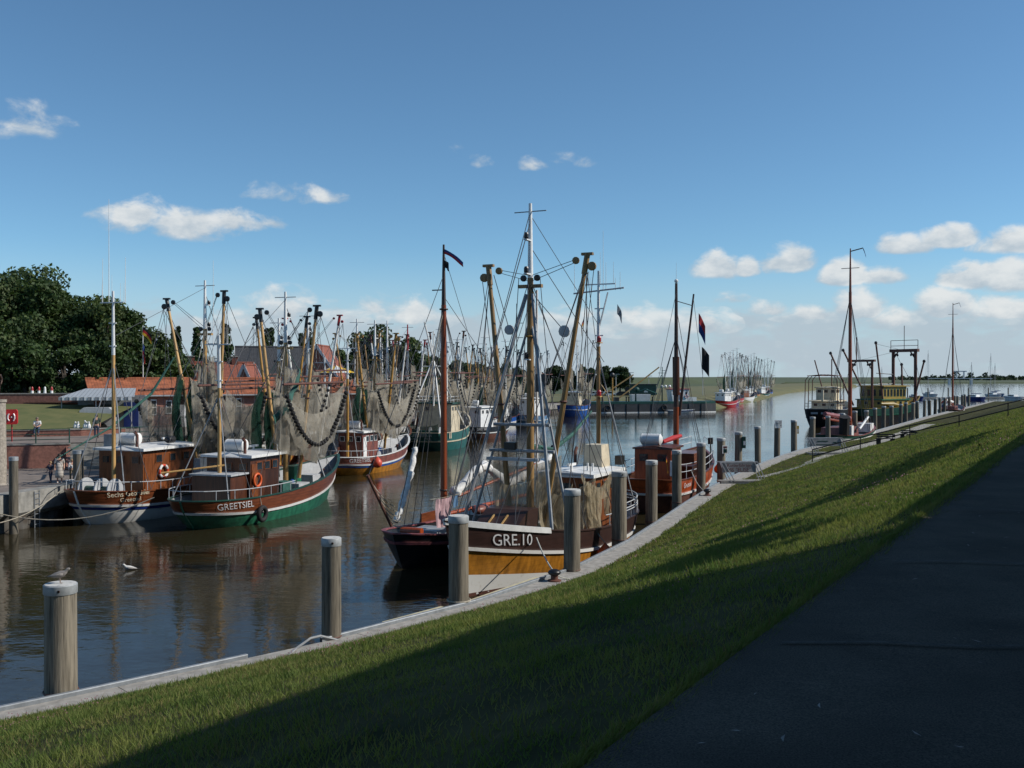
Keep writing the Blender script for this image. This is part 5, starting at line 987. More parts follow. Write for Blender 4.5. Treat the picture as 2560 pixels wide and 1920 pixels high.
def tjalk(label, pos, hd, L, mh, hullm, mast, extra=True, fl=None):
    H = Hull(L, 4.4, (2.3, 1.35, 1.6), (1.9, 1.0, 1.2), rake=.8, over=.6, n=2.6, p=3.2, tb=.6, ts=.2, wall=.35, lod=1, flare=(.35, .06, .25))
    o = thing('sailing_barge', label, 'sailing boat', (*pos, 0), hd); H.build(o, hullm, hullm, WHITED, REDBR, deck=GREY, inner=GREY)
    mx = L * .6; m = MB().tube([(mx, 0, 1), (mx, 0, mh * .78)], [.22, .15], 10).build('mast', mast, o, smooth=True); MB().tube([(mx, 0, mh * .78), (mx, 0, mh)], [.13, .06], 8).build('topmast', mast, m, smooth=True); MB().tube([(mx, -.9, mh * .9), (mx, .9, mh * .9)], .035, 5).build('cross_tree', DARKSPAR, m)
    MB().tube([(mx, 0, mh * .985), (mx + .3, -1.2, mh)], .06, 5).build('vane_spar', DARKSPAR, m); flag(o, (mx + .3, -1.2, mh), [FLAGB], .7, .2, 1.2, (.2, -1, 0))
    MB().tube([(mx - .3, 0, 2.4), (1.2, .8, 3.2)], .12, 8).build('boom', REDSPAR, o); MB().tube([(mx - .5, 0, 2.9), (1.8, .8, 3.6)], [.3, .22], 8).build('furled_sail', (PINK if extra else SAIL), o, smooth=True)
    for i in range(3): MB().torus((mx - 1.2 - i * 1.8, .25 + .2 * i, 3.0 + .15 * i), .3, .05, 'X', 10, 5).build('sail_tie', WHITE, o)
    MB().box((L * .3, 0, 1.7), (L * .35, 2.6, 1.0), taper=.92).build('cabin_trunk', REDBR, o)
    for i in range(3):
        for sd in (1, -1): MB().box((L * .2 + i * 1.4, sd * 1.27, 1.75), (.5, .06, .35)).build('window', GLASS, o)
    for sd in (1, -1):
        for x in (mx - 1.6, mx - .7, mx + .3): line(o, H.pt(x / L, H.zt(x / L), sd), (mx, 0, mh * .76), .025, WIRE, 'shroud')
    line(o, (mx, 0, mh * .76), (L, 0, 2.4), .025, WIRE, 'forestay')
    if fl: MB().tube([(.3, 0, 1.6), (-.3, 0, 4.0)], .04, 5).build('flag_staff', WHITE, o); flag(o, (-.3, 0, 3.9), fl, 1.6, 1.2, .5, (-.5, .6, 0))
    return o
t1 = tjalk('sailing barge with tall red-brown mast and faded red furled sail beside the quay', (35.0, 110.5), R(59), 15, 21.0, GREEND, REDSPAR); t1.scale = (1.16, 1.16, 1.12)
MB().box((2.2, -1.3, 1.9), (.9, .9, 1.1)).build('white_steering_box', WHITE, t1); MB().box((10.5, -1.2, 1.9), (1.6, 1.4, .9)).build('white_skylight', WHITE, t1); MB().tube([(5, -1.8, 2.0), (8.5, -1.9, 3.1)], .12, 6).build('white_spar', WHITE, t1)
MB().tube([(1.0, -1.2, 1.6), (.4, -1.4, 3.4)], .5, 8).build('dark_sail_cover', FLAGK, t1)
tjalk('sailing barge with slim dark mast and Dutch flag at the end of the post row', (87.0, 200), R(60), 16, 23.5, BLACK, REDSPAR, False, [FLAGR, FLAGW, FLAGB])
def trawler_yellow():
    hd = R(35); H = Hull(22, 6.4, (4.6, 2.6, 2.6), (2.6, 1.4, 1.5), rake=1.6, over=1.2, wall=.9, lod=1, n=3.2, ts=.14)
    o = thing('beam_trawler', 'yellow-topped beam trawler with rusty gantry and slanting derricks behind the posts', 'fishing boat', (58.6, 175.2, 0), hd)
    H.build(o, BLACK, GREEND, GREEN, YELLOWT, deck=GREY, inner=YELLOWT)
    house(o, 6.5, 14.5, 5.2, 2.0, 4.0, YELLOWT, GREEN, GREEND, 5, 4, over=.2, door=False); house(o, 7.2, 14.0, 4.8, 4.1, 6.4, YELLOWT, YELLOWT, GREEND, 7, 4, over=.35, door=False, wh=1.3, wz=5.3)
    def gantry(x, w, z, th):
        g = MB().box((x, 0, z), (th * 1.2, w + 1.2, th)).build('gantry', RUST, o)
        for sd in (1, -1): MB().tube([(x, sd * w / 2, 2.2), (x, sd * w / 2, z)], th * .55, 7).build('gantry_leg', RUST, g); MB().bar((x, sd * w / 2, z - 1.6), (x, sd * (w / 2 - 1.1), z - .1), .18).build('gantry_knee', RUST, g)
        for y in (-w * .4, -w * .3, w * .3, w * .4): MB().lathe([(.12, -.5), (.2, -.3), (.1, 0)], (x, y, z - th), 7).build('hanging_block', BLACK, g)
        return g
    g = gantry(17.0, 4.6, 13.0, .55)
    for z in (13.9, 14.9): MB().tube([(17, -2.8, z), (17, 2.8, z)], .05, 5).build('gantry_rail', RUST, g)
    for y in (-2.8, 0, 2.8): MB().tube([(17, y, 13.2), (17, y, 14.9 if y else 17.6)], .06, 5).build('rail_post', RUST, g)
    gantry(4.2, 4.4, 11.0, .4); MB().tube([(4.2, 1.0, 11.2), (4.2, 1.0, 15.2)], .1, 6).build('stub_mast', RUST, o)
    for a, c in (((7, -2.6, 3.0), (6.4, -1.4, 14.2)), ((10, 2.4, 3.2), (5.5, 4.8, 13.0)), ((13, -2.4, 3.2), (14.4, -1.2, 10.4)), ((16, -2.4, 3), (18.0, -3.4, 11.0)), ((5, 2.2, 3), (1.5, 4.5, 12.4))): MB().tube([a, c], .16, 7).build('derrick', RUST, o); block(o, c, .3)
    MB().tube([(6.2, -2.6, 3.4), (9.2, -2.9, 3.3), (12, -2.9, 2.9)], [.2, .42, .2], 8).build('yellow_tarpaulin', YELLOWT, o, smooth=True)
    MB().tube([(9, 0, 6.9), (13.4, 0, 6.9), (13.6, 0, 8.6), (8.6, 0, 8.8)], .07, 5).build('awning_frame', BLACK, o)
    for a, c in (((17, 2, 12.8), (4.2, 2, 10.8)), ((17, -2, 12.8), (22, -.5, 5)), ((17, 2, 12.8), (22, .5, 5)), ((4.2, -2, 10.8), (.5, -2, 3)), ((4.2, 2, 10.8), (.5, 2, 3)), ((6.4, -1.4, 14), (17, 0, 13))): line(o, a, c, .03)
    return o
trawler_yellow()
yl = [((166, 392), 100, 9, WHITE, 18.5, 'white yacht with the tallest mast at the marina pontoon'), ((141, 345), 95, 8.5, NAVY, 0, 'dark blue motor cruiser with white cabin at the pontoon end'), ((158, 335), 110, 9.5, NAVY, 13.0, 'navy yacht lying in front of the marina pontoon'), ((172, 338), 100, 9, WHITE, 0, 'white motor cruiser at the marina pontoon'),
      ((184, 378), 98, 9, WHITE, 17.0, 'white yacht with bare mast second from the frame edge'), ((196, 400), 95, 9, LBLUE, 13.5, 'pale blue yacht partly hidden behind other marina boats'), ((188, 352), 105, 9, WHITE, 14.5, 'white yacht nearest the dike at the marina'), ((150, 400), 96, 8, WHITE, 12.0, 'small white yacht at the back of the marina')]
for p, h, L, c, m, lab in yl: motorboat('yacht' if m else 'motor_cruiser', lab, p, R(h), L, 3.0, c, True, m, 'boats in the far marina', 'yacht' if m else 'motor boat', 1.3)
pt_ = thing('marina_pontoon', 'low floating pontoon with piles in the far marina', 'pontoon')
MB().box((175, 366, .35), (70, 2.2, .5), rz=.18).build('walkway', CONC2, pt_)
for i in range(9): MB().tube([(143 + i * 8, 361.5 + i * 1.45, -1), (143 + i * 8, 361.5 + i * 1.45, 4.0)], .22, 7).build('pile', POSTW, pt_)

# ------------------------------------------------------------ mooring posts of the near quay
NUM = ['first', 'second', 'third', 'fourth', 'fifth', 'sixth', 'seventh', 'eighth', 'ninth', 'tenth', 'eleventh', 'twelfth', 'thirteenth', 'fourteenth', 'fifteenth', 'sixteenth', 'seventeenth', 'eighteenth', 'nineteenth', 'twentieth']
NUM += ['twenty-' + n for n in NUM[:9]] + ['thirtieth'] + ['thirty-' + n for n in NUM[:9]]
special = {0: 'thick weathered mooring post nearest us with a gull standing on its cap', 1: 'mooring post standing alone in front of open water beside the quay gap', 2: 'mooring post in front of the bow of the brown cutter', 3: 'mooring post beside the orange tub and ball fender of the brown cutter', 4: 'mooring post in front of the brown cutter\'s wheelhouse',
           8: 'mooring post bearing a white notice with red heading', 9: 'mooring post with a small dark box on its side', 11: 'mooring post topped by a white notice board', 12: 'mooring post with a small yellow plate on its side'}
TOPZ = [4.36, 4.58, 4.62, 4.80, 4.80, 4.82, 4.78, 4.74]
PG = {}
for i, (x, y) in enumerate(POSTS):
    q, n = QD[min(range(len(QD)), key=lambda k: (QD[k][0] - Vector((x, y))).length)]
    r = (.345, .262, .31, .30, .325, .284, .266, .272)[i] if i < 8 else .275 + .018 * math.sin(i * 1.7)
    zt = 8.3 - (8.3 - (TOPZ[i] if i < 8 else 4.74 + .07 * math.sin(i * 2.1))) * KQ; p = Vector((x, y))
    q = None; lab = special.get(i, f'weathered wooden mooring post, {NUM[i]} along the quay counted from the gull post')
    o = thing('mooring_post', lab, 'post', (p.x, p.y, 0), 0, 'mooring posts along the near quay')
    lx_, ly_ = .11 * math.sin(i * 3.1) * (i > 0), .08 * math.cos(i * 1.3) * (i > 0)
    seg_ = 20 if i < 8 else 12; mb = MB(); rr = []
    nrow = 7 if i < 8 else 3
    for k in range(nrow):
        f = k / (nrow - 1); rr.append([V(lx_ * f + r * (1.04 - .06 * f) * (1 + .022 * math.sin(5 * a + i) + .015 * math.sin(9 * a + i * 2 + f)) * math.cos(a), ly_ * f + r * (1.04 - .06 * f) * (1 + .022 * math.sin(5 * a + i) + .015 * math.sin(9 * a + i * 2 + f)) * math.sin(a), -1.5 + (zt + 1.5) * f) for a in [2 * math.pi * j / seg_ for j in range(seg_ + 1)]])
    mb.grid(rr); mb.uv = None; mb.build('shaft', POSTW, o, smooth='all')
    c = MB().lathe([(r * 1.03, zt - .2), (r * 1.045, zt - .19), (r * 1.045, zt - .005), (r * 1.0, zt + .012), (.0, zt + .016)], (lx_, ly_, 0), seg_).build('cap', CAPM, o, smooth=True)
    MB().lathe([(r * .96, zt + .008), (r * .96, zt + .02), (0.0, zt + .024)], (lx_, ly_, 0), seg_).build('cap_top', CAPT, c)
    for k in range(2 if i < 14 else 0): MB().lathe([(.03, -.02), (.03, .03)], (r * .9 * math.cos(k * 2.4 - 1.2), -r * 1.0 * abs(math.sin(k * 2.4 - 1.2)) - .01, zt - .1), 6, 'Y').build('bolt', RUST, o)
    if i < 8: MB().torus((0, 0, QUAY_Z + .05), r * 1.06, .02, 'Z', 18, 5).build('clamp_ring', RUST, o)
    PG[i] = (p, r, zt)
def board(name, label, cat, c, w, h, nrm, m, lines_, tm, post=True, group=None, fr=None):
    """a small sign board at c facing nrm (xy)"""
    n = Vector((nrm[0], nrm[1], 0)).normalized(); ux = V(-n.y, n.x, 0); o = thing(name, label, cat, c, 0, group)
    q = Matrix((ux, -n, V(0, 0, 1))).transposed(); MB().box((0, 0, 0), (w, .04, h), rot=q).build('board', m, o)
    if fr: MB().box(-n * .01, (w * 1.06, .03, h * 1.08), rot=q).build('frame', fr, o)
    for txt, sz, dz, mm in lines_: flat_text(o, txt, sz, n * .026 + V(0, 0, dz), ux, V(0, 0, 1), mm or tm)
    return o
p, r, zt = PG[8]; o = board('notice_board', 'white notice with pale red heading and dark picture fixed on a mooring post', 'sign', (p.x + .16, p.y - r - .05, zt - .75), .37, .56, (.2, -1), WHITE, [], FLAGK)
MB().box((.005, -.035, -.1), (.26, .02, .26)).build('printed_picture', GREEND, o); MB().box((.005, -.035, .15), (.26, .02, .13)).build('printed_heading', PINK, o)
p, r, zt = PG[11]; o = board('notice_board', 'white lettered notice board on top of a mooring post', 'sign', (p.x + .05, p.y - r - .06, zt + .0), .66, .7, (.1, -1), WHITE, [], FLAGK)
for z, xs in ((.2, (-.14, .1, .2)), (.04, (-.17, -.05, .13)), (-.12, (.2,))):
    for x in xs: MB().box((x, -.04, z), (.11, .02, .07)).build('printed_word', GREY, o)
p, r, zt = PG[9]; o = thing('control_box', 'small dark green box hung on the side of a mooring post', 'box', (p.x + r + .1, p.y - .1, zt - .75)); MB().box((0, 0, 0), (.26, .3, .85)).build('housing', GREEND, o); MB().box((.02, -.16, -.05), (.14, .03, .3)).build('label_plate', WHITE, o)
p, r, zt = PG[12]; o = thing('number_plate', 'small yellow plate on the side of a mooring post', 'sign', (p.x + r + .03, p.y - .05, zt - .9)); MB().box((0, 0, 0), (.22, .06, .75)).build('plate', FLAGY, o); MB().box((0, -.035, -.1), (.16, .02, .35)).build('white_field', WHITE, o)
# gangways whose railing carries a sign board
def gangway(label, c, ux, w, h, base, lines_, tm, marks=()):
    ux = Vector((*ux, 0)).normalized(); n = V(ux.y, -ux.x, 0); o = thing('gangway', label, 'gangway', c); q = Matrix((ux, -n, V(0, 0, 1))).transposed(); sk = ux * .55
    MB().box(V(0, 0, .12) - n * .4 + sk, (w + 1.3, .9, .1), rot=q).build('walkway', CONC2, o); MB().box(V(0, 0, .04) + sk, (w + 1.3, .08, .14), rot=q).build('side_beam', STEEL, o)
    MB().box(V(0, 0, base + h / 2), (w, .05, h), rot=q).build('sign_panel', GREY, o)
    for z in (base + h + .03,): MB().box(V(0, 0, z), (w + .25, .07, .06), rot=q).build('top_rail', LGREY, o)
    for s_ in (-w / 2 + .05, -w / 2 + .3, w / 2 - .1, w / 2 + .12): MB().bar(ux * (s_ - .15 * (s_ < 0)) + n * .04 + V(0, 0, base + h), ux * s_ + sk + n * .04 + V(0, 0, .12), .05).build('leaning_post', LGREY, o)
    for s_ in (-w / 2 + .1, w / 2): MB().bar(ux * s_ - n * .85 + V(0, 0, base + h), ux * s_ + sk - n * .85 + V(0, 0, .12), .05).build('leaning_post', LGREY, o)
    MB().box(V(0, 0, base + h) - n * .85, (w + .25, .06, .06), rot=q).build('top_rail', LGREY, o)
    for txt, sz, dz in lines_: flat_text(o, txt, sz, n * .035 + V(0, 0, base + h / 2 + dz), ux, V(0, 0, 1), tm)
    for x, z, a_, b_ in marks: MB().box(ux * x + n * .03 + V(0, 0, base + h / 2 + z), (a_, .02, b_), rot=q).build('printed_mark', tm, o)
    return o
gangway('gangway with a grey railing sign reading Kutterfahrten MS "ELISE"', (15.0, 66.0, QUAY_Z), (.99, .12), 2.3, .64, .74, [('Kutterfahrten', .30, .14), ('MS "ELISE"', .36, -.16)], mat('sign_dark_red', (.11, .012, .012), .6))
gangway('longer grey gangway railing with a faint notice near the start of the handrail', (28.4, 90.5, QUAY_Z), (.99, .1), 2.9, .7, .75, [], GREEND, [(-.2, -.2, 1.4, .05), (.85, -.02, .3, .1), (1.15, -.02, .14, .1), (-.3, .1, 1.0, .08)])
# ------------------------------------------------------------ gulls
def gull(label, loc, rz, sc=1.0, standing=True):
    o = thing('gull', label, 'bird', loc, rz, None); o.scale = (sc, sc, sc); h = .16 if standing else -.02
    body = [(-.30, h + .06, .012), (-.24, h + .065, .035), (-.14, h + .075, .075), (-.02, h + .095, .098), (.09, h + .125, .088), (.155, h + .17, .058), (.185, h + .215, .043), (.215, h + .245, .046), (.25, h + .25, .04), (.28, h + .243, .018)]
    MB().tube([V(x, 0, z) for x, z, r in body], [r for *_, r in body], 12).build('body', GULLW if not standing else GULLG, o, smooth='all')
    for s in (1, -1):
        w = [(.10, .085, .115), (.02, .098, .10), (-.10, .085, .085), (-.22, .06, .07), (-.34, .03, .055)]
        MB().tube([V(x, s * y, h + z) for x, y, z in w], [.03, .05, .046, .03, .008], 8).build('wing', GULLG, o, smooth='all')
        MB().tube([V(-.2, s * .05, h + .07), V(-.38, s * .025, h + .055)], [.026, .006], 6).build('wing_tip', GULLK, o)
        MB().ball((.258, s * .034, h + .258), .008, 6).build('eye', GULLK, o)
        if standing:
            lg = MB().tube([V(.0, s * .04, h + .03), V(.01, s * .04, .01)], .009, 6).build('leg', GULLB, o); MB().add([V(-.01, s * .04, .006), V(.07, s * .04 - .035, .004), V(.075, s * .04 + .035, .004)], [(0, 1, 2)]).build('foot', GULLB, lg)
    MB().tube([V(.275, 0, h + .246), V(.315, 0, h + .24), V(.335, 0, h + .228)], [.015, .011, .004], 6).build('beak', GULLK, o, smooth='all')
    MB().add([V(-.26, -.03, h + .06), V(-.26, .03, h + .06), V(-.42, .035, h + .045), V(-.42, -.035, h + .045), V(-.26, 0, h + .075), V(-.42, 0, h + .05)], [(0, 3, 5, 4), (4, 5, 2, 1), (0, 1, 2, 3)]).build('tail', GULLK, o)
    return o
p, r, zt = PG[0]; gull('young brown-grey gull standing on the nearest mooring post', (p.x + .0, p.y - .02, zt + .025), R(14), .76)
g2 = px(322, 1425, 0); gull('small gull swimming on the dark water', (g2.x, g2.y, 0), R(200), 1.0, False)
# ------------------------------------------------------------ bollards, mooring lines, planks
def bollard(label, Y, off=1.0):
    q, n = quay_at(Y); p = q + n * (.32 + off); o = thing('bollard', label, 'bollard', (p.x, p.y, QUAY_Z))
    MB().lathe([(.24, .003), (.24, .04), (.13, .07), (.12, .24)], (0, 0, 0), 14).build('base', RUST, o, smooth=True); MB().ball((0, 0, .3), .2, 14, (1.15, 1.15, .6)).build('head', BLACK, o, smooth='all'); return o
bo = bollard('black mushroom bollard with the brown cutter\'s bow line on the coping', 35.0, .45)
b1 = Vector(bo.location) + V(0, 0, .3)
rope('mooring_line', 'pale mooring line from the brown cutter down to the mushroom bollard', wpt(oG, 14.3, hG.pt(14.3 / 18.2, 2, 1).y + .05, 2.02), b1, .12, .028, ROPEW)
rope('mooring_line', 'thin pale rope looped from the bollard along the coping', b1 + V(.1, 0, -.1), b1 + V(.55, .35, -.28), .03, .02, ROPEW)
b2 = bollard('flat dark bollard on the coping near the orange-brown cutter', 59.3, .5)
rope('mooring_line', 'slack pale line from the orange-brown cutter to its bollard', wpt(oO, 3.2, -2.3, 2.4), Vector(b2.location) + V(0, 0, .25), .3, .025, ROPEW)
rope('mooring_line', 'long slack rope from the green cutter\'s stern to the post on the far quay', wpt(oB, .3, 1.9, 1.75), V(-27.0, 52.0, 1.2), .75, .03, ROPE)
rope('mooring_line', 'rope from the lone left post to the white-hulled cutter', V(-25.2, 48.0, 1.15), wpt(oA, .2, 1.2, 1.9), .35, .025, ROPE)
o = MB().tube([px(716, 1644, 1.22), pd(740, 1622, 25.9), pd(775, 1597, 26.2), pd(800, 1591, 26.5), pd(830, 1598, 26.8), pd(866, 1608, 27.0)], .032, 7).build('steel_hawser', GREY, smooth=True); tag(o, 'stiff bent hawser end sticking out over the gap in the nosing', 'rope')
for lab, y0, y1, d in (('long yellowish plank lying outside the quay edge below the brown cutter', 31.4, 34.8, .12), ('shorter yellowish plank end outside the quay edge', 29.0, 30.6, .12)):
    (q0, n0), (q1, n1) = quay_at(y0), quay_at(y1); o = MB().bar(V(*(q0 + n0 * d), QUAY_Z + .0), V(*(q1 + n1 * d), QUAY_Z + .03), .16, .10).build('plank', mat('pale_yellow_timber', (.52, .46, .30), .7, .2, 4)); tag(o, lab, 'plank')
p, r, zt = PG[2]; o = MB().torus((p.x, p.y, QUAY_Z + .12), r + .05, .03, 'Z', 18, 6).build('rope_ring', ROPE); tag(o, 'brown rope looped round the post in front of the brown bow', 'rope')
# posts on the far side
def pile(label, x, y, zt, r=.24):
    o = thing('mooring_post', label, 'post', (x, y, 0)); MB().lathe([(r * 1.05, -1.5), (r, 0), (r * .97, zt - .15)], (0, 0, 0), 14).build('shaft', POSTW, o, smooth=True); MB().lathe([(r * 1.03, zt - .2), (r * 1.03, zt), (0, zt + .01)], (0, 0, 0), 14).build('cap', CAPM, o, smooth=True)
a = px(33, 1335, 0); pile('single tall mooring post standing in the water before the left quay', a.x, a.y, 4.05, .23)
a = pd(195, 1210, 57.8); pile('dark stout mooring post beside the white-hulled cutter', a.x, a.y, 4.0, .3)
# ------------------------------------------------------------ handrail, ramp and bench on the dike
def gz(x, y):                                   # height of the slope under a point
    best = None
    for q, n in QD:
        if abs(q.y - y) > 26: continue
        a = q + n * (.32 + W_Q); s = (a - E0).dot(ED) + 1.5; e = E0 + ED * s; d = e - a; t = (Vector((x, y)) - a).dot(d) / d.dot(d); dist = (a + d * t - Vector((x, y))).length
        if best is None or dist < best[0]: best = (dist, q, n, t)
    return slope_pt(best[1], best[2], min(1, max(0, best[3]))).z
hr = thing('handrail', 'thin dark two-bar handrail climbing the dike slope', 'handrail'); HR = [(23.9, 79.5), (27.6, 79.2), (31.4, 78.9), (35.2, 78.7), (39.0, 78.6), (43, 78.6), (47, 78.8)]; HP = [V(x, y, gz(x, y)) for x, y in HR]
for p in HP: MB().tube([p - V(0, 0, .1), p + V(0, 0, 1.02)], .04, 6).build('post', BLACK, hr)
for h in (.5, 1.02): MB().tube([p + V(0, 0, h) for p in HP], .05, 6).build('rail', BLACK, hr)
rows = []
for q, n in QD:
    if not 70 < q.y < 150: continue
    k = min(1, (q.y - 70) / 9); d0 = .32 + W_Q + .5 + 1.6 * k; rows.append([V(*(q + n * d), gz(*(q + n * d)) + .035) for d in (d0, d0 + .8, d0 + 1.6)])
struct(MB().grid(rows).build('ramp_path', CONC, fix=False), 'narrow concrete path between the quay and the handrail')
def bench(label, x, y, rz):
    z = gz(x, y); o = thing('bench', label, 'bench', (x, y, z), rz)
    for k in range(3): MB().box((0, -.16 + k * .16, .45), (1.6, .12, .05)).build('seat_slat', DARKSPAR, o)
    for k in range(2): MB().box((0, .3 + .04 * k, .62 + k * .17), (1.6, .04, .12)).build('back_slat', DARKSPAR, o)
    for s in (-.6, .6): MB().bar((s, .1, .42), (s, .1, -.1), .1, .4).build('leg', BLACK, o); MB().bar((s, .26, .4), (s, .36, .85), .06).build('back_post', BLACK, o)
bench('dark bench with slatted back beside the narrow path', 34.0, 91.0, R(-25)); bench('second dark bench further along the narrow path', 39.5, 99.5, R(-25))
# ------------------------------------------------------------ people
def skin_mesh(name, verts, edges, rad, m, parent, sub=2):
    me = bpy.data.meshes.new(name); me.from_pydata([tuple(v) for v in verts], edges, []); o = link(name, me, parent); me.materials.append(m)
    md = o.modifiers.new('skin', 'SKIN'); md.use_smooth_shade = True
    for i, sv in enumerate(me.skin_vertices[0].data): r = rad[i]; sv.radius = (r, r) if isinstance(r, float) else r; sv.use_root = (i == 0)
    o.modifiers.new('sub', 'SUBSURF').levels = sub; o.modifiers['sub'].render_levels = sub; return o
def person(label, loc, rz, hgt, J, top, bottom, hair, dress=None, shorts=False, sleeves=.5):
    """J: joints in metres for a 1.7 m figure; left/right limb points"""
    o = thing('person', label, 'person', loc, rz); k = hgt / 1.7; o.scale = (k, k, k)
    pel, chest, neck, head = J['pel'], J['chest'], J['neck'], J['head']; v = [pel, pel.lerp(chest, .5), chest, neck, head - V(0, 0, .07), head, head + V(0, 0, .09)]; rd = [(.15, .11), (.135, .10), (.17, .105), .055, .075, .095, .075]; ed = [(i, i + 1) for i in range(6)]
    for s in 'lr':
        b0 = len(v); v += J['arm' + s]; rd += [.06, .045, .035, .03]; ed += [(2, b0), (b0, b0 + 1), (b0 + 1, b0 + 2), (b0 + 2, b0 + 3)]
        a, w_ = J['arm' + s][2], J['arm' + s][3]; d = (w_ - a).normalized(); sd = d.orthogonal().normalized()
        for f, off in enumerate((-.03, -.01, .01, .03)):
            v.append(w_ + d * (.085 - .008 * abs(f - 1.4)) + sd * off); rd.append(.01); ed.append((b0 + 3, len(v) - 1))
        v.append(w_ + d * .02 + sd * .06); rd.append(.011); ed.append((b0 + 3, len(v) - 1))
        b1 = len(v); v += J['leg' + s]; rd += [.09, .062, .042, .04]; ed += [(0, b1), (b1, b1 + 1), (b1 + 1, b1 + 2), (b1 + 2, b1 + 3)]
    skin_mesh('body', v, ed, rd, SKIN, o)
    fw = J.get('face', V(0, -1, 0)); MB().tube([head + fw * .09 + V(0, 0, .0), head + fw * .118 - V(0, 0, .02)], [.014, .018], 6).build('nose', SKIN, o)
    for s in (-1, 1): MB().ball(head + fw * .088 + V(-fw.y, fw.x, 0) * .034 * s + V(0, 0, .022), .011, 6).build('eye', SHOE, o); MB().ball(head + V(-fw.y, fw.x, 0) * .094 * s, .024, 6, (.6, .6, 1.2)).build('ear', SKIN, o)
    MB().tube([head + fw * .088 + V(-fw.y, fw.x, 0) * .025 - V(0, 0, .055), head + fw * .088 - V(-fw.y, fw.x, 0) * .025 - V(0, 0, .055)], .008, 5).build('mouth', CORAL, o)
    MB().ball(head + V(0, 0, .045) - fw * .022, .113, 12, (1, 1, .98)).build('hair', hair, o, smooth='all')
    tv = [pel + V(0, 0, .02), pel.lerp(chest, .5), chest, neck - V(0, 0, .05)]; tr = [(.175, .135), (.16, .125), (.195, .13), .075]; te = [(0, 1), (1, 2), (2, 3)]
    for s in 'lr': b0 = len(tv); a = J['arm' + s]; tv += [a[0], a[0].lerp(a[1], .5 + sleeves)] if sleeves <= .5 else [a[0], a[1], a[2]]; tr += [.078, .062] if sleeves <= .5 else [.078, .062, .05]; te += [(2, b0), (b0, b0 + 1)] + ([(b0 + 1, b0 + 2)] if sleeves > .5 else [])
    if dress:
        f = [pel + V(0, 0, .25), pel, pel - V(0, 0, .35), pel - V(0, 0, .62)]; MB().tube(f, [.165, .205, .225, .25], 14).build('dress_skirt', dress, o, smooth='all'); skin_mesh('dress_top', tv, te, tr, dress, o)
    else:
        skin_mesh('shirt', tv, te, tr, top, o); lv = [pel + V(0, 0, .05), pel]; lr_ = [(.165, .125), (.17, .13)]; le = [(0, 1)]
        for s in 'lr': b0 = len(lv); l = J['leg' + s]; q = [l[0], l[1], l[2]] if not shorts else [l[0], l[0].lerp(l[1], .9)]; lv += q; lr_ += [.108, .08, .07][:len(q)]; le += [(1, b0)] + [(b0 + i, b0 + i + 1) for i in range(len(q) - 1)]
        skin_mesh('trousers' if not shorts else 'shorts', lv, le, lr_, bottom, o)
    for s in 'lr': l = J['leg' + s]; d = (l[3] - l[2]); MB().tube([l[2] - V(0, 0, .045) - d * .3, l[2] - V(0, 0, .05) + d * .4, l[3] - V(0, 0, .005)], [.045, .052, .035], 8).build('shoe', SHOE if not dress else WHITEC, o, smooth='all')
    return o
def stand(sway=.0, step=.12, armf=.1):
    J = dict(pel=V(0, 0, .93), chest=V(0, -.02, 1.28), neck=V(0, -.02, 1.46), head=V(0, -.04, 1.585))
    for s, n in ((1, 'l'), (-1, 'r')):
        J['arm' + n] = [V(.2 * s, -.02, 1.39), V(.25 * s, .03 * s + .0, 1.12), V(.25 * s, -armf * (1 if s > 0 else .6), .88), V(.25 * s, -armf - .02, .82)]
        J['leg' + n] = [V(.1 * s, 0, .86), V(.11 * s, -.03 - step * .5 * s, .48), V(.11 * s, step * s * -.8, .09), V(.12 * s, step * s * -.8 - .14, .04)]
    return J
def sit():
    J = dict(pel=V(0, .05, .10), chest=V(0, -.05, .45), neck=V(0, -.10, .62), head=V(0, -.15, .74))
    for s, n in ((1, 'l'), (-1, 'r')):
        J['arm' + n] = [V(.2 * s, -.07, .55), V(.24 * s, -.15, .28), V(.08 * s, -.36, .20), V(.05 * s, -.42, .19)]; J['leg' + n] = [V(.1 * s, 0, .08), V(.14 * s, -.42, .06), V(.13 * s, -.46, -.36), V(.14 * s, -.60, -.42)]
    return J
a = px(148, 1207, LZ); person('woman in a long striped dress walking on the left quay', (a.x, a.y, LZ), R(25), 1.68, stand(step=.06), None, None, HAIRD, dress=DRESS)
a = px(126, 1206, LZ); person('child in navy top and trousers beside the woman in the striped dress', (a.x, a.y, LZ), R(-20), 1.22, stand(step=.14, armf=.25), NAVYC, NAVYC, HAIRL)
a = px(179, 1201, LZ); person('child in a white top next to the stout dark post', (a.x, a.y, LZ), R(40), 1.25, stand(step=.1), WHITEC, KHAKI, HAIRL, sleeves=.8)
person('man in white T-shirt and jeans sitting on the low brick wall', (-36.0, 75.85, TZ + .66), R(15), 1.74, sit(), WHITEC, JEANS, HAIRG, sleeves=.35)
a = px(4, 1190, LZ); person('person in green shorts walking out of the picture beside the stone column', (a.x, a.y, LZ), R(80), 1.72, stand(step=.22), WHITEC, GREENC, HAIRD, shorts=True)
a = pd(241, 1080, 74.5); person('person in dark top and jeans standing by the steps below the awning', (a.x, a.y, TZ + .09), R(200), 1.7, stand(step=.05), DARKC, JEANS, HAIRD)
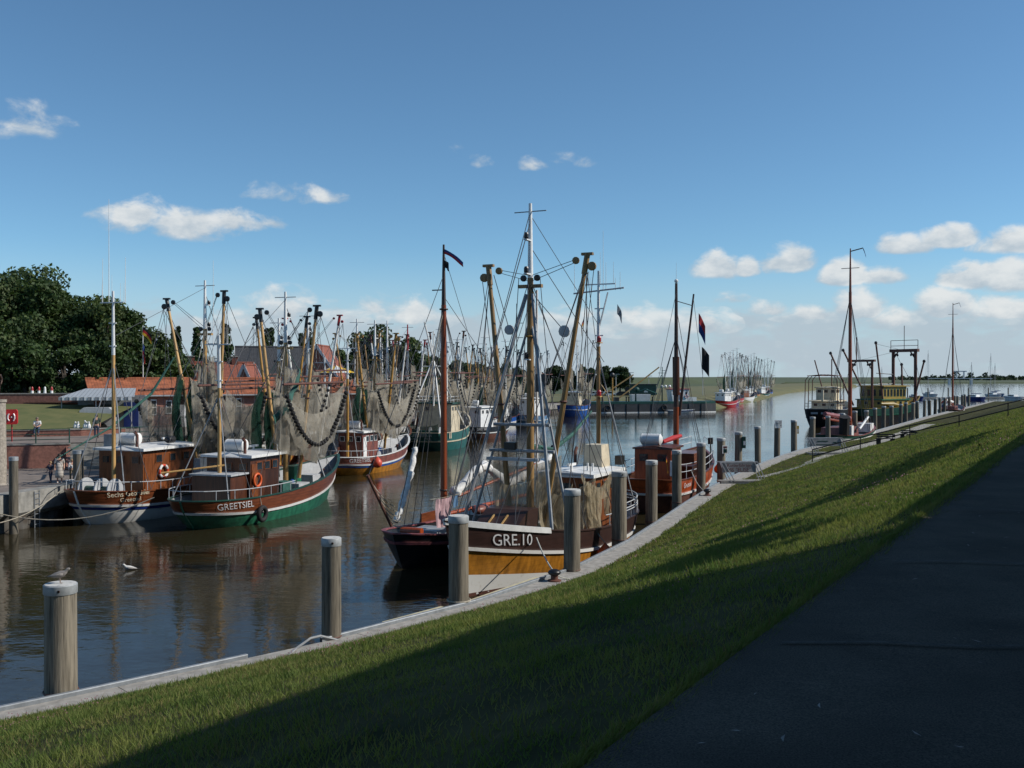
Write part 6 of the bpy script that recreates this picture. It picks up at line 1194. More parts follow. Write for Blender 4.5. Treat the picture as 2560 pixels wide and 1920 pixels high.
# ------------------------------------------------------------ lifebuoy station, statue, flower ornaments
a = px(20, 1090, TZ + .5); o = thing('lifebuoy_station', 'red lifebuoy locker with white ring on a red post', 'lifebuoy station', (a.x, a.y + .5, TZ + .09), R(12))
MB().tube([(0, 0, 0), (0, 0, 1.5)], .055).build('post', REDP, o)
MB().prism([(-.32, 1.2), (.32, 1.2), (.4, 1.3), (.4, 2.1), (.32, 2.25), (-.32, 2.25), (-.4, 2.1), (-.4, 1.3)], -.12, .05, 'Y').build('locker', mat('signal_red_plastic', (.55, .02, .02), .45), o); 
for s in (-1, 1): MB().tube([V(s * .14, -.13, 1.45), V(s * .22, -.14, 1.6), V(s * .22, -.14, 1.8), V(s * .14, -.13, 1.95)], .05, 6).build('white_arc', WHITE, o)
MB().ball((.02, -.13, 1.7), .05, 8).build('white_dot', WHITE, o)
st_ = thing('statue', 'bronze figure on a rough stone column at the picture edge', 'statue', (-29.55, 57.4, LZ))
MB().lathe([(.62, 0), (.5, .1), (.46, 2.5), (.44, 4.7), (.5, 4.75), (.5, 4.9)], (0, 0, 0), 12).build('column', STONE, st_, smooth=True)
J = stand(step=.1); v = [J['pel'], J['chest'], J['neck'], J['head'], J['head'] + V(0, 0, .1)]; rd = [.17, .19, .07, .1, .08]; ed = [(0, 1), (1, 2), (2, 3), (3, 4)]
for s in 'lr':
    b0 = len(v); v += J['arm' + s]; rd += [.09, .07, .06, .04]; ed += [(1, b0), (b0, b0 + 1), (b0 + 1, b0 + 2), (b0 + 2, b0 + 3)]; b0 = len(v); v += J['leg' + s]; rd += [.12, .09, .07, .05]; ed += [(0, b0), (b0, b0 + 1), (b0 + 1, b0 + 2), (b0 + 2, b0 + 3)]
f_ = skin_mesh('bronze_figure', [q + V(0, 0, 4.9) for q in v], ed, rd, BRONZE, st_)
for i, x in enumerate((58, 74, 88, 104)):
    a = pd(x + 6, 983, 85.6); o = thing('garden_lighthouse', f'small red and white lighthouse on the top wall, {NUM[i]} of four towards the awning', 'ornament', (a.x, 84.0 + (a.x + 58) * .159 + .17, 6.81), 0, 'ornaments on the top wall')
    MB().lathe([(.13, 0), (.11, .22)], (0, 0, 0), 10).build('white_drum', WHITE, o, smooth=True); MB().lathe([(.11, .222), (.09, .42), (.10, .43), (.05, .56)], (0, 0, 0), 10).build('red_top', REDP if i != 2 else WHITE, o, smooth=True)
for i, x in enumerate((188, 195, 212, 216, 222)):
    a = pd(x, 1062, 77.9); o = thing('garden_figure', f'small white ornament on the low wall below the awning, {NUM[i]} from the lawn', 'ornament', (a.x, a.y, TZ + .64), 0, 'white ornaments on the low wall')
    MB().lathe([(.13, -.02), (.16, .12), (.10, .3), (.05, .36)], (0, 0, 0), 8).build('body', WHITE, o, smooth=True); MB().ball((.02, -.05, .42 + .1 * (i == 2)), .08, 8).build('head', WHITE, o); MB().tube([(0, 0, .3), (.02, -.04, .42 + .1 * (i == 2))], .04).build('neck', WHITE, o)
# ------------------------------------------------------------ buildings on the left
def gable(name, label, a, c, depth, z0, ze, zr, wall, roof, wins=(), door=None, trim=WHITE, over=.4, chim=None, bargew=True, cat='house'):
    """house with its ridge along a-c (front wall on the right of a->c towards us)"""
    a = Vector(a); c = Vector(c); d = c - a; L = d.length; rz = math.atan2(d.y, d.x); o = thing(name, label, cat, (a.x, a.y, z0), rz); h = ze - z0; r = zr - z0
    w = MB().add([V(0, 0, 0), V(L, 0, 0), V(L, depth, 0), V(0, depth, 0), V(0, 0, h), V(L, 0, h), V(L, depth, h), V(0, depth, h), V(0, depth / 2, r), V(L, depth / 2, r)], [(0, 1, 5, 4), (2, 3, 7, 6), (1, 2, 6, 9, 5), (3, 0, 4, 8, 7), (4, 5, 9, 8), (6, 7, 8, 9)]).build('wall', wall, o)
    s = (r - h) / (depth / 2); e = over; rr = MB()
    for sg in (0, 1):
        y0, y1 = (-e, depth / 2) if sg == 0 else (depth + e, depth / 2); z_ = h - e * s; n_ = (L + 2 * e)
        rr.add([V(-e, y0, z_ + .04), V(L + e, y0, z_ + .04), V(L + e, y1, r + .04), V(-e, y1, r + .04), V(-e, y0, z_ + .2), V(L + e, y0, z_ + .2), V(L + e, y1, r + .2), V(-e, y1, r + .2)], [(3, 2, 1, 0), (4, 5, 6, 7), (0, 1, 5, 4), (1, 2, 6, 5), (2, 3, 7, 6), (3, 0, 4, 7)])
    rf = rr.build('roof', roof, o); MB().tube([(-e, depth / 2, r + .2), (L + e, depth / 2, r + .2)], .14, 8).build('ridge_tiles', roof, rf)
    MB().tube([(-e, -e - .06, h - e * s + .08), (L + e, -e - .06, h - e * s + .08)], .08, 6).build('gutter', GREY, rf)
    if bargew:
        for x in (-e - .03, L + e + .03):
            for y in (-e, depth + e): MB().bar((x, y, h - e * s + .1), (x, depth / 2, r + .12), .06, .3).build('barge_board', trim, rf)
    for x, z, ww, hh in wins:
        f = MB().box((x, -.03, z), (ww, .1, hh)).build('window', trim, w); k = 2 if ww > .8 else 1
        for i in range(k):
            for j in (0, 1): MB().box((x + (i - (k - 1) / 2) * ww * .46, -.07, z + (j - .5) * hh * .46), (ww * .4 if k == 2 else ww * .8, .06, hh * .38)).build('pane', GLASS, f)
    if door: f = MB().box((door, -.04, 1.05), (1.0, .1, 2.1)).build('door', trim, w); MB().box((door + .36, -.11, 1.0), (.06, .05, .14)).build('handle', STEEL, f)
    for cx in chim or []: cc = MB().box((cx, depth / 2, r + .35), (.7, .7, 1.1)).build('chimney', BRICKD, rf); MB().box((cx, depth / 2, r + .95), (.85, .85, .1)).build('chimney_cap', CONC2, cc)
    return o
pv = gable('pavilion', 'long low brick pavilion with orange tiled roof behind the cutters', (-36.2, 86.6), (-15.0, 98.0), 7, TZ, 6.6, 7.85, mat('pink_red_brick', (.30, .14, .105), .9, .3, 5, lines=(2, 9, .82), bump=.2), TILE, [(2.6, 1.9, .9, 1.5), (3.7, 1.9, .5, 1.5), (8.1, 1.9, .9, 1.5), (9.6, 1.9, .5, 1.5), (10.3, 1.9, 1.0, 1.5), (11.5, 1.9, .5, 1.5), (12.4, 1.9, .5, 1.5), (4.9, 1.9, .5, 1.4), (6.2, 1.9, .5, 1.2), (15.5, 1.9, 1.0, 1.4), (18.5, 1.9, 1.0, 1.4)], 7.3, chim=[9.5], bargew=False)
# awning and kiosk at its near end
ak = thing('awning', 'blue-grey striped awning with scalloped edge over a kiosk front', 'awning', (-38.2, 84.2, 0), R(10))
aw = MB().add([V(0, 0, 6.5), V(6.2, -.6, 6.55), V(5.8, 2.2, 7.25), V(1.6, 2.6, 7.22), V(0, 0, 6.45), V(6.2, -.6, 6.50), V(5.8, 2.2, 7.18), V(1.6, 2.6, 7.15)], [(0, 1, 2, 3), (7, 6, 5, 4), (0, 4, 5, 1), (1, 5, 6, 2), (2, 6, 7, 3), (3, 7, 4, 0)]).build('cloth', AWN, ak)
for i in range(20): MB().box((.15 + i * .3, -.03 - .6 * (i / 20), 6.38), (.28, .03, .28)).build('scallop', WHITE if i % 2 else GREY, aw)
for x in (.2, 3.0, 5.9): MB().tube([(x, .2 - .08 * x, 3.7), (x, .2 - .08 * x, 6.3)], .05).build('pole', GREY, ak)
kk = thing('kiosk', 'dark kiosk front in the shade of the awning', 'kiosk', (-37.4, 86.6, TZ), R(10)); MB().box((2.6, 1.0, 1.5), (5.6, 2.0, 3.0)).build('wall', GREY, kk); MB().box((1.6, -.05, 1.5), (2.0, .1, 1.4)).build('shutter', BLACK, kk); MB().box((4.2, -.05, 1.3), (1.2, .1, 2.2)).build('door', NAVY, kk)
cx_ = thing('market_trailer', 'pale grey covered trailer parked under the awning', 'trailer', (-36.0, 83.2, TZ + .09), R(10)); MB().prism([(0, .4), (2.6, .4), (2.6, 1.7), (2.3, 1.95), (.3, 1.95), (0, 1.7)], 0, 1.6, 'Y').build('box_body', LGREY, cx_)
for x in (.7, 1.9): MB().lathe([(.3, -.08), (.3, .08)], (x, -.05, .32), 12, 'Y').build('wheel', RUBBER, cx_)
gable('house', 'brick house with red tiled roof and small white-trimmed gable behind the pavilion', (-38.4, 115.5), (-30.6, 118.5), 7, 3.0, 7.0, 9.7, BRICK, TILER, [(6, 3.2, .8, 1.0)], chim=[1.5, 6.5])
gable('house', 'small white-edged brick gable end in front of the dark-roofed house', (-28.9, 112), (-28.7, 116), 2.3, 3.0, 6.9, 9.4, BRICK, TILER, [], over=.15)
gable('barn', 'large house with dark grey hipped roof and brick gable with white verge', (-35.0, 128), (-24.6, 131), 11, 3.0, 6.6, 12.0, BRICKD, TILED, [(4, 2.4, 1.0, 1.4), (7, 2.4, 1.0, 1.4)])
gable('house', 'brick gable with white verges behind the red-tipped booms', (-21.9, 126), (-21.6, 132), 5.4, 3.0, 8.0, 12.0, BRICK, TILER, [], over=.3)
ps = thing('parasol', 'yellow and white striped parasol behind the nets', 'parasol', (-21.3, 121, 3.0)); MB().tube([(0, 0, 0), (0, 0, 6.3)], .05).build('pole', WHITE, ps)
for k in range(8):
    a0, a1 = k * math.pi / 4, (k + 1) * math.pi / 4; MB().add([V(0, 0, 6.6), V(2.4 * math.cos(a0), 2.4 * math.sin(a0), 5.7), V(2.4 * math.cos(a1), 2.4 * math.sin(a1), 5.7)], [(0, 1, 2)]).build('canopy_panel', FLAGY if k % 2 else WHITE, ps)
# flags on the shore
fp = thing('flagpole', 'white flagpole flying a German flag above a blue and red pennant', 'flagpole', (-35.2, 95.4, TZ)); MB().tube([(0, 0, 0), (0, 0, 9.5)], [.06, .04]).build('pole', WHITE, fp); flag(fp, (0, 0, 9.4), [FLAGK, FLAGR, FLAGY], 1.3, .8, .7); flag(fp, (0, 0, 7.8), [FLAGB, FLAGR], .5, 1.4, 1.2)
# ------------------------------------------------------------ far land
SH = [Vector(p) for p in ((9, 224), (15, 233), (30, 241), (48, 243), (55.5, 262), (66, 292), (82, 335), (104, 400), (140, 500), (200, 640), (268, 775))]
def shore_rows(prof, pts, inl):
    rows = []
    for i, p in enumerate(pts):
        n = Vector(inl[i] if isinstance(inl, list) else inl).normalized(); rows.append([V(*(p + n * d), z) for d, z in prof])
    return rows
inl = [(-.75, .66), (-.6, .8), (-.3, .95), (-.35, .93), (-.8, .6), (-.86, .5), (-.86, .5), (-.86, .5), (-.86, .5), (-.82, .57), (-.2, .98)]
struct(MB().grid(shore_rows([(-1.5, -.8), (0, .1), (2.5, 1.2), (9, 2.4), (22, 2.7), (60, 2.5)], SH, inl)).build('far_bank', MEADOW, fix=False), 'brownish mown grass bank across the water')
rows = [[V(-600, y, 2.3), V(-60, y, 2.3), V(min(x2, 400), y, 2.2)] for y, x2 in ((232, 8), (300, 45), (420, 85), (560, 130), (700, 180), (900, 240), (1300, 330), (2500, 500))]
struct(MB().grid(rows).build('meadow', DIKEG, fix=False), 'flat green meadow behind the far bank')
dk = [Vector(p) for p in ((-400, 480), (-60, 500), (40, 530), (105, 620), (165, 780), (215, 950), (300, 1250))]
struct(MB().grid(shore_rows([(-45, 2.1), (-22, 3.6), (-6, 7.0), (-2, 7.55), (3, 7.55), (30, 2)], dk, [(-.05, 1), (-.1, 1), (-.2, 1), (-.5, .8), (-.75, .6), (-.8, .55), (-.75, .6)])).build('sea_dike', DIKEG, fix=False), 'long green sea dike along the horizon')
rows = [[V(x, y, z) for x in (300, 600, 1000, 1600, 2600)] for y, z in ((1120, -.3), (1128, 1.5), (1160, 2.0), (1500, 2.3), (4000, 2.6))]
struct(MB().grid(rows).build('far_shore', DIKEG, fix=False), 'low shore at the far end of the water')
# white lift bridge far off
br = thing('lift_bridge', 'tiny white drawbridge on the far shore', 'bridge', (493, 1100, 0))
MB().box((0, 0, 5.6), (70, 3, .8)).build('deck', WHITE, br)
for x in (-12, 12): MB().box((x, 0, 2.5), (2, 3, 6)).build('pier', WHITE, br)
for x in (-4, 4): MB().box((x, 0, 9.5), (1.2, 1.2, 8)).build('portal_post', WHITE, br)
MB().box((0, 0, 13.4), (14, 1.2, 1.2)).build('balance_beam', WHITE, br)
hut = thing('hut', 'dark hut with small white notice on the far bank', 'hut', (74.0, 300, 2.6), R(-5)); 
hut.location = (*pd(1607, 960, 292).xy, 2.55); MB().box((0, 0, 1.6), (7.5, 4, 3.2)).build('wall', GREEND, hut); MB().box((0, 0, 3.3), (8, 4.6, .25)).build('roof', BLACK, hut); MB().box((.8, -2.05, 1.5), (1.1, .1, 1.0)).build('notice', WHITE, hut); MB().box((-4.6, -1, 1.2), (1.1, 1.1, 2.4)).build('post_box', BLACK, hut)
def car(label, x, D, m, rz=0):
    a = pd(x, 970, D); o = thing('parked_car', label, 'car', (a.x, a.y, 2.45), rz, 'cars parked on the far bank')
    MB().prism([(-2.1, .3), (2.1, .3), (2.1, .75), (1.3, .9), (.7, 1.42), (-1.2, 1.42), (-1.9, .9), (-2.1, .8)], -.85, .85, 'Y').build('body', m, o)
    for s in (-.88, .88): MB().prism([(-1.55, .92), (1.05, .92), (.62, 1.34), (-1.1, 1.34)], s - .01, s + .01, 'Y').build('side_window', GLASS, o)
    for x_ in (-1.3, 1.3):
        for s in (-.8, .8): MB().lathe([(.32, -.1), (.32, .1)], (x_, s, .32), 10, 'Y').build('wheel', RUBBER, o)
for x, m, lab in ((1468, REDP, 'red car parked on the far bank by the trees'), (1484, WHITE, 'white car parked next to the red one on the far bank'), (1500, LGREY, 'silver car parked between white cars on the far bank'), (1523, WHITE, 'white car parked apart near the ochre derricks'), (1558, BLACK, 'black car parked left of the dark hut')): car(lab, x, 288, m, R(4))
for i, (x, D, hh) in enumerate(((1540, 290, 6.5), (1575, 300, 7), (1655, 280, 7.5), (1757, 300, 8.5), (1622, 330, 6))):
    a = pd(x, 970, D); o = thing('lamp_post', f'thin lamp post on the far bank, {NUM[i]} of five', 'lamp post', (a.x, a.y, 2.3), 0, 'lamp posts on the far bank'); MB().tube([(0, 0, 0), (0, 0, hh)], .09, 5).build('pole', LGREY, o); MB().box((.5, 0, hh), (1.2, .3, .15)).build('lamp_head', GREY, o)

# ------------------------------------------------------------ trees
def leaf_mesh(C, Rr, n, size, rng, mats, name='crown', shell=.55):
    """leaf-sized faces gathered round clump centres C (k,3) with radii Rr"""
    k = len(C); idx = rng.integers(0, k, n); d = rng.normal(size=(n, 3)); d /= np.linalg.norm(d, axis=1)[:, None]; rad = (shell + (1 - shell) * rng.random(n)) * Rr[idx]
    P = C[idx] + d * rad[:, None] * np.array([1, 1, .8]); 
    nrm = d * .7 + rng.normal(size=(n, 3)) * .6; nrm /= np.linalg.norm(nrm, axis=1)[:, None]
    u = np.cross(nrm, rng.normal(size=(n, 3))); u /= np.linalg.norm(u, axis=1)[:, None] + 1e-9; w = np.cross(nrm, u); s = size * (.6 + .8 * rng.random(n))[:, None]
    vv = np.stack([P - u * s * .5, P + w * s * .32, P + u * s * .5, P - w * s * .32], 1).reshape(-1, 3).astype(np.float32)
    me = bpy.data.meshes.new(name); me.vertices.add(4 * n); me.vertices.foreach_set('co', vv.ravel()); me.loops.add(4 * n); me.loops.foreach_set('vertex_index', np.arange(4 * n, dtype=np.int32)); me.polygons.add(n)
    me.polygons.foreach_set('loop_start', np.arange(0, 4 * n, 4, dtype=np.int32)); me.polygons.foreach_set('loop_total', np.full(n, 4, np.int32))
    for m in mats: me.materials.append(m)
    mi = rng.integers(0, len(mats), k)[idx].astype(np.int32); flip = rng.random(n) < .25; mi[flip] = rng.integers(0, len(mats), flip.sum()); me.polygons.foreach_set('material_index', mi); me.update(); return me
def tree(name, label, pos, H, Rad, n=6000, size=.42, trunk=.25, seed=1, shape='round', mats=None, group=None, clumps=34, lean=0):
    rng = np.random.default_rng(seed); o = thing(name, label, 'tree', pos, 0, group); mats = mats or [LEAF[0], LEAF[1], LEAF[2]]; C = []; Rr = []
    if shape == 'poplar':
        for i in range(clumps):
            f = (i + .5) / clumps; z = H * (.12 + .86 * f); rr = Rad * (.55 + .45 * math.sin(math.pi * min(1, f * 1.15 + .1))) * (1.05 - .55 * f); a = rng.random() * 6.28; q = rr * .45 * rng.random(); C.append((q * math.cos(a), q * math.sin(a), z)); Rr.append(rr * (.55 + .25 * rng.random()))
    elif shape == 'box':
        for i in range(clumps): C.append(((rng.random() - .5) * Rad * 2, (rng.random() - .5) * .5, H - .2 - rng.random() * max(0, trunk - .4))); Rr.append(.22)
    else:
        zc = H * (.5 + trunk * .45); hz = H - zc
        for i in range(clumps):
            v = rng.normal(size=3); v /= np.linalg.norm(v); v[2] = v[2] * .9 + .05; q = (.45 + .4 * rng.random()); C.append((v[0] * Rad * q + lean * max(0, v[2]), v[1] * Rad * q, zc + v[2] * hz * q * 1.02)); Rr.append(Rad * (.24 + .16 * rng.random()))
    C = np.array(C); Rr = np.array(Rr); link('crown', leaf_mesh(C, Rr, n, size, rng, mats), o)
    tr = H * .022 + .06; mb = MB().tube([V(0, 0, -.3), V(.05, 0, H * .25), V(0, .1, H * .55), V(0, 0, H * .8)], [tr * 1.4, tr, tr * .7, tr * .2], 9); mb.build('trunk', BARK, o, smooth=True)
    if shape == 'round':
        for i in range(5):
            c = V(*C[i * 3]); MB().tube([V(0, 0, H * (.22 + .05 * i)), V(c.x * .4, c.y * .4, (H * .3 + c.z) * .5), c], [tr * .55, tr * .35, tr * .1], 6, cap=False).build('limb', BARK, o)
    return o
TG = 'big trees behind the top wall'
tree('chestnut_tree', 'tallest dark tree at the picture edge above the brick wall', (-48.6, 99, 5.8), 13.8, 6.4, 26000, .38, .3, 11, group=TG, clumps=60)
tree('chestnut_tree', 'broad dark tree whose boughs hang over the wall right of the tallest one', (-40.0, 97.5, 5.2), 11.0, 4.4, 20000, .36, .25, 12, group=TG, clumps=55)
tree('chestnut_tree', 'low dark tree filling the gap under the tallest crown', (-47.5, 92.5, 5.8), 8.6, 5.6, 17000, .36, .2, 13, group=TG, clumps=46)
tree('lime_tree', 'brighter green tree behind the first cutter\'s mizzen', (-36.9, 101, 4.2), 8.8, 3.3, 15000, .34, .22, 14, mats=[LEAF[1], LEAF[2], LEAF[1]], group=TG, clumps=42)
tree('lime_tree', 'dark tree between the tallest crown and the brighter green one', (-44.0, 106, 5.0), 12.0, 4.8, 15000, .38, .25, 15, group=TG, clumps=46)
tree('bush_tree', 'low leafy tree right of the flagpole in front of the poplars', (-36.0, 107, 3.6), 7.4, 3.4, 11000, .34, .15, 16, mats=[LEAF[2], LEAF[1]], group=TG, clumps=36)
tree('bush_tree', 'small green tree beside the red tiled house', (-36.0, 113, 3.2), 6.4, 3.0, 4500, .4, .15, 26, mats=[LEAF[2], LEAF[1]], group=TG, clumps=30)
for i, (x, y, hh) in enumerate(((-56, 88.5, 6.5), (-51.5, 89.0, 6.0), (-47.5, 89.2, 6.6), (-43.8, 89.8, 6.2), (-40.6, 90.6, 6.0), (-37.6, 93.0, 5.6), (-49, 95, 8.0), (-54, 95, 9.0))):
    tree('shrub', f'dense dark shrub just behind the top wall, {NUM[i]} of the shrubs from the picture edge', (x, y, 5.9), hh, 3.0, 7000, .34, -.1, 120 + i, mats=[LEAF[0], LEAF[1]], group='shrubs behind the top wall', clumps=34)
for i, (x, D, ytop, w, lab) in enumerate(((432, 150, 822, 1.5, 'slim poplar leftmost of the row behind the masts'), (447, 152, 812, 1.6, 'poplar right beside the leftmost slim one'), (493, 150, 816, 2.5, 'broad poplar left of the first cutter\'s mast'), (566, 150, 808, 2.3, 'poplar between the first cutter\'s booms'), (668, 152, 818, 1.9, 'poplar behind the green cutter\'s booms'), (680, 154, 816, 1.6, 'slim poplar touching the one behind the green cutter'), (752, 156, 830, 1.6, 'poplar left of the red-tipped booms'), (772, 152, 820, 2.0, 'rightmost poplar behind the red-tipped booms'))):
    a = pd(x, 940, D); hh = CAM_H + (YH - ytop) * D / F - 2.5; tree('poplar_tree', lab, (a.x, a.y, 2.5), hh, w * 1.1, 3800, .42, 0, 40 + i, 'poplar', [LEAF[3], LEAF[0], LEAF[1]], 'poplars in a row behind the harbour', 26)
def atree(lab, x, ytop, D, wpx, n, seed, mats=None, nm='round_tree', gr='trees behind the far quay', sz=.55):
    a = pd(x, 940, D); hh = CAM_H + (YH - ytop) * D / F - 2.4; tree(nm, lab, (a.x, a.y, 2.4), hh, wpx * D / F / 2, int(n * 1.8), sz, 0, seed, mats=mats or [LEAF[0], LEAF[1], LEAF[2]], group=gr, clumps=40)
atree('large round tree behind the red-brown cutter\'s mast', 932, 806, 165, 165, 9000, 61); atree('round tree half behind the green trawler\'s gallows', 1010, 826, 160, 130, 7500, 62, [LEAF[1], LEAF[2]]); atree('dark tree left of the large round one', 858, 862, 158, 100, 6000, 63)
atree('lower tree beside the red-brown spar of the sailing barge', 1068, 868, 175, 90, 5500, 64); atree('bushy tree right of the red-brown barge mast', 1160, 888, 190, 110, 5500, 65, [LEAF[1], LEAF[2]]); atree('round tree behind the brown cutter\'s left boom', 1262, 888, 215, 66, 5000, 66)
for i, (x, yt, w, lab) in enumerate(((1385, 908, 60, 'dark tree behind the bright blue cutter'), (1425, 916, 56, 'tree just right of the bright blue cutter\'s masts'), (1465, 914, 62, 'dark tree above the parked cars'), (1505, 912, 60, 'tree behind the ochre derrick mast'), (1550, 914, 66, 'rounded tree at the end of the row before the open dike'), (1335, 912, 60, 'tree behind the pale blue cutter'), (1300, 918, 60, 'low tree behind the brown cutter\'s mast'), (1210, 915, 70, 'low tree between the cutters far along the quay'))):
    atree(lab, x, yt, 330, w, 3600, 70 + i, [LEAF[3], LEAF[0]], 'bank_tree', 'trees on the far bank', .8)
o = link('far_treeline', leaf_mesh(np.stack([RNG.uniform(570, 1500, 420), RNG.uniform(1400, 1550, 420), RNG.uniform(2, 6, 420) + 5 * (RNG.random(420) < .06)], 1), RNG.uniform(3, 6, 420), 16000, 3.5, RNG, [LEAF[3], LEAF[3], LEAF[0]], 'far_treeline')); o['kind'] = 'stuff'; o['label'] = 'distant low treeline beyond the water'; o['category'] = 'treeline'

# ------------------------------------------------------------ houses and clipped limes behind the path (they shade it)
def eh(s, d): p = E0 + ED * s + EN * d; return (p.x, p.y)
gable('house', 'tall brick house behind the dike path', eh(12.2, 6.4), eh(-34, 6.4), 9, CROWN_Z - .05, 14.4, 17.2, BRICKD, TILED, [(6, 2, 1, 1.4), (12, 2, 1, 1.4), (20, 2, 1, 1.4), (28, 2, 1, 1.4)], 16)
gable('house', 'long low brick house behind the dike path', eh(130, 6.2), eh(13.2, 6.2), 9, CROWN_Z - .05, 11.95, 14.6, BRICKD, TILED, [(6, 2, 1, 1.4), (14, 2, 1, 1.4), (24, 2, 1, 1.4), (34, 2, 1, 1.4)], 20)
for i, (s_, lo, hi) in enumerate(((14.2, 10.2, 11.75), (16.8, 10.8, 11.7), (22.6, 11.75, 12.2), (26.0, 11.4, 12.3), (29.6, 11.1, 12.4), (33.2, 10.9, 12.5), (36.8, 10.8, 12.55), (40.4, 10.7, 12.6), (44.0, 10.7, 12.65), (47.6, 10.6, 12.7), (51.2, 10.6, 12.7))):
    p = eh(s_, 3.0); t_ = tree('clipped_lime_tree', f'clipped lime tree along the dike path, {NUM[i]} of eleven', (*p, CROWN_Z), hi - CROWN_Z, 1.75, 3400, .17, (hi - lo), 90 + i, 'box', None, 'clipped limes along the dike path', 90); t_.rotation_euler = (0, 0, math.atan2(ED.y, ED.x))

# ------------------------------------------------------------ grass on the near slope
def grass():
    rng = np.random.default_rng(5); seg = [q for q in QD if q[0].y < 155]; nq = len(seg)
    tg = np.array([[list(slope_pt(q, n, t)) for t in TS] for q, n in seg])          # nq x 25 x 3
    N = 2300000; fi = rng.random(N) * (nq - 1.001); ft = rng.random(N) * 23.999; i = fi.astype(int); j = ft.astype(int); a = (fi - i)[:, None]; b = (ft - j)[:, None]
    P = (tg[i, j] * (1 - a) + tg[i + 1, j] * a) * (1 - b) + (tg[i, j + 1] * (1 - a) + tg[i + 1, j + 1] * a) * b
    cl0 = lambda x, y, s: np.sin(x * s + 1.3 * np.sin(y * s * .7)) * np.sin(y * s * 1.1 + 1.7 * np.sin(x * s * .6))
    d = np.linalg.norm(P[:, :2], axis=1); vis = (P[:, 1] > 2) & (np.abs(P[:, 0] / np.maximum(P[:, 1], .1)) < .60)
    bare = cl0(P[:, 0], P[:, 1], 1.1) + .7 * cl0(P[:, 0] + 4, P[:, 1], 3.1)
    keep = vis & ((bare > -.55) | (rng.random(N) < .45)) & (rng.random(N) < np.clip((15.0 / np.maximum(d, 6)) ** 1.35, 0, 1)); P = P[keep]; d = d[keep]
    def cl(x, y, s): return np.sin(x * s + 1.3 * np.sin(y * s * .7)) * np.sin(y * s * 1.1 + 1.7 * np.sin(x * s * .6))
    tuft = .5 + .30 * cl(P[:, 0], P[:, 1], 1.7) + .32 * cl(P[:, 0] + .3 * np.sin(P[:, 1] * 5), P[:, 1], 5.3) + .28 * cl(P[:, 0], P[:, 1] + .2 * np.sin(P[:, 0] * 9), 11.0)
    n = len(P); h = (.022 + .022 * rng.random(n) + .075 * np.clip(tuft * 1.3 - .25, 0, 1) ** 1.6 + .07 * (rng.random(n) < .03)) * (1 + np.clip((d - 30) / 90, 0, .4)); w = (.0045 + .004 * rng.random(n)) * np.clip(d / 13, .8, 3.2)
    ang = rng.random(n) * 6.283; lean = .1 + rng.random(n) * .95; la = rng.random(n) * 6.283
    u = np.stack([np.cos(ang), np.sin(ang), np.zeros(n)], 1); tip = P + np.stack([np.cos(la) * lean * h, np.sin(la) * lean * h, h], 1)
    vv = np.stack([P - u * w[:, None], P + u * w[:, None], tip], 1).reshape(-1, 3).astype(np.float32)
    dry = rng.random(n) < np.clip(.10 + .26 * cl(P[:, 0], P[:, 1], .8) + .14 * cl(P[:, 0], P[:, 1], 2.9), .02, .5)
    def tri(name, V3, mi, mats):
        k = len(V3) // 3; me = bpy.data.meshes.new(name); me.vertices.add(3 * k); me.vertices.foreach_set('co', V3.ravel()); me.loops.add(3 * k); me.loops.foreach_set('vertex_index', np.arange(3 * k, dtype=np.int32)); me.polygons.add(k)
        me.polygons.foreach_set('loop_start', np.arange(0, 3 * k, 3, dtype=np.int32)); me.polygons.foreach_set('loop_total', np.full(k, 3, np.int32))
        for m in mats: me.materials.append(m)
        me.polygons.foreach_set('material_index', mi.astype(np.int32)); me.update(); return me
    o = link('grass', tri('grass', vv, dry, [BLADE, BLADED])); o['kind'] = 'stuff'; o['label'] = 'short green and straw-coloured grass covering the dike slope'; o['category'] = 'grass'
    k = 26000; sg = rng.random(k) ** 2 * 60 - 3; off = np.abs(rng.normal(size=k)) * .07; base = np.array(E0)[None] + np.array(ED)[None] * sg[:, None] + np.array(EN)[None] * (off - .08)[:, None]; Pz = np.concatenate([base, np.full((k, 1), CROWN_Z + .0)], 1)
    hh = .03 + .07 * rng.random(k); aa = rng.random(k) * 6.283; uu = np.stack([np.cos(aa), np.sin(aa), 0 * aa], 1) * (.004 + .004 * rng.random(k))[:, None] * np.clip(sg / 10, .8, 2.5)[:, None]; le = rng.normal(size=(k, 2)) * .04 + np.array(EN)[None] * .03
    tp = Pz + np.concatenate([le, hh[:, None]], 1); v3 = np.stack([Pz - uu, Pz + uu, tp], 1).reshape(-1, 3).astype(np.float32)
    o = link('verge_grass', tri('verge_grass', v3, rng.random(k) < .2, [BLADE, BLADED])); o['kind'] = 'stuff'; o['label'] = 'ragged fringe of grass along the edge of the dark path'; o['category'] = 'grass'
    k = 160; sg = rng.random(k) ** 1.6 * 32; of = .2 + rng.random(k) * 3.8; c0 = np.array(E0)[None] + np.array(ED)[None] * sg[:, None] + np.array(EN)[None] * of[:, None]; C3 = np.concatenate([c0, np.full((k, 1), CROWN_Z + .075)], 1); aa = rng.random(k) * 6.283; r1 = (.012 + .02 * rng.random(k))[:, None]; e1 = np.stack([np.cos(aa), np.sin(aa), .2 + 0 * aa], 1) * r1; e2 = np.stack([-np.sin(aa), np.cos(aa), 0 * aa], 1) * r1 * .5
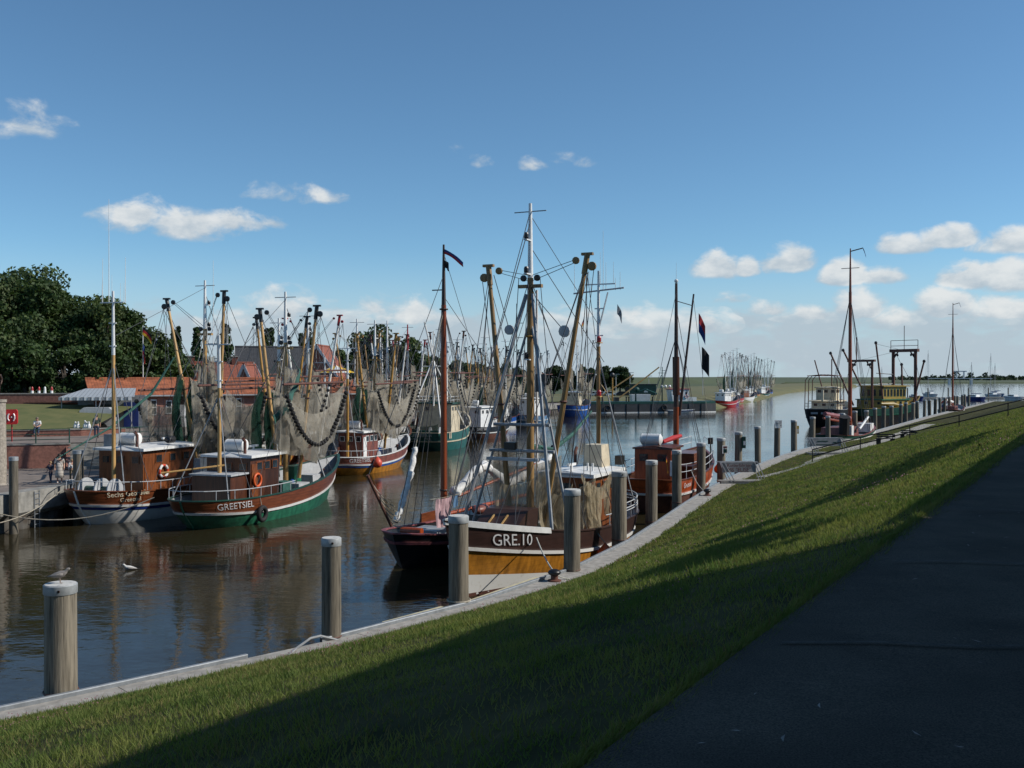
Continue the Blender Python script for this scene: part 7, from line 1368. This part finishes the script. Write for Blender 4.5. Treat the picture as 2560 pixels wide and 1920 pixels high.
    o = link('path_litter', tri('path_litter', np.stack([C3 - e1, C3 + e2, C3 + e1], 1).reshape(-1, 3).astype(np.float32), np.zeros(k), [mat('pale_litter', (.3, .29, .26), .9)])); o['kind'] = 'stuff'; o['label'] = 'small pale specks of litter on the dark path'; o['category'] = 'litter'
    # clover heads and broad weed leaves in patches
    c = cl(P[:, 0] + 3, P[:, 1], .9) + .6 * cl(P[:, 0], P[:, 1] + 5, 2.3); pick = np.where((c > .72) & (d > 9) & (rng.random(n) < .022))[0]; Q = P[pick] + np.array([0, 0, .1]) + rng.random((len(pick), 1)) * np.array([[0, 0, .08]]); k = len(Q); s = (.009 + .007 * rng.random(k)) * np.clip(d[pick] / 18, .8, 1.7)
    T = np.array([[1, 0, -.3], [-.5, .87, -.3], [-.5, -.87, -.3], [0, 0, 1.0]]); F4 = [(0, 1, 3), (1, 2, 3), (2, 0, 3)]
    VV = (Q[:, None, None, :] + np.stack([T[list(f)] for f in F4])[None] * s[:, None, None, None]).reshape(-1, 3).astype(np.float32)
    o = link('clover_flowers', tri('clover_flowers', VV, np.zeros(len(VV) // 3), [CLOVER])); o['kind'] = 'stuff'; o['label'] = 'patches of pink clover heads in the grass'; o['category'] = 'flowers'
    pick = np.where((cl(P[:, 0], P[:, 1] + 2, .6) > .1) & (d > 17) & (rng.random(n) < .0045))[0]; Q = P[pick]; k = len(Q); ang = rng.random(k) * 6.283; L = (.04 + .05 * rng.random(k)) * np.clip(d[pick] / 20, .8, 1.6); u = np.stack([np.cos(ang), np.sin(ang), .6 + .5 * rng.random(k)], 1) * L[:, None]; w = np.stack([-np.sin(ang), np.cos(ang), np.zeros(k)], 1) * (L * .26)[:, None]
    VV = np.stack([np.stack([Q, Q + u * .55 + w, Q + u], 1), np.stack([Q, Q + u, Q + u * .55 - w], 1)], 1).reshape(-1, 3).astype(np.float32)
    o = link('weed_leaves', tri('weed_leaves', VV, np.zeros(len(VV) // 3), [CLEAF])); o['kind'] = 'stuff'; o['label'] = 'broad pale weed leaves among the grass'; o['category'] = 'weeds'
grass()
